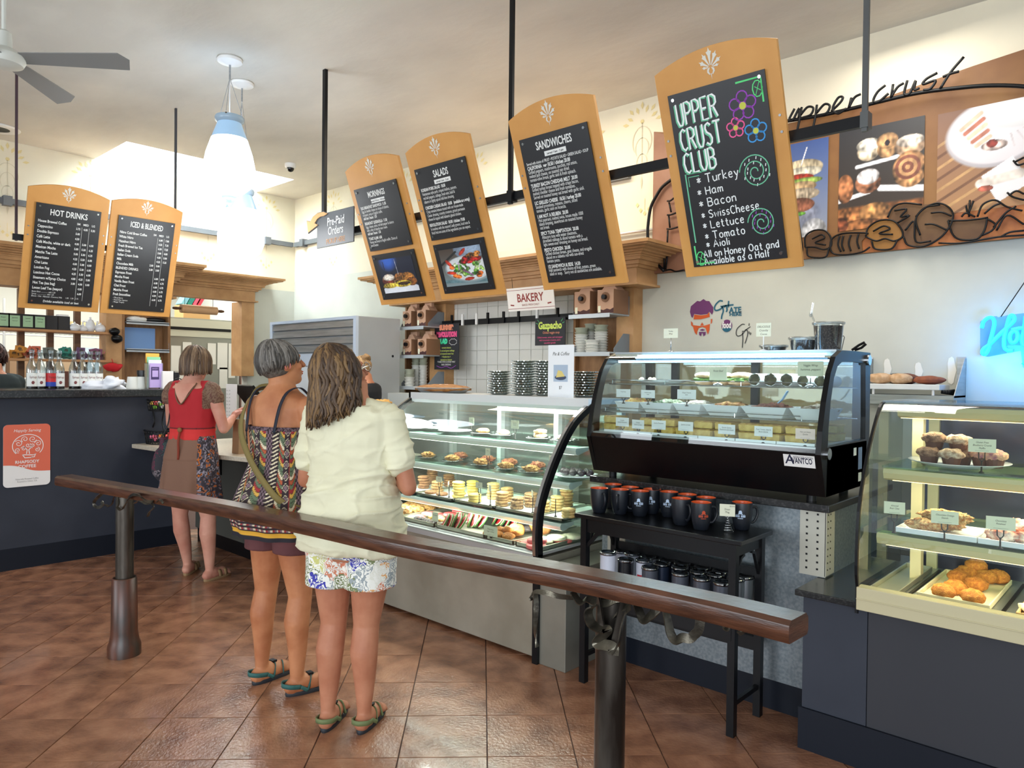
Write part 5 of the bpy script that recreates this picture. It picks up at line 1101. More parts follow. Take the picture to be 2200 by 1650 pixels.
def tumbler(label, m, h=.125, r=.037, band=0, g='lidded steel tumblers on the lower table shelf'):
    t = thing('tumbler', label, 'tumbler', (0, 0, 0), 0, g)
    B().lathe([(0, 0), (r * .86, 0), (r * .9, .006), (r, h * .6), (r, h)], 24, cap=False).build('body', m, t, smooth=True)
    b = B().lathe([(r, h - .004), (r * 1.07, h - .003), (r * 1.09, h + .004), (r * 1.02, h + .010), (r * .9, h + .010), (r * .86, h + .004), (0, h + .003)], 24, cap=False); b.build('lid', glass('lid_clear', (170, 178, 184), .25, .8), t, smooth=True)
    B().tube([(r * .98 * math.cos(2 * PI * i / 20), r * .98 * math.sin(2 * PI * i / 20), h + .008) for i in range(21)], .0022, 5).build('lid_ring', M_chrome, t, smooth=True)
    if band:
        b = B(); b.add([(r * 1.01 * math.cos(a), r * 1.01 * math.sin(a), z) for z in (h * .15, h * .55) for a in [R(-150 + 40 * band + i * 6) for i in range(8)]], [(i, i + 1, i + 9, i + 8) for i in range(7)]); b.build('printed_band', mat('label_red', (176, 30, 44), .5), t)
    return t
M_tw = mat('tumbler_white', (206, 210, 224), .35); M_tb = mat('tumbler_black', (20, 21, 26), .3); M_tg = mat('tumbler_gunmetal', (84, 88, 98), .32, metal=.4); M_td = mat('tumbler_navy', (44, 54, 74), .32, metal=.4); M_ts = mat('tumbler_steel', (150, 158, 166), .28, metal=.8)
TL_ = [(310, 890, M_tw, 'tall white tumbler at the left end of the lower shelf', 1, .165), (420, 862, M_tw, 'white tumbler behind the tall white one', 0, .125), (605, 880, M_tw, 'white tumbler, second in the back row', 0, .125), (500, 960, M_tb, 'black tumbler between two white ones, front row', 0, .13), (685, 965, M_tw, 'white tumbler with a red printed band', 1, .13), (755, 920, M_tw, 'white tumbler with a dark lid, back row centre', 0, .125),
       (750, 1040, M_tg, 'gunmetal tumbler in front of the red-banded one', 0, .125), (870, 1003, M_td, 'blue grey tumbler right behind the first gunmetal one', 0, .125), (930, 963, M_td, 'dark blue tumbler, back row beside the last white one', 0, .125), (1055, 1040, M_tg, 'gunmetal tumbler, middle row, left one', 0, .125), (1060, 1100, M_tg, 'gunmetal tumbler, front row, second of four', 0, .125), (1105, 990, M_td, 'dark blue tumbler, back row centre right', 0, .125), (1245, 1085, M_tg, 'gunmetal tumbler, middle row, centre one', 0, .125),
       (1280, 1150, M_tg, 'gunmetal tumbler, front row, third of four', 0, .125), (1305, 1035, M_td, 'dark blue tumbler, back row, third from the right', 0, .125), (1425, 1115, M_tg, 'gunmetal tumbler, middle row, right one', 0, .125), (1490, 1195, M_tg, 'gunmetal tumbler, front row, beside the table leg', 0, .125), (1490, 1075, M_td, 'dark blue tumbler, back row, beside the right table leg', 0, .125), (1630, 1155, M_ts, 'bright steel tumbler half behind the front table leg', 0, .125), (1745, 1120, M_ts, 'bright steel tumbler at the right end of the lower shelf', 0, .125)]
for cx, cy, m, lb, bd_, h in TL_:
    q = hit(1240 + cx / 4.783, 1000 + cy / 4.783, z=SZ + h + .008); t = tumbler(lb, m, h, band=bd_); t.location = (min(max(q.x, LX[0] + .055), LX[1] - .03), min(max(q.y, TY0 + .045), TY1 - .055), SZ)

# ------------------------------------------------------------------ behind the counters
# tall steel refrigerator in the corner
q1 = hit(765, 678, z=2.06); FX1 = q1.x; FYf = q1.y; FX0 = hit(580, 690, y=FYf).x; FYb = min(hit(860, 684, x=FX1).y, YR - .05)
fr = thing('tall_refrigerator', 'tall grey steel refrigerator with louvred top grille in the far corner', 'refrigerator', ((FX0 + FX1) / 2, (FYf + FYb) / 2, 0))
M_fr = mat('fridge_steel', (168, 172, 174), .4, metal=.35, c2=(158, 162, 165), ns=1.5)
B().box(FX0, FX1, FYf + .03, FYb, 0, 2.06).build('cabinet_body', M_fr, fr, world=True, bev=.006)
B().box(FX1 - .05, FX1, FYf, FYf + .03, 1.55, 2.06).box(FX0, FX0 + .05, FYf, FYf + .03, 1.55, 2.06).box(FX0 + .05, FX1 - .05, FYf, FYf + .03, 2.03, 2.06).box(FX0 + .05, FX1 - .05, FYf, FYf + .03, 1.55, 1.68).build('fascia', mat('fascia_blue_grey', (176, 186, 200), .4), fr, world=True)
for i in range(4): B().prismx([(FYf + .028, 1.69 + i * .085), (FYf + .004, 1.70 + i * .085), (FYf + .012, 1.765 + i * .085), (FYf + .028, 1.77 + i * .085)], FX0 + .05, FX1 - .05).build('louvre', M_steel, fr, world=True)
B().box(FX0, FX1, FYf + .005, FYf + .03, .1, 1.54).build('door', mat('fridge_door_white', (206, 210, 214), .35), fr, world=True)
B().box(FX0 + .35, FX0 + .5, FYf - .002, FYf, 1.60, 1.63).build('nameplate', M_steel, fr, world=True)
for (yy, zz) in ((.12, .42), (.42, .40), (.42, .98), (.1, 1.0)): B().cyl((FX1, FYf + yy + .05, 2.06 - zz), (FX1 + .004, FYf + yy + .05, 2.06 - zz), .013, n=12).build('screw_cap', M_black, fr, world=True)

# steel shelves with cartons, cups, bowls in the two bays
def shelfplate(px0, px1, py, name, lab, y=5.0):
    a, b_ = hit(px0, py, y=y), hit(px1, py, y=y)
    t = thing(name, lab, 'shelf', ((a.x + b_.x) / 2, y, a.z))
    B().box(a.x, b_.x, y, YR - .065, a.z - .012, a.z).box(a.x, b_.x, y - .004, y, a.z - .035, a.z).build('plate', mat('shelf_zinc', (176, 184, 190), .4, metal=.3), t, world=True)
    for x in (a.x + .004, b_.x): B().prismx([(y + .06, a.z), (YR - .065, a.z), (YR - .065, a.z + .16), (y + .2, a.z + .16), (y + .06, a.z + .03)], x - .004, x).build('side_plate', mat('shelf_zinc_dark', (128, 136, 144), .45, metal=.3), t, world=True)
    return a, b_
S = {}
for k, a in {'L1': (853, 910, 703, 'top steel shelf in the left bay'), 'L2': (853, 910, 763, 'middle steel shelf in the left bay'), 'L3': (853, 910, 829, 'bottom steel shelf in the left bay'), 'R1': (1222, 1310, 677, 'top steel shelf in the right bay'), 'R2': (1222, 1310, 757, 'bottom steel shelf in the right bay')}.items():
    S[k] = shelfplate(a[0], a[1], a[2], 'bay_shelf', a[3] + ' of the timber surround')
def carton(label, w_=.15, d=.22, h=.19):
    t = thing('drink_carton', label, 'carton', (0, 0, 0), 0, 'kraft coffee cartons on the bay shelves')
    M_k = mat('kraft_card', (186, 148, 122), .7); M_kb = mat('carton_brown_print', (66, 34, 34), .7); M_ks = mat('carton_side', (128, 92, 66), .7)
    b = B().use(M_k).box(-w_ / 2, w_ / 2, 0, d, 0, h).use(M_ks).box(w_ / 2, w_ / 2 + .0015, 0, d, 0, h)
    b.use(M_k).prism([(-w_ / 2, h), (w_ / 2, h), (w_ * .18, h + .055), (-w_ * .18, h + .055)], d * .5, off=d * .25)
    b.build('box', None, t)
    B().box(-.055, .055, d * .42, d * .58, h + .04, h + .085).build('handle', M_k, t)
    B().prism([(-w_ / 2, .002), (w_ / 2, .002), (w_ / 2, .045), (w_ * .3, .03), (w_ * .1, .04), (-.02, .028), (-w_ * .3, .036), (-w_ / 2, .026)], .001, off=-.0015).build('printed_edge', M_kb, t)
    B().cyl((0, 0, h * .68), (0, -.006, h * .68), .042, n=20).build('spout_ring', M_ks, t); B().cyl((0, -.006, h * .68), (0, -.035, h * .68), .02, n=16).build('spout_cap', M_black, t)
    B().box(-w_ / 2 + .008, -w_ / 2 + .035, -.002, -.001, .01, .065).build('label', M_card, t)
    return t
for k, pxs, lbs in (('L1', (874, 905), ('left carton on the top left-bay shelf', 'right carton on the top left-bay shelf')), ('L2', (875, 907), ('left carton on the middle left-bay shelf', 'right carton on the middle left-bay shelf')), ('R1', (1250, 1300), ('left carton on the right-bay shelf', 'right carton on the right-bay shelf'))):
    for px, lb in zip(pxs, lbs):
        a = S[k][0]; t = carton('kraft cardboard coffee carton with black spout, ' + lb, .165 if k == 'R1' else .14, h=.20 if k == 'R1' else .17); x = hit(px, 700, y=5.03).x; t.location = (x, 5.03, a.z)
M_cup = mat('paper_cup_white', (222, 222, 214), .5); M_cupg = mat('paper_cup_sage', (168, 172, 152), .5)
def stack(name, label, cat, px, pyb, pyt, r, y, m1=M_cup, n=10, z=None, m2=None, flare=1.08, grp=None):
    a = hit(px, pyb, y=y); h = hit(px, pyt, y=y).z - (z or a.z)
    base = Vector((a.x, y, z or a.z))
    for i in range(n):
        t = thing(name, label, cat, base + Vector((0, 0, h * i / n)), 0, grp or label)
        b = B().use(m1 if not (m2 and i >= n - 2) else m2); hh = h / n * (1.0 if i < n - 1 else 1.6)
        b.lathe([(r * .86, 0), (r, hh * .8), (r * flare, hh * .85), (r * flare, hh)], 16, cap=False).lathe([(0, hh * .2), (r * .9, hh * .3)], 16, cap=False)
        o = b.build('bowl', None, None, smooth=True); o.name = name; 
        lb = t['label']; g_ = t['group']; loc = t.location.copy(); bpy.data.objects.remove(t); o.location = loc; tag(o, lb, cat, g_)
stack('paper_bowl', 'white paper bowl in the left tall stack on the right-bay shelf', 'bowl', 1249, 754, 708, .058, 5.15, n=9, m2=M_cupg, z=S['R2'][0].z)
stack('paper_bowl', 'white paper bowl in the back stack on the right-bay shelf', 'bowl', 1268, 752, 700, .05, 5.28, n=9, m2=M_cupg, z=S['R2'][0].z)
stack('paper_bowl', 'white paper bowl in the right tall stack on the right-bay shelf', 'bowl', 1291, 754, 702, .058, 5.2, n=10, m2=M_cupg, z=S['R2'][0].z)
stack('paper_bowl', 'flat white paper bowl in the short front stack on the right-bay shelf', 'bowl', 1272, 755, 734, .06, 5.06, n=4, z=S['R2'][0].z)
stack('paper_cup', 'pale paper cup in the left back stack, bottom left-bay shelf', 'cup', 893, 826, 772, .045, 5.2, n=9, m2=M_cupg, z=S['L3'][0].z)
stack('paper_cup', 'pale paper cup in the right back stack, bottom left-bay shelf', 'cup', 909, 826, 772, .045, 5.24, n=9, m2=M_cupg, z=S['L3'][0].z)
stack('paper_cup', 'white paper cup in the short front stack, bottom left-bay shelf', 'cup', 880, 826, 797, .055, 5.08, n=5, m2=M_cupg, z=S['L3'][0].z)

# clip strip, chalk signs, bakery sign
yt = 5.27
a, c = hit(930, 697, y=yt), hit(1232, 685, y=yt)
cs = thing('clip_strip', 'black strip with clothes pegs mounted across the white tiles', 'rail', ((a.x + c.x) / 2, yt, a.z))
B().box(a.x - .15, c.x, yt - .012, yt, a.z - .028, a.z + .028).build('strip', M_black, cs, world=True)
for px, cl in ((943, 0), (974, 0), (997, 1), (1027, 1), (1051, 0), (1085, 0), (1117, 0), (1157, 1), (1201, 0)):
    x = hit(px, 690, y=yt).x; B().box(x - .012, x + .012, yt - .03, yt - .012, a.z - .03, a.z + .085).build('peg', M_white if cl else M_black, cs, world=True)
ZS = a.z
def poster(name, label, px0, px1, py0, py1, fn, y=yt - .045):
    p0, p1 = hit(px0, py0, y=y), hit(px1, py1, y=y); t = thing(name, label, 'sign', ((p0.x + p1.x) / 2, y, p1.z)); w_, h_ = p1.x - p0.x, p0.z - p1.z
    B().box(-w_ / 2, w_ / 2, 0, .006, 0, h_).build('panel', mat('slate_sheet', (34, 36, 42), .6), t); b = B(); fn(b, w_, h_); b.build('chalk_lettering', None, t); return t
M_sal = mat('chalk_salmon', (240, 150, 116), .8); M_hot = mat('chalk_hot_pink', (236, 88, 140), .8); M_mint = mat('chalk_mint', (70, 214, 160), .8); M_lime = mat('chalk_lime', (214, 232, 110), .8)
def sg1(b, w_, h_):
    for tx, m, z in (('SUMMER', M_sal, .87), ('REVOLUTION', M_hot, .72), ('SALAD', M_mint, .57)): b.use(m).text(tx, h_ * .14, -w_ * .42 if tx == 'SALAD' else 0, h_ * z, -.001, 'LEFT' if tx == 'SALAD' else 'CENTER', fit=w_ * (.5 if tx == 'SALAD' else .84), bold=.007)
    b.use(M_ink); flatline(b, [(w_ * .27 + w_ * .14 * (1 + .2 * (i % 2)) * math.cos(i * PI / 8), h_ * .6 + h_ * .06 * (1 + .2 * (i % 2)) * math.sin(i * PI / 8)) for i in range(16)], .004, -.001, True)
    b.use(M_lime)
    for i, l in enumerate(('romaine lettuce', 'with red and green cabbage', 'local seasonal stone fruit', '+ blueberries +', 'toasted nut clusters')): b.text(l, h_ * .055, 0, h_ * (.46 - i * .066), -.001, 'CENTER', fit=w_ * .84)
    b.use(M_ink)
    for i, l in enumerate(('TOSSED WITH A HONEY MINT', 'BASIL DRESSING')): b.text(l, h_ * .05, 0, h_ * (.15 - i * .06), -.001, 'CENTER', fit=w_ * .84)
    b.use(CH['p']); flatline(b, curve2([(-w_ * .4, h_ * .08), (-w_ * .2, h_ * .04), (0, h_ * .07), (w_ * .2, h_ * .03), (w_ * .4, h_ * .09)]), .005, -.001)
poster('chalk_sign', 'narrow chalk sign SUMMER REVOLUTION SALAD pegged at the left of the strip', 934, 985, 697, 794, sg1)
def sg2(b, w_, h_):
    b.use(M_lime).text('Gazpacho', h_ * .36, 0, h_ * .6, -.001, 'CENTER', fit=w_ * .78, bold=.004); b.use(M_sal).text('Chilled veggie soup', h_ * .12, w_ * .04, h_ * .42, -.001, 'CENTER', fit=w_ * .7); b.use(M_hot)
    for i, l in enumerate(('Chilled tomato, onion, and red pepper', 'with homemade croutons, and a', 'cucumber garnish')): b.text(l, h_ * .09, 0, h_ * (.26 - i * .1), -.001, 'CENTER', fit=w_ * .88)
    b.use(CH['g'])
    for x in (-1, 1): flatline(b, [(x * w_ * .36, h_ * .84), (x * w_ * .42, h_ * .94)], .004, -.001); flatline(b, [(x * w_ * .40, h_ * .78), (x * w_ * .47, h_ * .82)], .004, -.001)
poster('chalk_sign', 'small square chalk sign Gazpacho pegged at the right of the strip', 1150, 1214, 684, 741, sg2)
y_ = 4.95; p0, p1 = hit(1093, 618, y=y_), hit(1192, 658, y=y_); w_, h_ = p1.x - p0.x, .19
bk = thing('bakery_sign', 'white enamel sign reading BAKERY BAKED FRESH DAILY hung under the cornice', 'sign', ((p0.x + p1.x) / 2, y_, p1.z + .0))
MB_ = Matrix.Rotation(R(10), 4, 'X')
b = B().use(M_pwhite); b.M = MB_; b.box(-w_ / 2, w_ / 2, 0, .008, -.02, h_); b.use(mat('sign_oxblood', (140, 52, 48), .6)); b.text('BAKERY', h_ * .55, 0, h_ * .32, -.001, 'CENTER', fit=w_ * .74, bold=.002); b.text('BAKED FRESH DAILY', h_ * .14, 0, h_ * .12, -.001, 'CENTER', fit=w_ * .6); b.box(-w_ / 2, w_ / 2, -.0008, 0, h_ * .88, h_ * .9); b.box(-w_ / 2, w_ / 2, -.0008, 0, 0, .004)
for s_ in (-1, 1): flatline(b, [(s_ * w_ * .36, h_ * .17), (s_ * w_ * .44, h_ * .2)], .012, -.001)
b.build('panel', None, bk)
B().tube([(-w_ / 2 + .03, .02, h_ - .01), (-w_ / 2 + .01, .03, h_ + .10)], .002, 4).tube([(w_ / 2 - .03, .02, h_ - .01), (w_ / 2 - .01, .03, h_ + .10)], .002, 4).build('hanging_wire', M_black, bk)

# things standing on the curved case and steel counter
CT = 1.345
def plates(px, pyb, pyt, r, y, label, z=CT):
    x = hit(px, pyb, y=y).x; h = hit(px, pyt, y=y).z - z; n = max(int(h / .0155), 3)
    t = thing('glass_plate', label, 'plate', (x, y, z), 0, label + 's')
    B().lathe([(0, 0), (r * .6, .001), (r * .75, .006), (r, .012), (r * 1.02, .013), (r * .98, .0155), (r * .7, .008), (0, .004)], 26, cap=False).build('rim_and_well', glass('pressed_glass', (196, 210, 206), .22, .85), t, smooth=True)
    b = B()
    for i in range(26): a = 2 * PI * i / 26; b.box(r * .99, r * 1.03, -.003, .003, .010, .016, M=spin(a))
    b.build('scalloped_edge', glass('pressed_glass_edge', (216, 226, 222), .4, .9), t, kind='stuff')
    for i in range(1, n): dup(t, (x, y, z + i * h / n), i * .1)
plates(1073, 842, 797, .078, 3.52, 'clear scalloped glass plate in the short left stack on the case')
plates(1126, 845, 775, .082, 3.52, 'clear scalloped glass plate in the tall centre stack on the case')
plates(1172, 846, 775, .082, 3.60, 'clear glass plate in the tall stack half behind the paper sign')
plates(1256, 850, 798, .085, 3.58, 'clear glass plate in the right stack on the curved case')
q = hit(1204, 845, y=3.42)
sg = thing('table_sign', 'tall white tent sign Pie & Coffee $7 standing on the curved case', 'sign', (q.x, 3.42, CT)); hh = hit(1204, 741, y=3.42).z - CT; ww = (hit(1232, 800, y=3.42).x - hit(1177, 800, y=3.42).x) / 2
b = B().use(M_cardw).box(-ww, ww, 0, .003, 0, hh).use(M_text); b.text('Pie & Coffee', .03, 0, hh * .8, -.001, 'CENTER', fit=ww * 1.5, shear=.3); b.text('$7', .026, 0, hh * .16, -.001, 'CENTER')
b.use(mat('print_pale_blue', (170, 186, 204), .6)).box(-ww * .55, ww * .55, -.0012, 0, hh * .3, hh * .62).use(mat('print_navy', (60, 70, 96), .6)); b.poly2([(ww * .45 * math.cos(i * PI / 8), hh * .38 + hh * .05 * math.sin(i * PI / 8)) for i in range(16)], -.0016); b.use(mat('print_pie_yellow', (220, 200, 120), .6)); b.poly2([(-ww * .35, hh * .38), (ww * .35, hh * .4), (ww * .1, hh * .5), (-ww * .2, hh * .52)], -.002)
b.build('sheet', None, sg)
q0, q1 = hit(912, 830, y=3.45), hit(995, 830, y=3.45); r = (q1.x - q0.x) / 2
pi = thing('baked_pie', 'browned pie in a foil tin on the left end of the curved case', 'pie', ((q0.x + q1.x) / 2, 3.45, CT))
B().lathe([(0, 0), (r * .75, 0), (r, .035), (r * 1.04, .037), (r * 1.04, .040), (r * .95, .038)], 30, cap=False).build('tin', M_alu, pi, smooth=True)
def lumpy(b, c, rx, ry, rz, seed=0, amp=.15, f=30, n=20, k=10):
    s0 = len(b.v); b.ell(c, (rx, ry, rz), n, k)
    for i in range(s0, len(b.v)):
        p = Vector(b.v[i]); d = p - Vector(c); o_ = Vector((seed * 7.3, seed * 3.1, 0)); q_ = 1 + amp * (noise.noise(p * f + o_) + .45 * noise.noise(p * f * 2.6 + o_)); b.v[i] = tuple(Vector(c) + d * q_)
    return b
M_crust = mat('pie_crust', (186, 128, 62), .6, c2=(140, 88, 40), ns=30, bump=.3)
lumpy(B(), (0, 0, .03), r * .98, r * .98, .03, 1).build('crust', M_crust, pi, smooth=True)
B().lathe([(0, .055), (.03, .062), (.05, .058), (.055, .05)], 16).build('paper_doily', M_white, pi)
# tongs, holders, tubs on the sandwich case
AT = 1.604
def tub(label, px, pyb, pyt, rt, lid=True, fill=.8):
    y = 3.45; a = hit(px, pyb, y=y); h = hit(px, pyt, y=y).z - AT
    t = thing('deli_tub', label, 'tub', (a.x, y, AT)); r0 = rt * .82
    B().lathe([(0, 0), (r0, 0), (r0 * 1.02, .004), (rt, h - .008), (rt * 1.04, h - .006)], 28, cap=False).build('tub_wall', M_clear, t, smooth=True)
    B().lathe([(rt * .98, h - .012), (rt * 1.07, h - .011), (rt * 1.08, h - .002), (rt * 1.0, h), (0, h - .001)], 28, cap=False).build('lid', glass('lid_frosted', (226, 232, 236), .12, .6, .2), t, smooth=True)
    B().lathe([(0, .003), (r0 * .97, .003), (r0 + (rt - r0) * fill - .003, h * fill), (0, h * fill * 1.02)], 24, cap=False).build('coffee_beans', mat('dark_granules', (44, 36, 32), .7, c2=(84, 74, 66), ns=160, lo=.5, hi=.6), t)
tub('low clear tub of dark chocolate bits with clear lid, left of three', 1662, 760, 741, .063, fill=.7)
tub('medium clear tub of dark chocolate bits, middle of three', 1725, 758, 724, .062, fill=.78)
tub('tall clear tub of dark chocolate bits, right of three', 1779, 757, 692, .066, fill=.86)
def holder(label, px, pyb, pyt, lines, w_=.075, h_=.05, y=3.4, z=AT, tall=None, m=M_chrome, tilt=0):
    a = hit(px, pyb, y=y); zt = hit(px, pyt, y=y).z - z
    t = thing('price_sign', label, 'price card', (a.x, y, z)); t.rotation_euler = (0, 0, tilt)
    b = B(); b.tube([(0, 0, 0), (0, 0, zt - h_ * .4)], .0025, 6).lathe([(0, 0), (.022, 0), (.024, .004), (.006, .012), (0, .014)], 14).tube([(.012 * math.cos(R(q)), 0, zt - h_ * .7 + .012 * math.sin(R(q))) for q in range(-90, 271, 30)], .0015, 5); b.build('holder', m, t, smooth=True)
    b = B().use(M_card).box(-w_ / 2, w_ / 2, -.003, -.002, zt - h_, zt).use(M_text)
    for i, l in enumerate(lines): b.text(l, h_ * .22, 0, zt - h_ * (.35 + .27 * i), -.0035, 'CENTER', fit=w_ * .85, shear=.2)
    b.build('card', None, t); return t
holder('white card on a tall wire holder at the left of the sandwich case top', 1441, 763, 706, ['Turkey', 'Wrap'], .085, .05)
holder('clear plastic card on a twisted stand left of the low tub', 1640, 760, 694, ['DELICIOUS', 'Crunchy', 'Cocoa'], .07, .065, m=M_white, tilt=.15)
t = thing('plastic_spoon', 'clear plastic scoop leaning on the tall tub', 'spoon', hit(1752, 697, y=3.4)); B().tube([(0, 0, 0), (-.02, 0, .05), (-.012, 0, .10)], .004, 6).ell((-.022, 0, .045), (.008, .004, .012), 8, 6).build('handle', M_clear, t)
t = thing('wire_hook', 'bent black wire card holder behind the tall tub', 'holder', hit(1808, 752, y=3.55)); B().tube([(0, 0, 0), (.012, 0, .06), (.008, 0, .066), (-.004, 0, .062)], .0018, 5).build('wire', M_black, t)
t = thing('tongs', 'black tongs lying on the right end of the sandwich case', 'tongs', hit(1845, 752, y=3.55)); B().tube([(-.03, 0, 0), (0, 0, .022), (.025, 0, .035)], .006, 6).tube([(-.02, .01, 0), (.008, .01, .01), (.028, .01, .028)], .006, 6).build('arm', M_black, t)
# ------------------------------------------------------------------ food
def fm(n, c, c2, ns=40, bump=.4, rough=.6): return mat(n, c, rough, c2=c2, ns=ns, bump=bump, lo=.35, hi=.65)
M_ck = {'yel': fm('cookie_lemon', (240, 216, 120), (226, 196, 96), 25), 'tan': fm('cookie_tan', (216, 178, 116), (176, 130, 76), 60), 'brn': fm('cookie_brown', (186, 134, 84), (142, 94, 56), 50), 'chip': fm('cookie_chip', (206, 166, 112), (110, 76, 52), 80), 'pal': fm('cookie_pale', (232, 204, 140), (206, 170, 104), 60)}
M_crumb = fm('streusel', (222, 178, 104), (160, 104, 52), 70, .8); M_glz = fm('glazed_bun', (212, 160, 96), (238, 220, 196), 40, .5); M_choc = fm('chocolate_cake', (74, 42, 30), (48, 26, 20), 60, .6); M_dan = fm('danish_pastry', (192, 120, 56), (240, 208, 150), 95, .9); M_pin = fm('pinwheel', (198, 92, 60), (244, 234, 220), 26, .6); M_conch = fm('orange_bun', (222, 146, 62), (180, 104, 38), 90, .9)
M_pinkf = fm('pink_icing', (240, 116, 112), (232, 92, 96), 20, .1, .35); M_whf = fm('white_icing', (236, 234, 206), (214, 212, 180), 60, .2, .4); M_red = fm('melon_red_icing', (214, 46, 52), (196, 34, 44), 20, .1, .35); M_grn = mat('melon_green', (74, 122, 54), .5); M_crm = mat('melon_cream', (238, 236, 204), .5); M_seed = mat('seed_black', (30, 18, 18), .4); M_salm = mat('melon_pink', (236, 96, 100), .4)
M_blk = fm('dark_glazed', (44, 32, 34), (96, 88, 90), 30, .5, .25); M_bis = fm('biscotti', (228, 184, 108), (206, 152, 76), 40, .5); M_quiche = fm('quiche_side', (226, 196, 110), (206, 170, 84), 40, .3); M_qtop = fm('quiche_top', (206, 168, 84), (168, 122, 58), 60, .5); M_green = fm('lettuce', (116, 150, 70), (70, 110, 44), 40, .6); M_bun = fm('ciabatta', (216, 184, 150), (190, 150, 110), 30, .4); M_wrap = fm('wrap_filling', (92, 84, 54), (50, 50, 36), 60, .6); M_tort = mat('tortilla', (214, 190, 150), .5)
M_paper = mat('greaseproof_paper', (236, 236, 232), .6); M_alut = mat('sheet_pan', (196, 196, 180), .32, metal=.7, c2=(170, 170, 152), ns=4)
def lump(name, label, cat, m, c, rx, ry, rz, seed=0, amp=.12, f=30, grp=None, rz_=0, n=26, k=15, mats=None):
    o = lumpy(B(), (0, 0, rz), rx, ry, rz, seed, amp, f, n, k).build(name, m, None, smooth=True); o.location = c; o.rotation_euler = (0, 0, rz_); tag(o, label, cat, grp); return o
def lcopy(o, c, label=None, rz_=0, scale=1, rot=None):
    r = o.copy(); COL.objects.link(r); r.location = c; r.rotation_euler = rot or (0, 0, rz_); r.scale = (scale,) * 3 if not isinstance(scale, tuple) else scale
    if label: r['label'] = label
    return r
def cookie(m, seed, r=.042, h=.009):
    b = B(); n = 22
    prof = [(r * .8, 0), (r * .97, h * .35), (r, h * .6), (r * .9, h * .92), (r * .55, h * 1.15)]
    b.loft([[(q * (1 + .03 * noise.noise(Vector((j * .9, q * 40, seed)))) * math.cos(2 * PI * j / n), q * (1 + .03 * noise.noise(Vector((j * .9, q * 40, seed)))) * math.sin(2 * PI * j / n), z + .0012 * noise.noise(Vector((j, z * 900, seed * 3)))) for j in range(n)] for q, z in prof])
    return b
def cstack(mk, px, py, z, n, label, r=.042, y=None, h=.0165):
    """stack of cookies whose foot is seen at a pixel, standing on height z"""
    q = hit(px, py, z=z) if y is None else Vector((hit(px, py, y=y).x, y, z)); o = None; L = label
    for i in range(n):
        if o is None: o = cookie(M_ck[mk], px, r, h).build('cookie', M_ck[mk], None, smooth=True); c = o; tag(o, L, 'cookie', L)
        else: c = lcopy(o, (0, 0, 0))
        c.location = (q.x + random.uniform(-.004, .004), q.y + random.uniform(-.004, .004), z + i * h * 1.02); c.rotation_euler = (random.uniform(-.03, .03), random.uniform(-.03, .03), random.random() * 6)
def card(lines, px, pyt, y, z, w_=.075, h_=.05, lab='', m=M_card, holder_='claw', rz=0, hz=None, px_=None):
    """price card in a small claw holder standing on height z"""
    x = hit(px, pyt, y=y).x; zt = hit(px, pyt, y=y).z
    t = thing('price_card', lab, 'price card', (x, y, z)); t.rotation_euler = (0, 0, rz); hb = max(zt - h_ - z, .012)
    b = B(); b.lathe([(0, 0), (.009, 0), (.009, .002), (.003, .006), (.0025, hb * .6), (0, hb * .6)], 10); b.tube([(-.010, 0, hb + .012), (-.009, 0, hb * .7), (0, 0, hb * .5), (.009, 0, hb * .7), (.010, 0, hb + .012)], .0022, 5); b.build('claw_holder', mat('claw_dark', (50, 48, 44), .4, metal=.5), t, smooth=True)
    b = B().use(m).box(-w_ / 2, w_ / 2, -.0042, -.0034, hb, hb + h_).use(M_text); k = len(lines)
    for i, l in enumerate(lines): b.text(l, h_ * .20, 0, hb + h_ * (.56 - .22 * i) + (.06 if k < 3 else .12) * h_, -.0047, 'CENTER', fit=w_ * .86, shear=.2)
    b.box(-w_ * .25, w_ * .25, -.0044, -.0042, hb + h_ * .1, hb + h_ * .115); b.build('card', None, t); return t
# --- curved case, top shelf
zT, zM, zL, zD = 1.094, .909, .697, .561
def gplate(c, r, label, m=None, grp=None):
    o = B().lathe([(0, 0), (r * .6, .001), (r * .95, .012), (r, .013), (r * .96, .015), (r * .6, .005), (0, .004)], 28, cap=False).build('dessert_plate', m or glass('plate_glass', (220, 230, 228), .2, .8), None, smooth=True); o.location = c; tag(o, label, 'plate', grp); return o
xx = hit(975, 912, y=3.28).x
gplate((xx, 3.29, zT), .115, 'large pale blue-white round platter on the top shelf', M_porc)
xx = -3.775; gplate((xx, 3.38, zT), .12, 'white round platter at the left end of the top shelf', M_porc)
tops = [(1038, 'glass plate with a pink-topped tart slice, top shelf left', M_crumb, 0), (1082, 'glass plate with an iced scone behind a cream card, top shelf', M_glz, 1), (1160, 'glass plate with two stacked iced buns, top shelf', M_glz, 2), (1212, 'glass plate with a round bread roll at the right end of the top shelf', M_bun, 1)]
for px, lb, m, n in tops:
    x = hit(px, 905, y=3.30).x; gplate((x, 3.30, zT), .088, lb)
    s_ = lump('pastry', lb.replace('glass plate with a ', 'the ').replace('glass plate with an ', 'the ').replace('glass plate with two stacked ', 'lower of two '), 'pastry', m, (x, 3.30, zT + .008), .045, .034, .017, px, .25, 40)
    if n == 2: lcopy(s_, (x + .004, 3.30, zT + .034), 'upper of two iced buns on a glass plate, top shelf', 1.2, .9)
card(['Spumoni', 'Scones'], 1107, 903, 3.21, zT, .062, .05, 'cream price card in front of the iced scone on the top shelf')
card(['Tart'], 1014, 897, 3.21, zT, .045, .05, 'small price card beside the large platter on the top shelf')
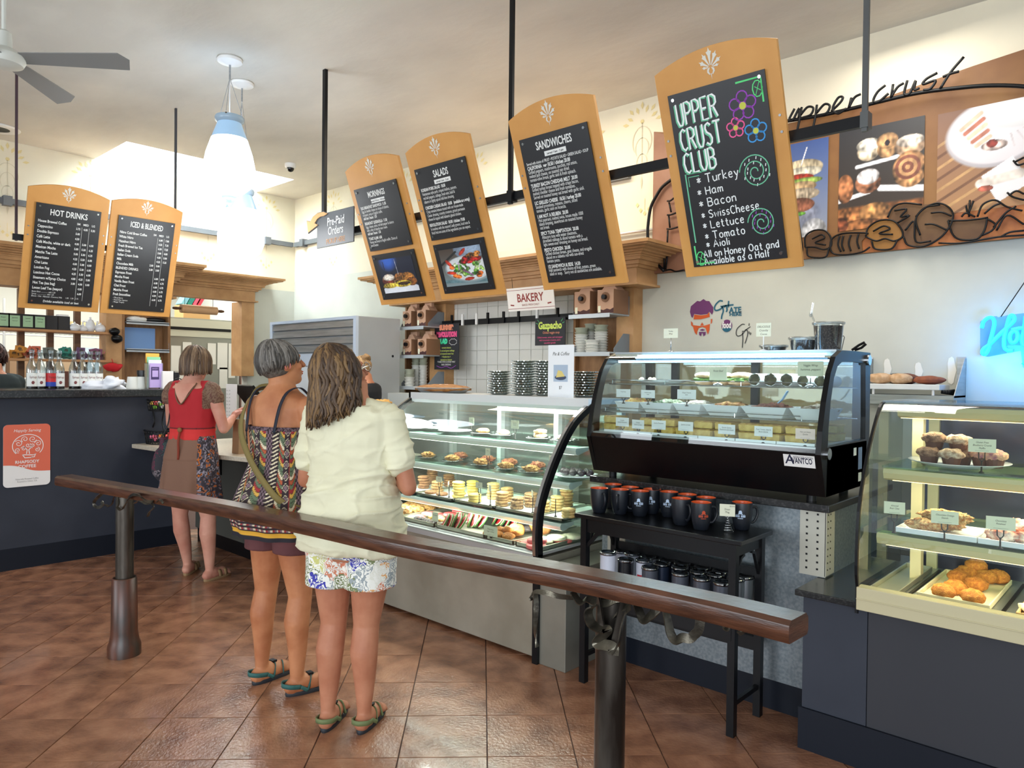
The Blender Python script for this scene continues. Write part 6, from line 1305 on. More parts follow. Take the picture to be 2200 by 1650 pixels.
# middle shelf: crumble slices on glass plates
mid = [(919, 3.21, 0), (972, 3.20, 0), (1034, 3.20, 0), (1087, 3.18, 0), (1142, 3.18, 0), (990, 3.36, 1), (1048, 3.34, 1), (1096, 3.34, 1), (1155, 3.34, 1)]
nm = ['first', 'second', 'third', 'fourth', 'fifth']
for i, (px, y, bk_) in enumerate(mid):
    x = hit(px, 970, y=y).x; wh = ('%s from the left in the %s row of the middle shelf' % (nm[i - (5 if bk_ else 0)], 'back' if bk_ else 'front'))
    gplate((x, y, zM), .074, 'glass plate, ' + wh)
    lump('crumble_slice', 'crumble-topped pie slice, ' + wh, 'cake', M_crumb if not bk_ else fm('berry_crumble', (200, 130, 90), (150, 70, 50), 50, .8), (x, y, zM + .008), .048, .038, .019, i, .5, 110, n=36, k=20)
card(['Pecan'], 1049, 963, 3.135, zM, .040, .044, 'cream card standing before the third crumble slice')
card(['Berry', 'tart'], 1184, 978, 3.135, zM, .036, .040, 'tilted cream card near the right end of the middle shelf', rz=-.4)
x = hit(1236, 1003, y=3.25).x; gplate((x + .01, 3.25, zM), .13, 'white oval platter of dark glazed balls at the right of the middle shelf', M_porc)
for i, (dx, dy) in enumerate(((-.075, -.02), (-.035, -.045), (.012, -.05), (.055, -.03), (.09, .0), (-.04, .02), (.005, .01), (.05, .03))):
    lump('glazed_ball', 'dark glazed pastry ball on the white oval platter', 'pastry', M_blk, (x + .01 + dx, 3.25 + dy, zM + .012), .024, .024, .019, i, .2, 60, 'glazed balls on the oval platter', n=14, k=8)
# lower shelf of cookies
zC_ = zL + .014
tr_ = [(-3.90, -3.66, 'left'), (-3.64, -3.30, 'second'), (-3.28, -2.95, 'third'), (-2.93, -2.62, 'fourth'), (-2.60, -2.43, 'right')]
for i, (x0, x1, nn) in enumerate(tr_):
    t = B().box(x0, x1, 3.055, 3.50, zL, zL + .004).box(x0, x1, 3.05, 3.056, zL, zL + .013).box(x0, x1, 3.50, 3.506, zL, zL + .013).box(x0, x0 + .005, 3.05, 3.5, zL, zL + .013).box(x1 - .005, x1, 3.05, 3.5, zL, zL + .013).build('cookie_tray', M_alut, None); tag(t, 'shallow metal tray of cookies on the lowest shelf, %s from the left' % {'left': 'first', 'right': 'last'}.get(nn, nn), 'tray')
    p = B().box(x0 + .012, x1 - .012, 3.065, 3.49, zL + .005, zL + .0065).build('tray_liner', M_paper, None); tag(p, 'white paper liner in the %s cookie tray' % nn, 'paper')
zk = zL + .007
CK = [('brn', 911, 1042, 3.22, 5, 'brown cookie in the tall stack at the left end'), ('brn', 930, 1026, 3.40, 6, 'dark brown cookie in the back stack, second from left'), ('brn', 965, 1030, 3.40, 5, 'dark brown cookie in the back stack behind the yellow ones'), ('tan', 939, 1040, 3.20, 4, 'tan cookie in the stack behind the left price card'), ('brn', 925, 1052, 3.11, 1, 'single dark cookie lying by the left price card'), ('brn', 950, 1052, 3.12, 1, 'single dark cookie right of the left price card'),
      ('yel', 986, 1053, 3.14, 6, 'bright yellow cookie in the tall front stack'), ('yel', 1016, 1040, 3.30, 5, 'bright yellow cookie in the back stack'), ('yel', 1020, 1058, 3.10, 3, 'yellow cookie in the low stack behind the middle price card'), ('pal', 1060, 1050, 3.26, 6, 'pale gold cookie in the tall stack behind the middle cards'), ('tan', 1079, 1066, 3.12, 5, 'speckled tan cookie in the front stack, centre'), ('tan', 1090, 1052, 3.26, 5, 'tan cookie in the hidden stack behind the speckled one'),
      ('chip', 1112, 1075, 3.12, 4, 'chocolate chip cookie in the loose front stack'), ('chip', 1140, 1062, 3.22, 5, 'chocolate chip cookie in the back stack right of centre'), ('pal', 1168, 1080, 3.14, 4, 'golden oat cookie in the stack by the frame, front'), ('pal', 1197, 1066, 3.24, 5, 'golden oat cookie in the tall stack just right of the frame'), ('tan', 1217, 1055, 3.38, 6, 'tan cookie in the tall back stack at the right end'), ('pal', 1222, 1094, 3.13, 3, 'speckled pale cookie in the short stack at the right end'), ('chip', 1258, 1090, 3.20, 1, 'single tan cookie lying at the far right of the tray')]
for mk, px, py, y, n, lb in CK: cstack(mk, px, py, zk, n, lb, .040 if mk != 'yel' else .041, y=y)
for px, py, ls, y, rz, lb in ((944, 1024, ['Ginger', 'Snap'], 3.065, 0, 'cream card in front of the brown cookie stacks'), (965, 1034, ['GF'], 3.07, -.9, 'narrow tilted card between brown and yellow cookies'), (1030, 1036, ['Lemon', 'Sugar'], 3.065, 0, 'cream card in front of the low yellow stack'), (1054, 1042, ['Snicker'], 3.06, -.5, 'tilted card left of the speckled stack'), (1145, 1054, ['Oatmeal'], 3.065, -.7, 'tilted card by the curved frame'), (1194, 1064, ['Choc', 'Chip'], 3.07, -.9, 'narrow tilted card right of the curved frame')): card(ls, px, py, y, zL + .013, .055, .034, lb, rz=rz)
# deck trays
def pan(x0, x1, y0, y1, label, z=zD, tilt=0):
    b = B(); b.box(x0, x1, y0, y1, z, z + .003)
    for a in ((x0, x1, y0, y0 + .006), (x0, x1, y1 - .006, y1), (x0, x0 + .006, y0, y1), (x1 - .006, x1, y0, y1)): b.box(*a, z, z + .022)
    t = b.build('sheet_pan', M_alut, None); tag(t, label, 'tray')
pan(-3.90, -3.62, 2.89, 3.50, 'sheet pan of crumble squares at the left of the case floor')
pan(-3.60, -3.28, 2.89, 3.45, 'sheet pan of pink and white iced cookies on the case floor')
pan(-3.26, -2.86, 2.89, 3.45, 'sheet pan of watermelon cookies in the middle of the case floor')
pan(-2.84, -2.64, 2.89, 3.45, 'sheet pan of orange buns on the case floor')
pan(-2.62, -2.44, 2.89, 3.45, 'sheet pan of red and white iced cookies at the right end')
zp = zD + .004
for i in range(4):
    for j in range(5): lump('crumble_square', 'golden crumble square on the left sheet pan', 'pastry', M_crumb, (-3.86 + i * .066, 2.98 + j * .105, zp), .036, .05, .022, i * 7 + j, .45, 110, 'crumble squares on the left sheet pan')
def disc(name, m, label, cat, grp, r=.045, h=.013, m2=None):
    b = B().use(M_crm if m2 is None else m2).lathe([(r * .95, 0), (r, h * .3), (r, h * .5)], 24, cap=True).use(m).lathe([(r, h * .5), (r * .97, h * .9), (r * .85, h * 1.1), (0, h * 1.12)], 24, cap=False)
    o = b.build(name, None, None, smooth=True); tag(o, label, cat, grp); return o
pk = disc('iced_cookie', M_pinkf, 'pink iced cookie on the second sheet pan', 'cookie', 'pink iced cookies on the second pan'); wk = disc('iced_cookie', M_whf, 'white speckled iced cookie on the second sheet pan', 'cookie', 'white iced cookies on the second pan')
pkl = [(-3.555, 3.0, 0, 0), (-3.53, 3.06, .014, 0), (-3.50, 3.13, 0, 0), (-3.42, 3.15, .015, 0), (-3.36, 3.33, .0, 0), (-3.47, 3.27, .012, 0), (-3.56, 2.95, .0, 1), (-3.46, 3.20, .0, 1), (-3.40, 3.26, .0, 1), (-3.55, 3.14, .0, 1)]
for i, (x, y, z, k) in enumerate(pkl):
    o = (pk, wk)[k]; (setattr(o, 'location', (x, y, zp + z)) if i in (0, 6) else lcopy(o, (x, y, zp + z), rz_=i))
x0 = -3.48
for i in range(7):
    lump('biscotti', 'dark chocolate-dipped biscotti in the row at the front', 'cookie', M_blk, (-3.50 + i * .030, 2.935 + .01 * math.sin(i), zp), .014, .040, .012, i, .15, 40, 'dark biscotti in the front row', n=12, k=8, rz_=.5)
    lump('biscotti', 'golden biscotti in the row behind the dark ones', 'cookie', M_bis, (-3.46 + i * .030, 3.02 + .01 * math.sin(i), zp + .005), .013, .040, .011, i + 9, .15, 40, 'golden biscotti behind the dark row', n=12, k=8, rz_=.5)
def melon(seed):
    t = B(); r = .047; h = .011; n = 26
    t.use(M_grn).lathe([(r * .96, 0), (r, h * .4), (r * .99, h * .8)], n).use(M_crm).lathe([(r * .99, h * .8), (r * .90, h)], n, cap=False).use(M_red if seed % 3 else M_salm).lathe([(r * .86, h), (r * .84, h * 1.25), (0, h * 1.3)], n, cap=False).use(M_crm).lathe([(r * .90, h), (r * .86, h)], n, cap=False).use(M_seed)
    for k in range(3): a = k * 2.1 + seed; t.ell((r * .35 * math.cos(a), r * .35 * math.sin(a), h * 1.35), (.004, .006, .0015), 8, 4)
    return t
ML_ = [melon(i).build('watermelon_cookie', None, None, smooth=True) for i in range(3)]
pos = []
for row, (ys_, xs_, n) in enumerate(((2.935, -3.22, 5), (3.0, -3.22, 3), (3.05, -3.13, 4), (3.12, -3.20, 4), (3.18, -3.04, 6), (3.26, -3.1, 5), (3.33, -3.0, 5))):
    for i in range(n): pos.append((xs_ + i * .030, ys_ + .006 * i, row))
for k, (x, y, row) in enumerate(pos):
    c = ML_[k % 3] if k < 3 else ML_[k % 3].copy()
    if k >= 3: COL.objects.link(c)
    c.location = (x, y, zp + .035 + .0015 * row); c.rotation_euler = (R(62 + 8 * math.sin(k)), R(0), R(-42 + 12 * math.sin(k * 2.3)))
    tag(c, 'round watermelon-decorated cookie standing on edge, on the middle sheet pan', 'cookie', 'watermelon cookies on the middle pan')
def bun(x, y, s, i, m, lb, grp, z=0): lump('bun', lb, 'pastry', m, (x, y, zp + z), .042 * s, .040 * s, .024 * s, i, .22, 45, grp, n=20, k=12)
for i, (x, y, z) in enumerate(((-2.86, 2.93, 0), (-2.80, 2.93, 0), (-2.83, 2.98, .015), (-2.78, 3.0, .02), (-2.73, 2.95, 0), (-2.73, 3.03, .01))): bun(x, y, .85, i, M_conch, 'crackled orange bun at the front of the fourth pan', 'orange buns on the fourth pan', z)
for i, (x, y) in enumerate(((-2.82, 3.10), (-2.76, 3.13))): bun(x, y, .9, i + 9, M_blk, 'dark glazed bun behind the orange buns', 'dark glazed buns on the fourth pan', .01)
lump('croissant', 'large golden croissant at the back of the fourth pan', 'pastry', fm('croissant_crust', (206, 150, 84), (160, 100, 50), 30, .5), (-2.68, 3.16, zp), .07, .05, .045, 3, .15, 20); lump('croissant', 'golden croissant peeping out left of the large one', 'pastry', M_conch, (-2.76, 3.05, zp), .05, .045, .035, 5, .15, 20)
rk = disc('iced_cookie', M_pinkf, 'red pink iced cookie on the right end sheet pan', 'cookie', 'red iced cookies on the right pan', .055, .018, M_pinkf); w2 = disc('iced_cookie', M_whf, 'white sprinkled iced cookie on the right end sheet pan', 'cookie', 'white iced cookies on the right pan', .055, .016)
for i, (x, y, z, k) in enumerate(((-2.57, 2.95, 0, 0), (-2.53, 2.96, .018, 0), (-2.50, 2.92, 0, 0), (-2.49, 3.13, 0, 0), (-2.54, 3.03, .01, 1), (-2.50, 3.09, .02, 1), (-2.47, 3.18, .016, 1))):
    o = (rk, w2)[k]; (setattr(o, 'location', (x, y, zp + z)) if i in (0, 4) else lcopy(o, (x, y, zp + z), rz_=i))
card(['Fruit bars'], 936, 1101, 2.90, zD + .022, .055, .055, 'cream card at the front left of the case floor')
card(['Watermelon', 'Sugar Cookies'], 1055, 1136, 2.875, zD + .015, .105, .055, 'wide cream card in front of the watermelon cookies')

# --- black sandwich case contents
zs1, zs2, zd = WZ[0] + .004, WZ[1] + .004, 1.193
x0, x1 = hit(1355, 812, y=3.30).x, hit(1478, 820, y=3.30).x
t = B().lathe([(0, 0), (.10, .002), (.16, .016), (.165, .018), (.10, .006), (0, .004)], 24).build('oval_platter', M_porc, None, smooth=True); t.location = ((x0 + x1) / 2 - .02, 3.36, zs1); t.scale = (1, .8, 1.2); tag(t, 'white scalloped platter with a few egg pieces, top wire shelf', 'plate')
for i, px in enumerate((1379, 1397, 1404)): lump('egg_piece', 'small yellow and white egg piece on the scalloped platter', 'food', fm('egg', (236, 220, 140), (244, 240, 224), 60, .4), (hit(px, 806, y=3.30).x, 3.30, zs1 + .012), .014, .012, .010, i, .3, 80, 'egg pieces on the scalloped platter', n=12, k=8)
def sandwich(px, lb, w_=.075):
    x = hit(px, 810, y=3.30).x; t = thing('sandwich', lb, 'sandwich', (x, 3.32, zs1))
    lumpy(B(), (0, 0, .014), w_, .05, .016, px, .12, 25).build('bottom_bread', M_bun, t, smooth=True); lumpy(B(), (0, 0, .026), w_ * 1.02, .055, .012, px + 1, .5, 60, 24, 10).build('lettuce', M_green, t, smooth=True); lumpy(B(), (0, 0, .046), w_, .05, .017, px + 2, .1, 22).build('top_bread', M_bun, t, smooth=True)
sandwich(1512, 'long sandwich roll left of the framed card, top wire shelf', .055); sandwich(1548, 'long sandwich roll behind the framed card, top wire shelf', .05); sandwich(1590, 'long sandwich roll with lettuce right of the framed card, top wire shelf', .062)
for i, (px, nn) in enumerate(((1621, 'first'), (1655, 'second'), (1690, 'third'), (1725, 'fourth'), (1762, 'fifth'))):
    x = hit(px, 809, y=3.24).x; t = thing('wrap_roll', 'cut wrap roll end in foil, %s from the left on the top wire shelf' % nn, 'sandwich', (x, 3.24, zs1))
    r = .029 if i < 3 else .025
    B().cyl((0, 0, r), (0, .2, r), r, n=20).build('foil', M_alu, t, smooth=True, auto=40); lumpy(B(), (0, -.001, r), r * .92, .006, r * .92, i, .3, 80).build('filling', M_wrap, t, smooth=True)
holder('white framed card reading Roast Beef on a chrome clip, top wire shelf', 1543, 832, 789, ['Roast Beef'], .09, .062, y=3.215, z=zs1); holder('green framed card Veggie Wrap on a coiled chrome stand, top wire shelf', 1741, 832, 776, ['Veggie Wrap', 'hummus, peppers'], .11, .065, y=3.20, z=zs1)
def bowl(px0, px1, pyt, pyb, lb, mf, amp=.5, y=3.17, empty=False):
    a, c = hit(px0, pyt, y=y), hit(px1, pyt, y=y); w_ = (c.x - a.x) / 2; h = .05
    t = thing('salad_bowl', lb, 'bowl', ((a.x + c.x) / 2, y + .09, zs2)); b = B(); q = .72
    b.loft([[(-w_ * q, -.07, 0), (w_ * q, -.07, 0), (w_ * q, .07, 0), (-w_ * q, .07, 0)], [(-w_, -.095, h), (w_, -.095, h), (w_, .095, h), (-w_, .095, h)], [(-w_ * .96, -.09, h), (w_ * .96, -.09, h), (w_ * .96, .09, h), (-w_ * .96, .09, h)], [(-w_ * q, -.068, .006), (w_ * q, -.068, .006), (w_ * q, .068, .006), (-w_ * q, .068, .006)]], cap=True)
    b.build('bowl', M_porc, t)
    lumpy(B(), (w_ * .1, .01, h - .008), w_ * .82, .08, .022, px0, amp, 60, 30, 12).build('salad', mf, t, smooth=True)
bowl(1321, 1374, 858, 878, 'first white bowl from the left, fruit salad, middle wire shelf', fm('fruit', (230, 200, 110), (200, 110, 70), 50, .6)); bowl(1374, 1444, 863, 880, 'second white bowl, green pasta salad, middle wire shelf', fm('greek', (226, 226, 196), (70, 100, 50), 60, .8)); bowl(1446, 1506, 866, 886, 'third white bowl behind a wide card, middle wire shelf', fm('pasta_white', (220, 214, 200), (180, 160, 140), 60, .6)); bowl(1510, 1588, 869, 890, 'fourth white bowl, orange noodle salad, middle wire shelf', fm('noodle', (206, 160, 90), (150, 84, 40), 60, .9)); bowl(1592, 1690, 871, 895, 'fifth white bowl, red grain salad with a serving spoon, middle wire shelf', fm('grain', (150, 84, 52), (100, 50, 36), 90, .9)); bowl(1696, 1780, 874, 897, 'sixth white bowl, pale chicken salad, middle wire shelf', fm('chicken', (206, 196, 176), (140, 110, 90), 60, .8))
t = thing('serving_spoon', 'pale blue plastic serving spoon standing in the fifth bowl', 'spoon', hit(1672, 866, y=3.22)); B().ribbon([(0, 0, 0), (.02, 0, .018), (.042, 0, .055)], .02, .004, side=(0, 1, 0)).build('handle', mat('spoon_blue', (150, 186, 220), .3), t)
for px, py, ls, w_, h_, lb in ((1340, 836, ['Fresh Fruit'], .085, .052, 'white card Fresh Fruit on the first bowl'), (1393, 838, ['Mediterranean', 'Salad'], .08, .05, 'white card on the second bowl'), (1476, 837, ['Ginger Sesame', 'Slaw'], .10, .058, 'wide white card on the third bowl')): card(ls, px, py, 3.15, zs2 + .04, w_, h_ * .8, lb + ', middle wire shelf', m=M_cardw)
for i, (x0_, x1_, yy) in enumerate(((1300, 1400, 0), (1402, 1500, 0), (1502, 1580, 0), (1582, 1668, 0), (1670, 1752, 0))):
    a, c = hit(x0_, 940 + i * 9, y=3.09), hit(x1_, 945 + i * 9, y=3.09); t = B().box(a.x, c.x, 3.085, 3.5, zd, zd + .004).box(a.x, c.x, 3.08, 3.086, zd, zd + .012).build('white_platter', M_porc, None); tag(t, 'flat white rectangular platter under quiche slices, %s from the left' % nm[i], 'plate')
def quiche(px, lb, n=2, s=1, y=3.19):
    x = hit(px, 930, y=y).x
    for i in range(n):
        t = thing('quiche_slice', lb + (', upper slice' if i else ', lower slice') if n > 1 else lb, 'quiche', (x, y, zd + .005 + i * .037)); t.rotation_euler = (0, 0, -.2 + i * .15)
        w_ = .055 * s; b = B().use(M_quiche); pts_ = [(-w_, -.045), (w_, -.045), (w_ * .8, .06), (-w_ * .7, .06)]
        b.loft([[(u * .95, v * .95, 0) for u, v in pts_], [(u, v, .03) for u, v in pts_]]).use(M_qtop).box(-w_ * .98, w_ * .98, -.044, .058, .03, .035, top=(.004, .004)); b.build('slice', None, t, bev=.003)
for px, lb, n, s in ((1322, 'yellow quiche at the far left of the case floor', 2, .8), (1360, 'yellow quiche under the second white card', 1, .8), (1402, 'yellow quiche under the third white card', 2, .9), (1445, 'yellow quiche behind the gap between cards three and four', 2, .7), (1482, 'yellow quiche under the fourth card', 1, 1), (1520, 'plain yellow quiche in the centre gap', 2, .9), (1563, 'yellow quiche under the fifth card', 2, .8), (1622, 'yellow quiche under the sixth card', 2, 1.1), (1668, 'golden quiche right of the sixth card', 2, .8), (1722, 'deep yellow quiche under the pink card', 2, 1.0)): quiche(px, lb, n, s)
quiche(1786, 'yellow quiche seen through the end glass', 2, .8, 3.40)
for px, py, ls, lb, m in ((1338, 897, ['Cheddar', 'Quiche Florentine'], 'first white card on the case floor, at the far left', M_cardw), (1372, 902, ['Cheddar', 'Quiche Lorraine'], 'second white card on the case floor, tilted', M_cardw), (1416, 903, ['Quiche Florentine'], 'third white card on the case floor', M_cardw), (1474, 906, ['Quiche Lorraine'], 'fourth white card on the case floor', M_cardw), (1562, 912, ['Garden Quiche', 'Mushroom and cheese'], 'fifth white card, bluish, centre right of the case floor', M_cardw), (1641, 916, ['Fresh Tomato, Basil &', 'Bacon Quiche'], 'sixth white card on the case floor', M_cardw), (1731, 921, ['Ham and Swiss', 'Quiche'], 'pink-tinted card at the right of the case floor', mat('card_pink', (240, 214, 206), .6))): card(ls, px, py, 3.085, zd, .078 if px < 1500 else .082, .044, lb, m=m, rz=-.15 if px == 1372 else 0)

# --- warm lit case contents
def tray2(x0, x1, y0, y1, z, lb, m, name='pastry_tray'):
    b = B().box(x0, x1, y0, y1, z, z + .004)
    for a in ((x0 - .006, x1 + .006, y0 - .006, y0), (x0 - .006, x1 + .006, y1, y1 + .006), (x0 - .006, x0, y0, y1), (x1, x1 + .006, y0, y1)): b.box(*a, z, z + .02)
    t = b.build(name, m, None, bev=.002); tag(t, lb, 'tray'); return t
zz = .668
tray2(-.71, -.49, 3.02, 3.46, zz, 'white lined tray of orange crackled buns in the lit case', mat('tray_parchment', (226, 214, 184), .6)); tray2(-.40, -.16, 3.0, 3.46, zz, 'parchment tray at the lower right edge of the lit case', mat('tray_tan', (214, 176, 128), .6)); tray2(-.86, -.77, 2.97, 3.46, zz, 'empty crumb-strewn steel tray at the left of the lit case', M_alut)
for i, (px, py, up) in enumerate(((2022, 1275, 0), (2052, 1262, 0), (2087, 1285, 0), (2060, 1240, 0), (2098, 1255, 0), (2083, 1232, 0), (2120, 1240, 0), (2106, 1224, 1), (2145, 1240, 0), (2080, 1228, 0), (2150, 1232, 0))):
    q = hit(px, py, z=zz + .03); q.x = min(max(q.x, -.675), -.525); q.y = min(max(q.y, 3.05), 3.43)
    lump('conch_bun', 'crackled orange bun on the white lined tray in the lit case' if i != 2 else 'crackled orange bun with a dark chocolate edge, front right of its tray', 'pastry', M_conch, (q.x, q.y, zz + .005 + .03 * up), .040, .037, .027, i, .16, 90, 'crackled orange buns in the lit case' if i != 2 else None, n=22, k=12)
for i, (px, py) in enumerate(((2180, 1300), (2195, 1275), (2190, 1250))): q = hit(px, py, z=zz + .02); lump('iced_pastry', 'pale yellow iced pastry on the tray at the right edge', 'pastry', M_whf, (max(q.x, -.36), min(max(q.y, 3.03), 3.4), zz + .005), .05, .035, .016, i, .3, 40, 'iced pastries at the right edge')
zl = ES[2][1] + .009; zm = ES[1][1] + .009
t = tray2(-.78, -.53, 3.00, 3.20, zl, 'white rectangular plate of almond pastries on the lower glass shelf', M_porc, 'serving_plate'); tray2(-.515, -.24, 3.00, 3.20, zl, 'white rectangular plate of drizzled pinwheels on the lower glass shelf', M_porc, 'serving_plate'); tray2(-.22, .05, 3.00, 3.20, zl, 'white rectangular plate at the right end of the lower glass shelf', M_porc, 'serving_plate')
for x, y, z, rx, s, lb in ((-.70, 3.06, 0, .065, 1, 'almond bear claw, lower front one'), (-.66, 3.14, 0, .07, 2, 'almond bear claw, lower back one'), (-.64, 3.09, .035, .085, 3, 'almond bear claw piled on top')): lump('bear_claw', lb + ', on the left plate', 'pastry', M_dan, (x, y, zl + .006 + z), rx, .042, .024, s, .32, 100, n=38, k=20)
for i, (x, y, z) in enumerate(((-.46, 3.06, 0), (-.40, 3.08, .0), (-.43, 3.12, .025), (-.36, 3.10, .02), (-.31, 3.07, 0))): lump('pinwheel', 'red and white drizzled chocolate pinwheel pastry on the centre plate', 'pastry', M_pin, (x, y, zl + .006 + z), .05, .042, .026, i, .35, 80, 'pinwheels on the centre plate', n=32, k=18)
for i, (x, y, z) in enumerate(((-.18, 3.06, 0), (-.15, 3.12, .03), (-.08, 3.06, 0))): lump('danish', 'nut-topped danish pastry at the right edge of the lower shelf', 'pastry', M_dan, (x, y, zl + .006 + z), .05, .045, .03, i, .35, 45, 'danishes at the right edge')
for px, py, ls, y, lb in ((1922, 1078, ['Almond', 'Bear Claw'], 2.97, 'cream card Almond Bear Claw at the left of the lower shelf'), (2030, 1098, ['Chocolate Orange', 'Danish'], 2.96, 'cream card Chocolate Orange Danish'), (2150, 1110, ['Chocolate', 'Pinwheel'], 2.955, 'cream card Chocolate Pinwheel')): card(ls, px, py, y, zl, .07 if px < 2000 else .085, .045, lb, rz=.25)
q = hit(2060, 968, y=3.22)
t = B().lathe([(0, 0), (.10, .0), (.12, .006), (.17, .022), (.172, .024), (.11, .010), (0, .006)], 32).build('cake_plate', M_porc, None, smooth=True); t.location = (q.x, 3.22, zm); tag(t, 'white round plate of muffins on the upper glass shelf', 'plate')
def muffin(px, lb, y, z, mt, s=1):
    x = hit(px, 940, y=y).x; t = thing('muffin', lb, 'muffin', (x, y, z)); r = .034 * s; n = 28
    b = B(); b.loft([[(r * q * (1 + .03 * (j % 2)) * math.cos(2 * PI * j / n), r * q * (1 + .03 * (j % 2)) * math.sin(2 * PI * j / n), zz_) for j in range(n)] for q, zz_ in ((.74, 0), (1, .04 * s))]); b.build('paper_case', mat('muffin_case', (84, 46, 34), .6), t); lumpy(B(), (0, 0, .046 * s), r * 1.28, r * 1.25, .022 * s, px, .25, 60, 22, 12).build('muffin_top', mt, t, smooth=True)
M_mt = fm('choc_muffin_top', (96, 58, 42), (170, 130, 104), 60, .7); M_mt2 = fm('crumb_top', (150, 110, 84), (222, 200, 176), 60, .8); M_bt = fm('blueberry_top', (226, 178, 140), (150, 90, 110), 40, .6)
for a in ((1997, 'dark chocolate muffin, front left on the upper shelf plate', 3.15, zm + .008, M_mt), (2045, 'crumb-topped chocolate muffin, front centre on the plate', 3.14, zm + .008, M_mt2), (2008, 'dark chocolate muffin stacked at the back left', 3.20, zm + .062, M_mt), (2060, 'crumb-topped chocolate muffin stacked at the back centre', 3.20, zm + .058, M_mt2), (2068, 'dark muffin hidden in the middle of the plate', 3.22, zm + .008, M_mt), (2110, 'blueberry muffin behind the yellow card', 3.20, zm + .012, M_bt), (2138, 'blueberry muffin in a dark case at the right of the plate', 3.18, zm + .012, M_bt)): muffin(*a)
card(['Gluten Free', 'Blueberry Crumb', 'Muffin'], 2110, 943, 3.085, zm, .085, .048, 'cream card Gluten Free Blueberry Crumb Muffin in front of the muffin plate', rz=.25)
# loaves on the wall shelf tray
for px, rx, lb, m in ((1892, .085, 'pale crusty filled roll at the left of the shelf tray', M_bun), (1925, .08, 'dark flaky pastry behind the second roll on the shelf tray', M_choc), (1935, .07, 'pale crusty filled roll, second on the shelf tray', M_bun), (1950, .07, 'brown glazed pastry right of the second roll', fm('brown_glaze', (120, 66, 44), (90, 46, 32), 30, .4)), (1994, .09, 'long brown eclair at the right end of the shelf tray', fm('eclair', (150, 82, 50), (120, 60, 38), 20, .3))):
    dy = .10 if px in (1925, 1950) else 0
    lump('roll', lb, 'bread', m, (hit(px, 825, y=ys + .12 + dy).x, ys + .12 + dy, TRAYZ), rx, .055, .035 if px != 1994 else .028, px, .15, 25)
# ------------------------------------------------------------------ people
SK = {k: mat('skin_' + k, c, .55, c2=c2, ns=9, spec=.35, bump=.06, bs=90) for k, c, c2 in (('warm', (188, 128, 98), (170, 108, 80)), ('tan', (190, 128, 88), (168, 104, 68)), ('fair', (206, 150, 128), (190, 128, 108)))}
RG = [(.74, .160, .105, 0), (.80, .176, .125, -.012), (.87, .180, .130, -.018), (.95, .166, .115, -.01), (1.05, .142, .102, 0), (1.16, .148, .106, .006), (1.26, .162, .110, .004), (1.33, .168, .100, -.004), (1.375, .150, .082, -.008), (1.41, .090, .066, -.010), (1.44, .060, .056, -.006), (1.50, .052, .054, .004)]
def torso(b, g=0, z0=0, z1=9, wx=1, hem=0, n=26, gz=0):
    rs = [r for r in RG if z0 - .001 <= r[0] <= z1 + .001]
    def lerp(z):
        for a, c in zip(RG, RG[1:]):
            if a[0] <= z <= c[0]: t = (z - a[0]) / (c[0] - a[0]); return tuple(a[i] + (c[i] - a[i]) * t for i in range(4))
        return RG[0]
    if z0 > RG[0][0] and rs[0][0] - z0 > .01: rs = [lerp(z0)] + rs
    if z1 < RG[-1][0] and z1 - rs[-1][0] > .01: rs = rs + [lerp(z1)]
    z_top = rs[-1][0]; zb = rs[0][0]
    b.loft([[(math.copysign(abs(math.cos(q)) ** .85, math.cos(q)) * (rx * wx + g + hem * (1 - (z - zb) / max(z_top - zb, .01))), cy + math.copysign(abs(math.sin(q)) ** .85, math.sin(q)) * (ry + g + hem * (1 - (z - zb) / max(z_top - zb, .01))), z) for q in [2 * PI * j / n for j in range(n)]] for z, rx, ry, cy in rs])
def hand(b, w_, d, up, curl=.5, side=1):
    """palm with four unequal bent fingers and a thumb leaving the side of the palm"""
    w_ = Vector(w_); d = Vector(d).normalized(); up = (Vector(up) - d * Vector(up).dot(d)).normalized(); s_ = d.cross(up) * side
    b.cap2(w_, w_ + d * .035, .024, .028, 10)
    for i, (o, L_) in enumerate(((.026, .064), (.009, .074), (-.008, .070), (-.024, .055))):
        b0 = w_ + d * .035 + s_ * o * .9; b1 = w_ + d * .082 + s_ * o; c1_ = d * math.cos(curl * .6) - up * math.sin(curl * .6); c2_ = d * math.cos(curl * 1.7) - up * math.sin(curl * 1.7)
        k1 = b1 + c1_ * L_ * .5; b.chain([b0, b1, k1, k1 + c2_ * L_ * .5], [.013, .0105, .0092, .0075], 8)
    t0 = w_ + d * .02 + s_ * .024; t1 = t0 + (d * .6 + s_ * .8).normalized() * .036; b.chain([t0, t1, t1 + (d - up * .4).normalized() * .03], [.014, .011, .009], 8)
def foot(b, ank, yaw):
    M = T(ank[0], ank[1], 0) @ spin(yaw); P = lambda x, y, z: M @ Vector((x, y, z))
    b.cap2(P(0, -.035, .042), P(0, .02, .055), .034, .040, 12); b.cap2(P(0, .0, .045), P(.0, .12, .034), .040, .036, 12); b.cap2(P(0, -.03, .03), P(-.005, .14, .028), .028, .026, 12); b.ell((0, 0, 0), (.045, .05, .019), 14, 8, M=M @ T(0, .135, .030))
    for i in range(5): b.cap2(P(-.032 + i * .0165, .165 - .008 * abs(i - 1), .022), P(-.034 + i * .0175, .193 - .008 * abs(i - 1) ** 1.3, .019), .0105 - .001 * abs(i - 1), .0085, 8)
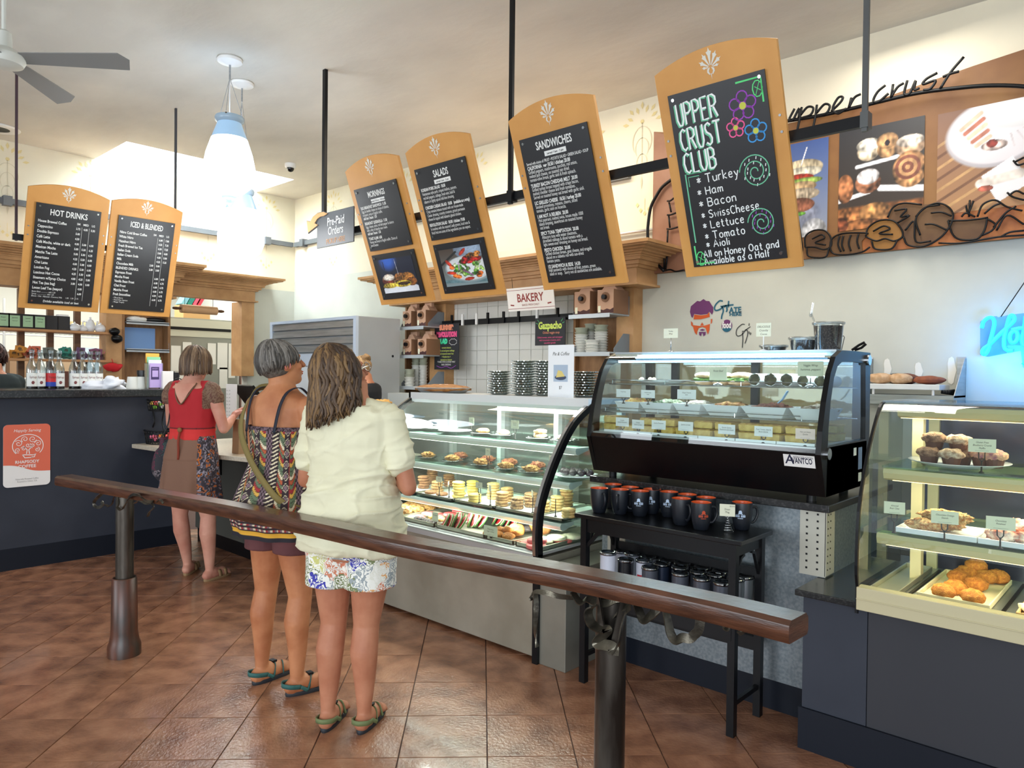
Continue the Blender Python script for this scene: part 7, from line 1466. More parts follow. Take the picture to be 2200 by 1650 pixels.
def person(label, loc, rz, H, skin, J, head=(0, 0, 0), headpos=(0, 0), wx=1.0, legs=1.0, yaw=(-.3, -.3), bare=True):
    s_ = H / 1.65; t = thing('person', label, 'person', loc, rz); t.scale = (s_,) * 3
    b = B(); torso(b, wx=wx)
    for i, sd in enumerate((-1, 1)):
        hx, hy = sd * .085 * wx, -.005; kn = J['knee'][i]; an = J['ank'][i]; L_ = legs
        b.chain([(hx, hy, .84), (hx * 1.02, hy + .002, .72), ((hx + kn[0]) / 2, (hy + kn[1]) / 2, .60), (kn[0], kn[1], .45)], [.10 * L_, .088 * L_, .073 * L_, .053 * L_], 18)
        cx, cy = kn[0] * .6 + an[0] * .4, kn[1] * .6 + an[1] * .4
        b.chain([(kn[0], kn[1], .45), (cx, cy - .018, .34), (cx * .5 + an[0] * .5, cy * .5 + an[1] * .5 - .008, .22), (an[0], an[1] - .008, .09), (an[0], an[1] - .004, .05)], [.053 * L_, .057 * L_, .044 * L_, .031, .032], 18)
        foot(b, an, yaw[i])
        sh_, el, wr_ = Vector((sd * .168 * wx, -.008, 1.335)), Vector(J['elb'][i]), Vector(J['wri'][i])
        b.chain([sh_ * .9 + Vector((0, 0, .130)), sh_, sh_.lerp(el, .5), el], [.045, .052, .043, .036], 16); b.chain([el, el.lerp(wr_, .35), wr_], [.036, .037, .025], 14)
        hand(b, wr_, J['hd'][i], J['hu'][i], .6, sd)
    HM = T(headpos[0], headpos[1], 1.535) @ Euler((head[1], head[2], head[0]), 'XYZ').to_matrix().to_4x4()
    b.cap2((0, -.004, 1.40), HM @ Vector((0, -.02, -.05)), .056, .052, 16)
    b.ell((0, -.008, .015), (.074, .093, .088), 22, 16, M=HM); b.ell((0, .022, -.045), (.056, .066, .066), 18, 12, M=HM); b.ell((0, .055, -.085), (.030, .030, .024), 12, 8, M=HM)
    b.cap2(HM @ Vector((0, .083, .012)), HM @ Vector((0, .106, -.026)), .010, .0135, 10)
    for sd in (-1, 1):
        b.ell((sd * .074, -.004, -.006), (.009, .020, .031), 10, 8, M=HM); b.ell((sd * .034, .066, -.025), (.022, .018, .020), 10, 8, M=HM); b.ell((sd * .012, .100, -.026), (.009, .010, .008), 8, 6, M=HM)
    b.ell((0, .086, -.054), (.022, .010, .006), 12, 6, M=HM); b.ell((0, .083, -.064), (.019, .010, .007), 12, 6, M=HM); b.cap2(HM @ Vector((-.028, .078, .024)), HM @ Vector((.028, .078, .024)), .013, .013, 8)
    voxel(b, 'body', SK[skin], t, .0062, 3)
    e = B().use(M_white)
    for sd in (-1, 1): e.ell((sd * .031, .076, .006), (.012, .009, .008), 12, 8, M=HM)
    e.use(M_seed)
    for sd in (-1, 1): e.ell((sd * .031, .0845, .006), (.005, .003, .005), 8, 6, M=HM)
    e.build('eyes', None, t, smooth=True)
    l = B(); l.ell((0, .0905, -.0545), (.019, .0075, .0042), 12, 6, M=HM); l.ell((0, .088, -.0635), (.016, .0075, .005), 12, 6, M=HM); l.build('lips', mat('lip_rose', (176, 96, 86), .5), t, smooth=True)
    return t, HM
def hairmat(n, c1, c2): return mat(n, c1, .5, c2=c2, ns=60, bump=.5, bs=140, stretch=(1.2, 1.2, .12), spec=.4, lo=.3, hi=.7)
def hair(t, HM, mats, length, wave=.006, back=2.35, n=240, r=.0065, vol=.012, flare=.0, seed=1, top=.106, part=0, cutfront=.9):
    """scalp cap plus several hundred tapering locks falling from the crown; length = how far below the crown a lock reaches"""
    rs = random.Random(seed); b = B(); I3 = HM.to_3x3(); C0 = HM @ Vector((0, -.010, .015))
    b.use(mats[0]); 
    b.ell((0, -.022, .024), (.079 + vol * .5, .090 + vol * .4, .090 + vol * .3), 26, 18, M=HM)
    yawd = math.atan2(-(I3 @ Vector((0, 1, 0))).x, (I3 @ Vector((0, 1, 0))).y)
    for k in range(n):
        phi = rs.uniform(-back, back); ln = length * (1 - .12 * abs(phi) / back) * rs.uniform(.90, 1.03)
        if abs(phi) > 1.9: ln = min(ln, length * rs.uniform(.6, .95))
        ph0 = rs.uniform(0, 6.28); wf = rs.uniform(.8, 1.3); pts = []; v = vol * rs.uniform(.5, 1.25); m = max(8, int(ln / .02))
        cr = Vector((part + rs.uniform(-.02, .02), -.03, 0)); 
        for i in range(m + 1):
            d = ln * i / m; th = min(d / .100, 1.62)
            rr = math.sin(th) * (1 + v / .09); zz_ = math.cos(th) * (.096 + v); drop = max(0, d - .162)
            fl_ = 1 + flare * drop / .1; lx = math.sin(phi) * rr * .080 * fl_; ly = -math.cos(phi) * rr * .094 * fl_
            sway = wave * math.sin(d * 52 * wf + ph0) * min(1, d / .08)
            p = C0 + I3 @ (Vector((lx + math.cos(phi) * sway + cr.x * (1 - rr), ly + cr.y * (1 - min(rr, 1)) + math.sin(phi) * sway, zz_))) + Vector((0, 0, -drop)); pts.append(p)
        b.use(mats[rs.randrange(len(mats))]); w_ = r * rs.uniform(.8, 1.3)
        b.tube(pts, [w_ * (.6 + .4 * min(1, i / 3)) * (1 - .75 * max(0, (i / m - .8) / .2)) for i in range(m + 1)], 5)
    return b.build('hair', None, t, smooth=True)
def sandal(t, ank, yaw, msole, mstrap, style):
    M = T(ank[0], ank[1], 0) @ spin(yaw); n = 22
    out = [(.040 * math.cos(q) * (1.05 if math.sin(q) > 0 else .92) - .002, .075 + .135 * math.sin(q)) for q in [2 * PI * i / n for i in range(n)]]
    b = B(); b.loft([[M @ Vector((x * k, .075 + (y - .075) * k2, z)) for x, y in out] for k, k2, z in ((1, .985, .0), (1.06, 1.0, .006), (1.04, 1.0, .018), (.98, .98, .020))]); b.build('sandal_sole', msole, t, smooth=True, auto=50)
    q = lambda l: [M @ Vector(p) for p in l]
    if style == 0:
        for l, w_ in (([(-.041, -.005, .045), (-.036, -.055, .055), (0, -.077, .058), (.036, -.055, .055), (.041, -.005, .045)], .020), ([(-.044, .03, .022), (-.030, .05, .062), (0, .06, .076), (.030, .05, .062), (.044, .03, .022)], .014), ([(-.048, .13, .024), (-.02, .12, .052), (.02, .10, .066), (.046, .085, .024)], .016), ([(-.041, -.005, .045), (-.044, .03, .022)], .016), ([(.041, -.005, .045), (.044, .03, .022)], .016), ([(0, .06, .078), (-.01, .10, .060), (-.045, .15, .026)], .013)):
            B().ribbon(smoothpath(q(l), 4), w_, .004, side=(0, 0, 1)).build('strap', mstrap, t, smooth=True)
        B().box(-.016, .016, -.012, .012, 0, .010, M=M @ T(.0, .058, .078)).build('buckle', M_black, t)
    else:
        for yy, w_ in ((.055, .035), (.110, .032)):
            B().ribbon(smoothpath(q([(-.047, yy, .018), (-.034, yy, .058), (0, yy, .070 - (yy - .05) * .3), (.034, yy, .058), (.047, yy, .018)]), 4), w_, .004, side=(0, 1, 0)).build('strap', mstrap, t, smooth=True)
def zhit(px, py): return hit(px, py, z=0)
def local(loc, rz, s_, p):
    v = Vector((p[0] - loc[0], p[1] - loc[1])); c, s2 = math.cos(-rz), math.sin(-rz); return ((v.x * c - v.y * s2) / s_, (v.x * s2 + v.y * c) / s_)

# --- woman in cream T-shirt (nearest)
H1, r1 = 1.585, R(28); L1, R1 = zhit(706, 1562), zhit(784, 1566); l1 = Vector(((L1.x + R1.x) / 2 + .0, (L1.y + R1.y) / 2 + .02, 0)); s1 = H1 / 1.65
a0, a1 = local(l1, r1, s1, L1), local(l1, r1, s1, R1)
J = {'ank': (a0, a1), 'knee': ((a0[0] * .92, a0[1] * .5 + .01), (a1[0] * .95, a1[1] * .5 + .01)), 'elb': ((-.245, .03, 1.06), (.262, -.005, 1.055)), 'wri': ((-.06, .20, 1.04), (.09, .22, 1.10)), 'hd': ((1, .2, .05), (-1, .15, .05)), 'hu': ((0, 1, .2), (0, 1, .2))}
w1, HM = person('woman in a cream T-shirt and floral shorts with long wavy brown hair and glasses', l1, r1, H1, 'warm', J, head=(R(-36), R(16), 0), headpos=(-.035, -.03), wx=1.08, legs=1.06, yaw=(R(8), R(3)))
M_tee = mat('cream_jersey', (226, 221, 190), .85, c2=(216, 210, 178), ns=6, bump=.08, bs=60)
b = B(); torso(b, .019, .785, 1.40, 1.08, .022)
for sd, el in ((-1, J['elb'][0]), (1, J['elb'][1])):
    s0 = Vector((sd * .168, -.008, 1.345)); e0 = Vector(el); b.chain([Vector((sd * .08, -.01, 1.365)), s0, s0.lerp(e0, .30), s0.lerp(e0, .60)], [.060, .064, .062, .064], 18)
def wr1(p):
    a = noise.noise(Vector((p.x * 4 + p.z * 5, p.y * 4, p.z * 13 - p.x * 4))); c = noise.noise(Vector((p.x * 7 - p.z * 8, p.y * 5 + 3, p.z * 9 + p.x * 6)))
    return .009 * max(0, 1 - abs(a) * 4) ** 2 * (1.3 if p.z < 1.15 else .6) + .006 * max(0, 1 - abs(c) * 5) ** 2 + .004 + .006 * noise.noise(Vector((p.x * 9, p.y * 9, p.z * 26))) + .009 * noise.noise(Vector((p.x * 3 + p.z * 6, p.y * 3, p.z * 14 - p.x * 5))) * (1.4 if p.z < 1.1 else .6)
voxel(b, 't_shirt', M_tee, w1, .0065, 3, disp=wr1)
def floral(name, base, cols, sc_=26):
    m = bpy.data.materials.new(name); m.use_nodes = True; nt = m.node_tree; N, L_ = nt.nodes, nt.links; bs = N['Principled BSDF']; bs.inputs['Roughness'].default_value = .85
    tc = N.new('ShaderNodeTexCoord'); nz = N.new('ShaderNodeTexNoise'); nz.inputs['Scale'].default_value = sc_ * .9; mx = N.new('ShaderNodeMixRGB'); mx.inputs[0].default_value = .09; L_.new(tc.outputs['Object'], nz.inputs['Vector']); L_.new(tc.outputs['Object'], mx.inputs[1]); L_.new(nz.outputs['Color'], mx.inputs[2])
    wv = N.new('ShaderNodeTexWave'); wv.inputs['Scale'].default_value = sc_ * .55; wv.inputs['Distortion'].default_value = 26; wv.inputs['Detail'].default_value = 2; wv.inputs['Detail Scale'].default_value = 1.2
    vo = N.new('ShaderNodeTexVoronoi'); vo.inputs['Scale'].default_value = sc_ * .42; L_.new(mx.outputs[0], vo.inputs['Vector']); L_.new(mx.outputs[0], wv.inputs['Vector'])
    sp = N.new('ShaderNodeSeparateColor'); L_.new(vo.outputs['Color'], sp.inputs[0]); cr = N.new('ShaderNodeValToRGB'); cr.color_ramp.interpolation = 'CONSTANT'; el = cr.color_ramp.elements
    while len(el) < len(cols): el.new(.5)
    for i, c in enumerate(cols): el[i].position = i / len(cols); el[i].color = srgb(c) + (1,)
    L_.new(sp.outputs[0], cr.inputs[0]); th = N.new('ShaderNodeValToRGB'); th.color_ramp.interpolation = 'CONSTANT'; th.color_ramp.elements[0].color = (0, 0, 0, 1); th.color_ramp.elements[1].position = .5; th.color_ramp.elements[1].color = (1, 1, 1, 1); L_.new(wv.outputs['Fac'], th.inputs[0])
    m2 = N.new('ShaderNodeMixRGB'); L_.new(th.outputs[0], m2.inputs[0]); m2.inputs[1].default_value = srgb(base) + (1,); L_.new(cr.outputs[0], m2.inputs[2]); L_.new(m2.outputs[0], bs.inputs['Base Color']); return m
M_flor = floral('leaf_print_cotton', (236, 234, 224), [(226, 224, 210), (62, 62, 160), (206, 130, 100), (198, 196, 120), (150, 158, 160), (224, 168, 110), (120, 130, 90)])
def shorts(t, J_, g, z0, m, wx, name='shorts', zt=.93, lw=.102):
    b = B(); torso(b, g, .76, zt, wx)
    for i, sd in enumerate((-1, 1)):
        kn = J_['knee'][i]; hx = sd * .088 * wx; f_ = (.84 - z0) / .39; b.chain([(hx, -.01, .84), (hx, -.008, .76)], [lw + .008, lw + .005], 20)
        x1, y1 = hx + (kn[0] - hx) * f_ * .6, kn[1] * f_ * .6; b.loft([[(hx + (x1 - hx) * q + (lw + .003 * q) * math.cos(2 * PI * j / 22), -.008 + (y1 + .0) * q + (lw + .006) * math.sin(2 * PI * j / 22), .80 + (z0 - .80) * q) for j in range(22)] for q in (0, .5, 1)])
    return voxel(b, name, m, t, .0065, 2, disp=lambda p: .004 * noise.noise(Vector((p.x * 14, p.y * 14, p.z * 10))))
shorts(w1, J, .022, .625, M_flor, 1.08, zt=.88, lw=.110)
HB = [hairmat('hair_brown', (98, 74, 50), (72, 52, 36)), hairmat('hair_brown_gold', (138, 106, 66), (104, 78, 50)), hairmat('hair_brown_dark', (70, 52, 38), (52, 38, 28))]
hair(w1, HM, HB, .365, .010, 1.95, 330, .0085, .026, .08, 3)
b = B()
for sd in (-1, 1):
    b.tube([HM @ Vector((sd * .034 + .026 * math.cos(q), .102, .004 + .020 * math.sin(q))) for q in [2 * PI * i / 16 for i in range(17)]], .003, 6); b.tube([HM @ Vector((sd * .060, .100, .010)), HM @ Vector((sd * .078, .03, .010)), HM @ Vector((sd * .080, -.01, .0))], .0028, 6)
b.tube([HM @ Vector((-.010, .104, .010)), HM @ Vector((.010, .104, .010))], .003, 6); b.build('eyeglasses', glass('spectacle_plastic', (230, 232, 236), .45, .9), w1, smooth=True)
for i, yw in ((0, R(8)), (1, R(3))): sandal(w1, J['ank'][i], yw, mat('sole_black', (34, 38, 44), .6), mat('strap_olive', (104, 116, 74), .7), 0)

# --- woman in patterned camisole
H2, r2 = 1.63, R(14); L2, R2 = zhit(565, 1464), zhit(640, 1490); l2_ = Vector(((L2.x + R2.x) / 2 - .005, (L2.y + R2.y) / 2 + .005, 0)); s2_ = H2 / 1.65
a0, a1 = local(l2_, r2, s2_, L2), local(l2_, r2, s2_, R2)
J = {'ank': (a0, a1), 'knee': ((a0[0] * .95, a0[1] * .55 + .012), (a1[0] * .95, a1[1] * .55 + .012)), 'elb': ((-.215, .04, 1.06), (.235, .0, 1.05)), 'wri': ((-.05, .20, 1.02), (.14, .22, 1.08)), 'hd': ((1, .2, 0), (-.9, .3, .1)), 'hu': ((0, 1, .2), (0, 1, .2))}
w2_, HM = person('woman with short grey hair in a patterned camisole and maroon shorts', l2_, r2, H2, 'tan', J, head=(R(-22), R(12), 0), headpos=(.0, -.01), wx=.98, yaw=(R(-4), R(-20)), legs=1.02)
def tribal(u, z):
    """banded folk print: stripes of zigzags, diamonds and wavy stained-glass colours"""
    x = u * 100; Z = z * 100; k = int(x // 3.4); f = (x / 3.4) % 1; C = [(44, 30, 34), (150, 40, 44), (206, 160, 70), (96, 112, 84), (120, 96, 104), (214, 200, 168), (60, 70, 96), (170, 84, 50)]
    if z > 1.225: return C[int((math.sin(Z * 2.2 + x) + math.sin(x * 2.5)) * 2) % 2 * 4 + (0 if (int(Z * 1.2) + int(x * .9)) % 2 else 0)]
    if z < .775: return (214, 160, 50) if z > .752 else (30, 26, 34)
    if z < .83: return C[0] if int(Z * 1.1) % 2 else C[[5, 1, 4][int(x * 1.3) % 3]]
    if .865 > z > .85: return (30, 26, 30) if int(x * .9) % 2 else C[5]
    kk = k % 5
    if kk == 0: return C[5] if abs(((Z * .55 + (1 if f > .5 else 0) * 0) % 1) - f) < .2 else C[0]
    if kk in (1, 3) and f > .12:
        w_ = int((Z + 2.2 * math.sin(x * .9 + k)) / 1.9); return C[[3, 2, 1, 3, 7, 5, 3][w_ % 7]] if (Z + 2.2 * math.sin(x * .9 + k)) % 1.9 > .3 else (34, 26, 28)
    if kk == 2: d = abs((Z % 5) / 2.5 - 1) + abs(f - .5) * 1.6; return C[5] if .72 < d < .86 else C[4] if d < .5 else C[0]
    if kk == 4: return C[4] if (int(Z * .8) + int(f * 4)) % 2 else C[0]
    return C[1] if f < .06 else C[0]
def lofts(name, rings_fn, z0, z1, nz, na, m, t, colf=None, thick=True):
    b = B(); cols = []
    for i in range(nz + 1):
        z = z0 + (z1 - z0) * i / nz
        for j in range(na):
            q = 2 * PI * j / na; p, u = rings_fn(z, q); b.v.append(tuple(p)); cols.append(tuple(srgb(colf(u, z))) + (1,) if colf else None)
    b.f = [(i * na + j, i * na + (j + 1) % na, (i + 1) * na + (j + 1) % na, (i + 1) * na + j) for i in range(nz) for j in range(na)]
    return b.build(name, m, t, smooth=True, vcol=cols if colf else None)
def RGat(z):
    for a, c in zip(RG, RG[1:]):
        if a[0] <= z <= c[0]: k = (z - a[0]) / (c[0] - a[0]); return [a[i] + (c[i] - a[i]) * k for i in range(4)]
    return list(RG[0]) if z < RG[0][0] else list(RG[-1])
def se(v): return math.copysign(abs(v) ** .85, v)
def cami(z, q):
    _, rx, ry, cy = RGat(max(z, .76)); fl_ = .012 + max(0, 1.12 - z) * .13; fold = .006 * math.sin(q * 11 + z * 3) * min(1, max(0, (1.18 - z) * 4))
    zz_ = z + (.05 * max(0, math.cos(q - 4.71 + 1.1)) ** 2 * 0 - .05 * abs(math.cos(q)) * 0); top_dip = 0
    fl_ += .004; return (se(math.cos(q)) * (rx * .98 + fl_ + fold), cy + se(math.sin(q)) * (ry + fl_ + fold), z), q * .17
M_vc = mat('woven_print', (255, 255, 255), .85, vc=True)
lofts('camisole', cami, .735, 1.245, 150, 260, M_vc, w2_, lambda u, z: tribal(u, z))
shorts(w2_, J, .006, .66, mat('maroon_twill', (98, 54, 54), .85, c2=(84, 44, 46), ns=9), .98, lw=.098)
HG = [hairmat('hair_grey', (112, 106, 98), (80, 74, 68)), hairmat('hair_dark_grey', (78, 72, 66), (58, 54, 50)), hairmat('hair_light_grey', (140, 134, 126), (108, 102, 96))]
hair(w2_, HM, HG, .205, .003, 2.35, 520, .0050, .010, -.35, 5, part=.01)
cur = smoothpath([(.105, .07, 1.385), (.11, .0, 1.425), (.104, -.07, 1.405), (.095, -.108, 1.34), (.085, -.128, 1.24), (.08, -.128, 1.22)], 5)
B().ribbon(cur, .017, .003, side=(1, 0, 0)).build('shoulder_strap', mat('strap_navy', (20, 24, 40), .7), w2_, smooth=True)
B().ribbon(smoothpath([(-.105, .07, 1.385), (-.11, .0, 1.425), (-.104, -.07, 1.405), (-.10, -.108, 1.34), (-.10, -.125, 1.22)], 5), .013, .003, side=(1, 0, 0)).build('shoulder_strap', MATS['strap_navy'], w2_, smooth=True)
B().ribbon(smoothpath([(-.09, .03, 1.43), (-.135, -.03, 1.415), (-.150, -.09, 1.33), (-.125, -.135, 1.22), (-.05, -.150, 1.10), (.05, -.158, 1.00), (.14, -.145, .92), (.20, -.08, .88), (.22, .02, .86), (.20, .1, .85)], 6), .030, .004, side=(.5, .2, .8)).build('cross_body_strap', mat('olive_webbing', (122, 106, 58), .8), w2_, smooth=True)
b = B(); b.ell((.22, .11, .80), (.05, .09, .08), 16, 10); b.build('hip_bag', mat('bag_grey_olive', (96, 90, 78), .8), w2_, smooth=True)
b = B()
b.tube([HM @ Vector((.083, -.004 + .013 * math.cos(q), -.004 + .024 * math.sin(q))) for q in [R(a) for a in range(-60, 241, 30)]], .0042, 6); b.build('ear_rim', mat('ear_pink', (196, 112, 96), .5), w2_, smooth=True)
for i, yw in ((0, R(-4)), (1, R(-20))): sandal(w2_, J['ank'][i], yw, MATS['sole_black'], mat('strap_teal', (44, 92, 88), .7), 0)

# --- woman in red top and brown dress at the counter
H3, r3 = 1.64, R(30); L3, R3 = zhit(404, 1233), zhit(452, 1246); l3 = Vector(((L3.x + R3.x) / 2, (L3.y + R3.y) / 2 - .05, 0)); s3 = H3 / 1.65
a0, a1 = local(l3, r3, s3, L3), local(l3, r3, s3, R3)
J = {'ank': (a0, a1), 'knee': ((a0[0] * .8 - .02, .0), (a1[0] * .85, .0)), 'elb': ((-.215, .05, 1.10), (.235, .02, 1.08)), 'wri': ((-.10, .22, 1.08), (.19, .20, 1.15)), 'hd': ((.3, 1, 0), (-.05, .8, .6)), 'hu': ((0, 0, 1), (-.2, -1, 0))}
w3, HM = person('woman with a brown bob in a red sleeveless top and brown skirt', l3, r3, H3, 'fair', J, head=(R(2), R(-6), 0), headpos=(.015, .02), wx=1.0, yaw=(R(20), R(-6)), legs=1.0)
b = B(); torso(b, .014, 1.0, 1.365, 1.0)
for sd in (-1, 1): b.chain([(sd * .095, -.01, 1.375), (sd * .155, -.008, 1.355), (sd * .185, -.005, 1.30)], [.05, .060, .060], 16)
o = voxel(b, 'red_top', M_vc, w3, .0075, 2, disp=lambda p: .003 * noise.noise(p * 18) + .004 * noise.noise(Vector((p.x * 20, 0, p.z * 5))), vcolf=lambda p: srgb((122, 96, 76) if (abs(p.x) > .135 and p.z > 1.22 and noise.noise(p * 120) > -.1) else (96, 60, 50) if abs(p.x) > .135 and p.z > 1.22 else (60, 22, 26) if abs(p.z - 1.085) < .006 else (204, 48, 46) if p.z < 1.08 else (172, 30, 38)))
# low V of bare back, edged with braid
b = B(); vpts = [(-.085, 1.405), (-.045, 1.31), (-.005, 1.255), (.045, 1.31), (.085, 1.405)]
bk = lambda x, z: -math.sqrt(max(0, 1 - (x / (RGat(z)[1] + .02)) ** 2)) * (RGat(z)[2] + .019) + RGat(z)[3]
pts = []; rows = 14; n_ = 10
for i in range(rows + 1):
    z = 1.258 + (1.40 - 1.258) * i / rows; hw = .085 * (i / rows) ** .85; pts += [(-hw + 2 * hw * j / n_, bk(-hw + 2 * hw * j / n_, z) - .004, z) for j in range(n_ + 1)]
b.add(pts, [(i * (n_ + 1) + j, i * (n_ + 1) + j + 1, (i + 1) * (n_ + 1) + j + 1, (i + 1) * (n_ + 1) + j) for i in range(rows) for j in range(n_)]); b.build('bare_back', SK['fair'], w3, smooth=True)
e = [(x, bk(x, z) - .006, z) for x, z in vpts]; B().tube(smoothpath(e, 4), .0045, 6).build('braid_trim', mat('braid_brown', (110, 84, 60), .8), w3, smooth=True)
def skirt(z, q):
    _, rx, ry, cy = RGat(max(z, .86)); f_ = max(0, .86 - z); fl_ = .012 + f_ * .10; fold = .010 * math.sin(q * 9) * min(1, f_ * 4)
    return (se(math.cos(q)) * (rx + fl_ + fold), cy + se(math.sin(q)) * (ry + fl_ + fold), z), q
def sk_c(u, z):
    x = math.cos(u)
    if x > .62 or (x < -.80):
        p = Vector((u * 3.2, z * 16, 0)); n_ = noise.noise(p) + .5 * noise.noise(p * 3)
        return [(46, 44, 56), (150, 140, 150), (34, 30, 34), (196, 104, 30), (90, 86, 100), (60, 50, 50)][int((n_ + 1) * 6) % 6]
    return (126, 92, 74)
lofts('skirt', skirt, .575, 1.03, 110, 200, M_vc, w3, sk_c)
B().tube(smoothpath([(-.01, -.125, 1.075), (-.005, -.15, 1.0), (.0, -.155, .93), (.002, -.16, .87)], 4), .008, 6).build('tie_cord', mat('rust_cord', (130, 50, 30), .8), w3, smooth=True)
b = B().ell((-.01, -.130, 1.075), (.018, .012, .018), 10, 8); b.build('tie_knot', mat('knot_leopard', (130, 90, 50), .7), w3, smooth=True)
HC = [hairmat('hair_bob', (118, 92, 70), (88, 68, 52)), hairmat('hair_bob_light', (150, 124, 96), (120, 96, 74)), hairmat('hair_bob_dark', (92, 70, 54), (70, 54, 42))]
hair(w3, HM, HC, .265, .002, 2.15, 330, .0065, .018, .05, 9)
for i, yw in ((0, R(20)), (1, R(-6))): sandal(w3, J['ank'][i], yw, mat('sole_cork', (150, 120, 84), .8), mat('strap_buff', (150, 120, 84), .7), 1)
hb_ = thing('handbag', 'dark grey floral drawstring handbag hanging at the hip of the woman in red', 'bag', (0, 0, 0)); q = hit(366, 995, x=l3.x - .18); hb_.location = q
M_bag = floral('bag_floral', (46, 46, 52), [(46, 46, 52), (96, 40, 60), (46, 46, 52), (60, 80, 78), (50, 50, 56), (130, 120, 124)], 22)
voxel(lumpy(B(), (0, 0, 0), .085, .13, .16, 2, .12, 10, 24, 14).box(-.03, .03, -.07, .07, .10, .19), 'bag_body', M_bag, hb_, .008, 2)
sp = Vector((l3.x, l3.y, 1.38)) + Vector((math.cos(r3) * -.125, math.sin(r3) * -.125, 0)); rel = sp - q
B().ribbon(smoothpath([(0, -.07, .17), rel * .5 + Vector((-.02, -.03, .02)), rel + Vector((0, -.04, .01)), rel + Vector((-.02, .05, 0)), (0, .08, .17)], 6), .012, .004, side=(1, 0, 0)).build('bag_strap', mat('bag_strap_black', (30, 28, 30), .6), hb_, smooth=True)

# --- staff behind the counters
J0 = lambda: {'ank': ((-.1, 0), (.1, 0)), 'knee': ((-.095, .01), (.095, .01)), 'elb': ((-.22, .10, 1.12), (.24, .10, 1.12)), 'wri': ((-.12, .30, 1.05), (.14, .30, 1.05)), 'hd': ((0, 1, 0), (0, 1, 0)), 'hu': ((0, 0, 1), (0, 0, 1))}
q = hit(785, 900, y=4.08); J = J0()
w4, HM = person('staff member in a black T-shirt with fair hair in a bun, behind the curved case', (q.x, 4.08, 0), R(112), 1.62, 'warm', J, head=(R(-10), R(-28), 0), headpos=(0, .05))
def tee(t, m, wx=1, long=.6):
    b = B(); torso(b, .018, .80, 1.41, wx, .01)
    for sd, el in ((-1, J['elb'][0]), (1, J['elb'][1])): s0 = Vector((sd * .168, -.008, 1.345)); e0 = Vector(el); b.chain([Vector((sd * .08, -.01, 1.365)), s0, s0.lerp(e0, .4), s0.lerp(e0, long)], [.06, .062, .056, .056 if long < 1 else .05], 16)
    if long >= 1:
        for i in (0, 1): b.cap2(J['elb'][i], J['wri'][i], .05, .04, 14)
    voxel(b, 'shirt', m, t, .009, 2, disp=lambda p: .004 * noise.noise(p * 14))
tee(w4, mat('black_tee', (24, 27, 32), .85))
shorts(w4, J, .01, .45, mat('dark_trousers', (30, 30, 34), .9), 1)
HD = [hairmat('hair_blond', (168, 132, 88), (128, 96, 62)), hairmat('hair_blond_light', (196, 164, 118), (160, 124, 84))]
hair(w4, HM, HD, .20, .003, 2.3, 200, .007, .010, -.1, 11)
lumpy(B(), HM @ Vector((0, -.105, .075)), .042, .042, .038, 4, .4, 40).build('hair_bun', HD[0], w4, smooth=True)
q = hit(6, 800, x=-7.3); J = J0()
w5, HM = person('staff member with dark curly hair bending in a dark green sweater, at the left edge', (-7.32, q.y - .06, 0), R(100), 1.68, 'warm', J, head=(0, R(-30), 0), headpos=(0, .08))
tee(w5, mat('dark_sweater', (40, 48, 48), .9), 1.12, 1.0)
shorts(w5, J, .01, .45, MATS['dark_trousers'], 1)
HE = [hairmat('hair_curly', (66, 44, 40), (44, 30, 28)), hairmat('hair_curly2', (92, 60, 52), (60, 42, 36))]
hair(w5, HM, HE, .24, .016, 2.4, 260, .007, .03, .1, 13)
# ------------------------------------------------------------------ tea shelves, kitchen glimpse, order counter clutter
XS = XL + .26
def lshelf(px0, px1, py, lab):
    a, c = hit(px0, py, x=XS), hit(px1, py, x=XS); t = thing('timber_shelf', lab, 'shelf', (XL + .1, (a.y + c.y) / 2, a.z))
    B().box(XL - .02, XS, a.y - .6, c.y, a.z - .026, a.z).build('board', mat('shelf_maple', (186, 136, 90), .5), t, world=True, bev=.003); return a.z
z1 = lshelf(0, 255, 703, 'upper maple shelf across the hatch holding tea tins and teapots'); z2 = lshelf(0, 251, 769, 'lower maple shelf across the hatch holding bags of tea sachets')
XT = XL + .13
M_tin = mat('tin_black', (24, 26, 32), .4); M_tlab = mat('tin_label_green', (164, 200, 160), .6)
proto = None
for i, (px, lb) in enumerate(((7, 'black tea tin with a green label at the left edge of the shelf'), (32, 'black tea tin with a green label, second from the left edge'), (60, 'black tea tin with a green label, third from the left edge'), (86, 'black tea tin with a green label, beside the plain tins'), (112, 'plain black tin, left of two'), (137, 'plain black tin with a white box on it, right of two'))):
    y = hit(px, 690, x=XT + .05).y; t = thing('tea_tin', lb, 'tin', (XT, y, z1)); h = .155
    B().box(-.06, .05, -.061, .061, 0, h).build('box', M_tin, t, bev=.003)
    b = B(); b.M = T(.0515, 0, 0) @ spin(PI / 2)
    if i < 4:
        b.use(M_tlab).box(-.045, .045, 0, .001, .02, h - .02).use(M_text); b.text(('Assam', 'Jasmine', 'Lemon', 'Oolong')[i], .02, 0, h - .05, -.001, 'CENTER'); b.text('loose leaf', .014, 0, h - .08, -.001, 'CENTER'); b.build('label', None, t)
    if i == 5: B().box(-.05, .04, -.05, .05, h, h + .02).build('lid', M_white, t)
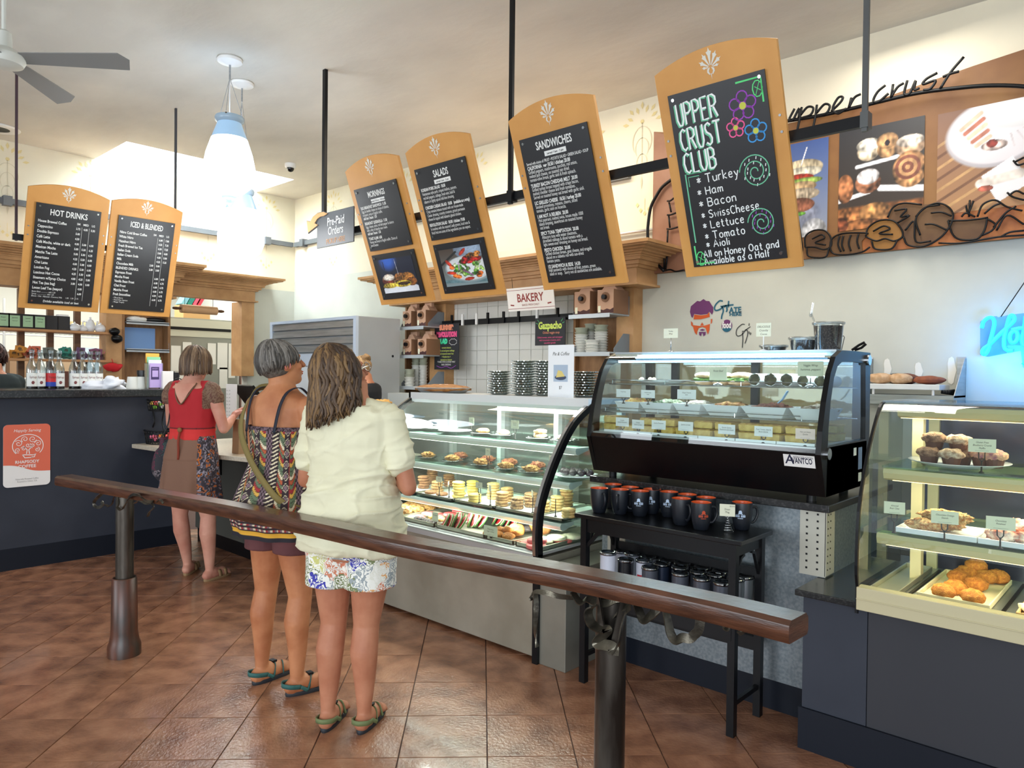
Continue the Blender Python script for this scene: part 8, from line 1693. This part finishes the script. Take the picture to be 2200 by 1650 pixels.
def teapot(px, lb, s=1, tall=0, spout=1):
    y = hit(px, 695, x=XT + .05).y; t = thing('teapot', lb, 'teapot', (XT + .02, y, z1)); h = (.085 if not tall else .13) * s; r = (.06 if not tall else .045) * s
    B().lathe([(0, 0), (r * .7, 0), (r, h * .35), (r * .95, h * .6), (r * .6, h * .88), (r * .55, h * .92), (r * .2, h * 1.02), (0, h * 1.03)], 22).build('pot', M_porc, t, smooth=True)
    B().ell((0, 0, h * 1.08), (.011, .011, .012), 10, 8).build('knob', M_porc, t, smooth=True)
    B().tube(smoothpath([(0, r * .9 * spout, h * .35), (0, r * 1.35 * spout, h * .5), (0, r * 1.5 * spout, h * .85)], 4), .012, 8).build('spout', M_porc, t, smooth=True)
    B().tube(smoothpath([(0, -r * .9 * spout, h * .25), (0, -r * 1.5 * spout, h * .35), (0, -r * 1.45 * spout, h * .75), (0, -r * .8 * spout, h * .75)], 4), .007, 8).build('handle', M_porc, t, smooth=True)
for a in ((162, 'round white teapot beside the plain black tins', 1, 0, -1), (181, 'low white creamer jug between two teapots', .75, 0, 1), (196, 'tall white teapot with a knobbed lid', 1.1, 1, 1), (218, 'wide white teapot, second from the right', 1.05, 0, 1), (244, 'round white teapot at the right end of the upper shelf', .95, 0, -1)): teapot(*a)
rs = random.Random(3)
PK = [((206, 140, 56), 38, 'orange'), ((206, 106, 76), 73, 'coral'), ((110, 118, 112), 107, 'grey'), ((40, 132, 116), 144, 'teal'), ((104, 76, 112), 178, 'purple'), ((132, 78, 108), 209, 'mauve'), ((216, 110, 130), 238, 'pink')]
for c, px, nm_ in PK:
    y = hit(px, 760, x=XT + .05).y; m = mat('sachet_' + nm_, c, .6)
    bt = thing('sachet_tub', 'clear plastic tub of %s tea sachets on the lower shelf' % nm_, 'tub', (XT, y, z2)); B().loft([[(-.05, -.07, 0), (.05, -.07, 0), (.05, .07, 0), (-.05, .07, 0)], [(-.065, -.085, .07), (.065, -.085, .07), (.065, .085, .07), (-.065, .085, .07)]], cap=False).build('tub', M_clear, bt)
    b = B().use(m).box(-.004, .004, -.04, .04, 0, .065).use(M_text); b.M = T(.0045, 0, 0) @ spin(PI / 2); b.text('m', .05, 0, .022, -.001, 'CENTER', bold=.002, shear=.2); o = b.build('tea_sachet', None, None); tag(o, '%s tea sachet standing in its clear tub' % nm_, 'sachet', nm_ + ' tea sachets')
    for i in range(9):
        r_ = o if i == 0 else lcopy(o, (0, 0, 0)); r_.location = (XT - .035 + .012 * i - .02 * (i > 6), y + rs.uniform(-.035, .035), z2 + .006 + (.045 if i > 5 else 0) + rs.uniform(0, .02)); r_.rotation_euler = (rs.uniform(-.5, .5), rs.uniform(-.2, .1), rs.uniform(-.3, .3))
t = thing('measuring_scoops', 'two black plastic scoops hanging at the right end of the upper shelf', 'scoop', hit(248, 720, x=XS + .02)); lumpy(B(), (0, -.01, .04), .05, .055, .045, 1, .1).build('scoop', M_gloss, t, smooth=True); lumpy(B(), (.01, .01, -.04), .055, .06, .05, 2, .1).build('scoop', M_gloss, t, smooth=True)
t = thing('oven_mitt', 'red cloth mitt hanging below the lower shelf', 'mitt', hit(244, 790, x=XS + .02)); lumpy(B(), (0, 0, 0), .03, .09, .055, 6, .6, 14, 22, 12).build('mitt', mat('red_cloth', (196, 26, 34), .8), t, smooth=True); B().tube([(0, 0, .04), (0, -.02, .10)], .004, 5).build('loop', mat('red_cloth', (0, 0, 0)), t)
# shelves in the left bay
for py, py0, lb in ((690, 0, 'upper steel shelf in the left surround bay'), (750, 1, 'lower steel shelf with a blue-filmed side plate in the left surround bay')):
    a, c = hit(272, py, x=XS - .02), hit(364, py + 8, x=XS - .02); t = thing('bay_shelf', lb, 'shelf', (XL + .1, (a.y + c.y) / 2, a.z)); y0_, y1_ = a.y, c.y
    B().box(XL + .06, XS - .02, y0_, y1_, a.z - .01, a.z).box(XS - .024, XS - .02, y0_, y1_, a.z - .03, a.z + .01).build('plate', MATS['shelf_zinc'], t, world=True)
    if py0: B().box(XL + .062, XL + .07, y0_, y1_ - .1, a.z, a.z + .26).build('film_panel', mat('blue_film', (120, 160, 214), .35), t, world=True); B().add([(XL + .08, y1_, a.z), (XS - .03, y1_, a.z), (XS - .03, y1_, a.z + .08), (XL + .08, y1_, a.z + .27)], [(0, 1, 2, 3)]).build('side_plate', mat('film_grey', (150, 172, 190), .4), t, world=True)
    else:
        for k, (yy, m, s_) in enumerate(((.2, M_paper, .5), (.62, M_tin, .1))): lump('paper_bundle' if k == 0 else 'black_box', ('crumpled white paper bundle' if k == 0 else 'flat black box') + ' on the upper bay shelf', 'paper' if k == 0 else 'box', m, (XL + .15, y0_ + (y1_ - y0_) * (.3 + .42 * k), a.z), .06, .12, .035, k, s_ * .6, 20)
# on the drinks counter
CZ = 1.325
def bottle(px, lb, lab=None, liq=(60, 34, 26), x=-6.62):
    y = hit(px, 830, x=x).y; t = thing('syrup_bottle', lb, 'bottle', (x, y, CZ)); r = .038
    B().lathe([(0, 0), (r, 0), (r, .155), (r * .8, .19), (.016, .225), (.0145, .27), (.017, .275), (.017, .285)], 20, cap=False).build('glass', M_bottle, t, smooth=True)
    B().lathe([(0, .003), (r * .92, .003), (r * .92, .10), (0, .10)], 18).build('syrup', mat('syrup_%d' % liq[0], liq, .2), t)
    B().lathe([(0, .285), (.019, .28), (.019, .305), (0, .308)], 14).build('cap', M_bottle, t)
    b = B(); c = lab or (226, 226, 220); M_ = mat('bottle_label_%d_%d' % (c[0], c[1]), c, .5)
    b.use(M_); pts = [R(a) for a in range(-75, 76, 15)]
    def arc(z0, z1, rr): return [(rr * math.cos(a), rr * math.sin(a), z) for z in (z0, z1) for a in pts]
    n = len(pts); b.add(arc(.02, .125, r * 1.01), [(i, i + 1, i + 1 + n, i + n) for i in range(n - 1)])
    if lab: b.use(mat('label_blue', (30, 60, 160), .5)); b.add(arc(.02, .055, r * 1.03), [(i, i + 1, i + 1 + n, i + n) for i in range(n - 1)])
    b.use(mat('label_print', (120, 60, 60), .6)); b.M = T(r * 1.04, 0, 0) @ spin(PI / 2); b.text('Torani' if lab else 'Syrup', .026, 0, .085, 0, 'CENTER', fit=.055); b.poly2([(.012 * math.cos(i), .05 + .014 * math.sin(i)) for i in range(6)]) if not lab else 0
    b.build('label', None, t)
for a in ((68, 'clear syrup bottle with a white label, first from the sweater'), (86, 'clear syrup bottle with dark syrup, second from the sweater'), (109, 'syrup bottle with a red and blue label', (190, 30, 36)), (127, 'small clear syrup bottle right of the red and blue one'), (159, 'clear syrup bottle with a fruit label standing alone in the centre'), (177, 'clear syrup bottle, left of the trio on the right'), (194, 'clear syrup bottle, middle of the trio on the right'), (210, 'clear syrup bottle, right of the trio behind the white towel')): bottle(*a)
q = hit(235, 830, x=-6.55); t = thing('white_towel', 'crumpled white towels heaped on the granite counter', 'towel', (-6.55, q.y, CZ - .01)); lumpy(B(), (0, 0, .03), .09, .15, .06, 3, .8, 14, 34, 18).build('towel', mat('white_cotton', (228, 230, 236), .9), t, smooth=True)
for px, lb in ((284, 'white paper cup upside down left of the brochure rack'), (301, 'white paper cup upside down right beside the brochure rack')):
    y = hit(px, 830, x=-6.5).y; t = B().lathe([(0, 0), (.048, 0), (.036, .10), (0, .10)], 20).build('paper_cup', M_cup, None, smooth=True, auto=40); t.location = (-6.5, y, CZ); tag(t, lb, 'cup')
y = hit(307, 815, x=-6.62).y; t = B().lathe([(0, 0), (.04, 0), (.045, .12), (.048, .12), (.048, .155), (0, .155)], 20).build('lidded_jar', M_tin, None, smooth=True, auto=40); t.location = (-6.62, y, CZ); tag(t, 'black lidded jar behind the brochure rack', 'jar')
y = hit(331, 833, x=-6.42).y; t = thing('brochure_rack', 'stand of leaflets, purple bakery leaflet in front with green and orange behind', 'rack', (-6.42, y, CZ))
for k, (c, z0, z1) in enumerate((((236, 182, 80), .22, .30), ((140, 206, 160), .18, .27), ((220, 222, 224), .12, .245), ((186, 164, 216), .0, .215))):
    B().box(-.04 + .018 * k, -.034 + .018 * k, -.055 + .004 * k, .055 + .002 * k, .01, z1).build('leaflet', mat('leaflet_%d' % k, c, .6), t)
b = B(); b.M = T(.022, 0, 0) @ spin(PI / 2); b.use(mat('leaflet_navy', (66, 50, 100), .6)).box(-.032, .032, -.001, 0, .08, .185); b.use(mat('leaflet_3', (0, 0, 0))).box(-.024, .024, -.0016, -.001, .10, .155); b.text('BAKERY', .016, 0, .165, -.0016, 'CENTER', fit=.056); b.build('leaflet_print', None, t)
B().box(-.05, .03, -.06, -.057, 0, .22).box(-.05, .03, .058, .061, 0, .22).build('acrylic_side', M_clear, t)
y = hit(358, 830, x=-6.4).y; t = B().box(-.03, .03, -.045, .045, 0, .15).build('card_holder', M_pwhite, None, bev=.003); t.location = (-6.4, y, CZ); tag(t, 'plain white card holder right of the leaflets', 'holder')
y = hit(374, 830, x=-6.66).y; t = B().lathe([(0, 0), (.04, 0), (.042, .10), (.046, .10), (.046, .14), (0, .14)], 20).build('lidded_jar', M_tin, None, smooth=True, auto=40); t.location = (-6.66, y, CZ); tag(t, 'black lidded jar with pink sweets at the counter end', 'jar')
# wire basket stand on the beige ledge
LZ = .878
q = hit(345, 955, z=LZ); q.x *= 2.46 / q.y; bs_ = thing('wire_basket_stand', 'two-tier black wire basket stand on the beige ledge', 'basket', (q.x, 2.46, LZ))
def wbasket(z, w_, d_, h):
    n = 30; b = B(); rim = lambda k, zz: [(w_ * k * math.cos(2 * PI * i / n), d_ * k * math.sin(2 * PI * i / n), zz) for i in range(n + 1)]
    b.tube(rim(1, z + h), .005, 5).tube(rim(.86, z + .004), .004, 5).tube(rim(.97, z + h * .8), .003, 4)
    for i in range(n):
        for s_ in (-1, 1): a0, a1 = 2 * PI * i / n, 2 * PI * (i + s_ * 1.5) / n; b.tube([(w_ * .86 * math.cos(a0), d_ * .86 * math.sin(a0), z), (w_ * math.cos(a1), d_ * math.sin(a1), z + h)], .0022, 4)
    b.build('wire_basket', M_black, bs_, kind='stuff')
wbasket(.0, .155, .12, .11); wbasket(.27, .135, .10, .09)
for s_ in (-1, 1): B().tube(smoothpath([(s_ * .14, -.02, 0), (s_ * .12, -.02, .11), (s_ * .08, -.02, .18), (s_ * .12, -.02, .29), (s_ * .135, -.02, .36)], 4), .006, 6).build('upright', M_black, bs_, smooth=True)
rs = random.Random(8); WC = [(236, 90, 90), (120, 180, 60), (240, 200, 90), (230, 230, 220), (60, 90, 170), (230, 130, 60), (240, 120, 150)]
for k in range(36):
    up = k < 18; c = WC[rs.randrange(4 if up else 7)]; m = mat('sweet_%d' % WC.index(c), c, .35); zz = .275 if up else .01; a = rs.uniform(0, 6.28); r_ = rs.random() ** .5 * .75
    o = lumpy(B(), (0, 0, 0), .022, .018, .015, k, .25, 50, 10, 7).build('wrapped_sweet', m, None, smooth=True); w_, d_ = (.115, .085) if up else (.13, .10)
    o.location = (q.x + w_ * r_ * math.cos(a), 2.46 + d_ * r_ * math.sin(a), LZ + zz + .02 + rs.uniform(0, .045)); tag(o, 'small wrapped sweet in the %s wire basket' % ('upper' if up else 'lower'), 'sweet', 'sweets in the %s wire basket' % ('upper' if up else 'lower'))
t = thing('wicker_tray', 'small orange wicker tray beside the lower wire basket', 'tray', (q.x + .25, 2.5, LZ)); b = B()
for k in range(6): b.tube([(.10 * (1 + .06 * k) * math.cos(2 * PI * i / 24), .07 * (1 + .06 * k) * math.sin(2 * PI * i / 24), .006 + .009 * k) for i in range(25)], .006, 6)
b.build('weave', mat('wicker_orange', (206, 128, 74), .6), t, smooth=True)
# point of sale, jars and paper bag
q = hit(524, 870, y=3.0); zt_ = hit(524, 818, y=3.0).z
ps2 = thing('order_terminal', 'black touchscreen order terminal seen from behind, with a white menu sheet', 'terminal', (q.x, 3.0, LZ)); hh = zt_ - LZ
B().box(-.12, .12, -.04, .2, 0, .03).box(-.04, .04, .04, .10, .03, hh - .12).build('stand', M_black, ps2)
B().box(-.17, .19, -.012, .012, -.15, .13, M=T(0, .06, hh - .14) @ Matrix.Rotation(R(38), 4, 'X')).build('screen', M_gloss, ps2, bev=.006)
b = B().use(M_pwhite).box(-.20, -.01, -.06, -.056, hh - .36, hh - .03).use(M_text)
for i in range(8): b.text('item ....... 0.00', .014, -.19, hh - .09 - i * .03, -.0605, fit=.15)
b.build('menu_sheet', None, ps2)
q = hit(519, 960, y=2.66); t = thing('glass_jar', 'clear ribbed plastic jar with an orange sticker on the beige ledge', 'jar', (q.x, 2.72, LZ)); B().lathe([(0, 0), (.06, 0), (.06, .17), (.05, .19), (.05, .20)], 16, cap=False).build('jar', M_bottle, t); B().lathe([(0, .2), (.054, .2), (.054, .22), (0, .22)], 16).build('lid', M_clear, t)
b = B().use(mat('sticker_orange', (240, 150, 50), .5)); b.poly2([(.028 * math.cos(i * PI / 8), .08 + .028 * math.sin(i * PI / 8)) for i in range(16)], -.062); b.build('sticker', None, t)
q = hit(497, 950, y=2.52); t = thing('paper_bag', 'brown paper bag standing beside the woman in red', 'bag', (q.x, 2.58, LZ)); B().box(-.05, .05, -.03, .03, 0, .25, top=(.004, .008)).build('bag', mat('kraft_paper', (150, 118, 84), .8), t)
q = hit(828, 900, y=3.75); bx_ = q.x - .12; t = thing('bread_basket', 'dark basket of biscuits behind the left end of the curved case', 'basket', (bx_, 3.8, 1.12)); lumpy(B(), (0, 0, .06), .12, .10, .06, 2, .2).build('basket', M_black, t, smooth=True); lumpy(B(), (0, 0, .10), .10, .08, .035, 3, .5, 40).build('biscuits', M_bis, t, smooth=True)
tag(B().box(bx_ - .2, bx_ + .2, 3.68, 3.92, 0, 1.118).build('side_counter', mat('back_counter_steel', (0, 0, 0))), 'steel side counter under the dark biscuit basket', 'counter')
# rolling pin hanging in the doorway
a, c = hit(371, 663, x=XL + .06), hit(481, 668, x=XL + .06); rp = thing('rolling_pin', 'pale wooden rolling pin hung on strings in the doorway', 'rolling pin', (a + c) / 2); L_ = (c.y - a.y) / 2; M_rp = mat('beech', (206, 164, 122), .55)
B().cyl((0, -L_ * .7, 0), (0, L_ * .7, 0), .052, n=20).build('barrel', M_rp, rp, smooth=True, auto=40)
for s_ in (-1, 1):
    B().tube([(0, s_ * L_ * .7, 0), (0, s_ * L_ * .78, 0), (0, s_ * L_ * .9, 0), (0, s_ * L_, 0)], [.014, .018, .02, .012], 10).build('handle', M_woodD, rp, smooth=True); B().tube([(0, s_ * L_ * .55, .05), (0, s_ * L_ * .55, z0_ - rp.location.z)], .003, 4).build('string', M_black, rp)
# kitchen: steel reach-in with papers, rack, boxes
XK = -10.2
a, c = hit(370, 712, x=XK), hit(511, 690, x=XK); kf = thing('steel_reach_in', 'stainless reach-in fridge covered with notes inside the doorway', 'refrigerator', (XK - .35, (a.y + c.y) / 2, 0)); zt_ = c.z
B().box(XK - .7, XK, a.y - .5, c.y, 0, zt_).build('body', mat('reach_in_steel', (150, 152, 146), .35, metal=.5), kf, world=True); B().box(XK, XK + .03, a.y - .5, c.y, zt_ - .26, zt_ - .02).build('header', mat('header_cream', (196, 196, 180), .4), kf, world=True); B().box(XK, XK + .035, a.y - .5, c.y - .12, zt_ - .17, zt_ - .13).build('grille_slot', M_black, kf, world=True)
rs = random.Random(4)
for px, py, w_, h_ in ((378, 770, .13, .35), (402, 762, .12, .35), (425, 790, .10, .3), (455, 760, .12, .3), (478, 765, .15, .38), (498, 775, .10, .5), (385, 808, .12, .12), (405, 812, .12, .12), (480, 812, .12, .3), (445, 775, .06, .2), (395, 830, .2, .1)):
    q = hit(px, py, x=XK + .01); B().box(XK + .006, XK + .01, q.y - w_ / 2, q.y + w_ / 2, q.z - h_ / 2, q.z + h_ / 2, M=None).build('paper_note', M_paper, kf, world=True)
q0_ = hit(400, 690, x=XK - .2); bx = thing('cardboard_box', 'tan cardboard box with blue print on top of the reach-in fridge', 'box', (XK - .3, q0_.y + .12, zt_)); B().box(-.15, .15, -.18, .2, 0, .2).build('box', mat('tan_card', (196, 156, 104), .8), bx); B().box(.1501, .152, -.12, .06, .1, .19).build('blue_print', mat('box_blue', (60, 90, 150), .6), bx)
for k, (c_, dy) in enumerate((((110, 170, 190), -.14), ((24, 120, 110), -.06), ((230, 80, 110), .02), ((176, 50, 70), .07))):
    o = B().box(-.1, .1, -.03, .03, 0, .16).build('folder', mat('folder_%d' % k, c_, .6), None); o.location = (XK - .3, q0_.y + .1 + dy, zt_ + .2); o.rotation_euler = (-.5, 0, 0); tag(o, ['pale blue', 'teal green', 'pink', 'dark red'][k] + ' binder on the tan box in the kitchen', 'binder')
tag(B().box(-10.35, -10.3, c.y + .1, min(c.y + .7, 5.4), 0, 2.3).build('kitchen_panel', mat('panel_mauve', (176, 140, 130), .7)), 'mauve panel beside the reach-in fridge in the kitchen', 'panel')
rk_ = thing('wire_rack', 'chrome wire storage rack behind the hatch in the kitchen', 'rack', (-11.6, 2.4, 0)); M_wr = mat('rack_wire', (190, 192, 192), .4, metal=.4)
for z in (1.35, 1.98): b = B(); [b.tube([(-11.9, 1.2 + i * .06, z), (-11.3, 1.2 + i * .06, z)], .005, 4) for i in range(44)]; b.tube([(-11.3, 1.2, z), (-11.3, 3.8, z)], .012, 5); b.tube([(-11.3, 1.2, z - .05), (-11.3, 3.8, z - .05)], .008, 5); b.build('wire_shelf', M_wr, rk_, world=True, kind='stuff')
for y in (1.2, 2.5, 3.8): B().cyl((-11.3, y, 0), (-11.3, y, 2.4), .015).build('upright', M_wr, rk_, world=True)
for i, (y, z, w_, h_, c_, lb) in enumerate(((2.15, 1.36, .5, .32, (150, 104, 76), 'brown cardboard carton at the left behind the hatch'), (2.75, 1.36, .35, .30, (150, 120, 92), 'brown carton behind the second mullion'), (3.3, 1.36, .4, .22, (176, 150, 120), 'pale carton behind the teal sachets'), (2.1, 1.99, .5, .16, (196, 170, 140), 'tan carton on the high rack at the left'), (2.7, 1.99, .4, .14, (206, 196, 150), 'pale yellow carton on the high rack'), (3.55, 1.99, .5, .15, (196, 176, 130), 'tan carton on the high rack at the right'), (3.75, 1.36, .6, .42, (196, 214, 226), 'large pale blue plastic tub behind the hatch'))):
    o = B().box(-.2, .2, -w_ / 2, w_ / 2, 0, h_).build('storage_box', mat('storage_%d' % i, c_, .8), None); o.location = (-11.55, y, z + .01); tag(o, lb, 'box')
tag(B().box(-9.4, -9.36, 2.55, 3.2, 1.08, 1.46).build('shop_bag', mat('bag_print', (150, 110, 100), .8)), 'paper bag with dark lettering leaning behind the bottles', 'bag')
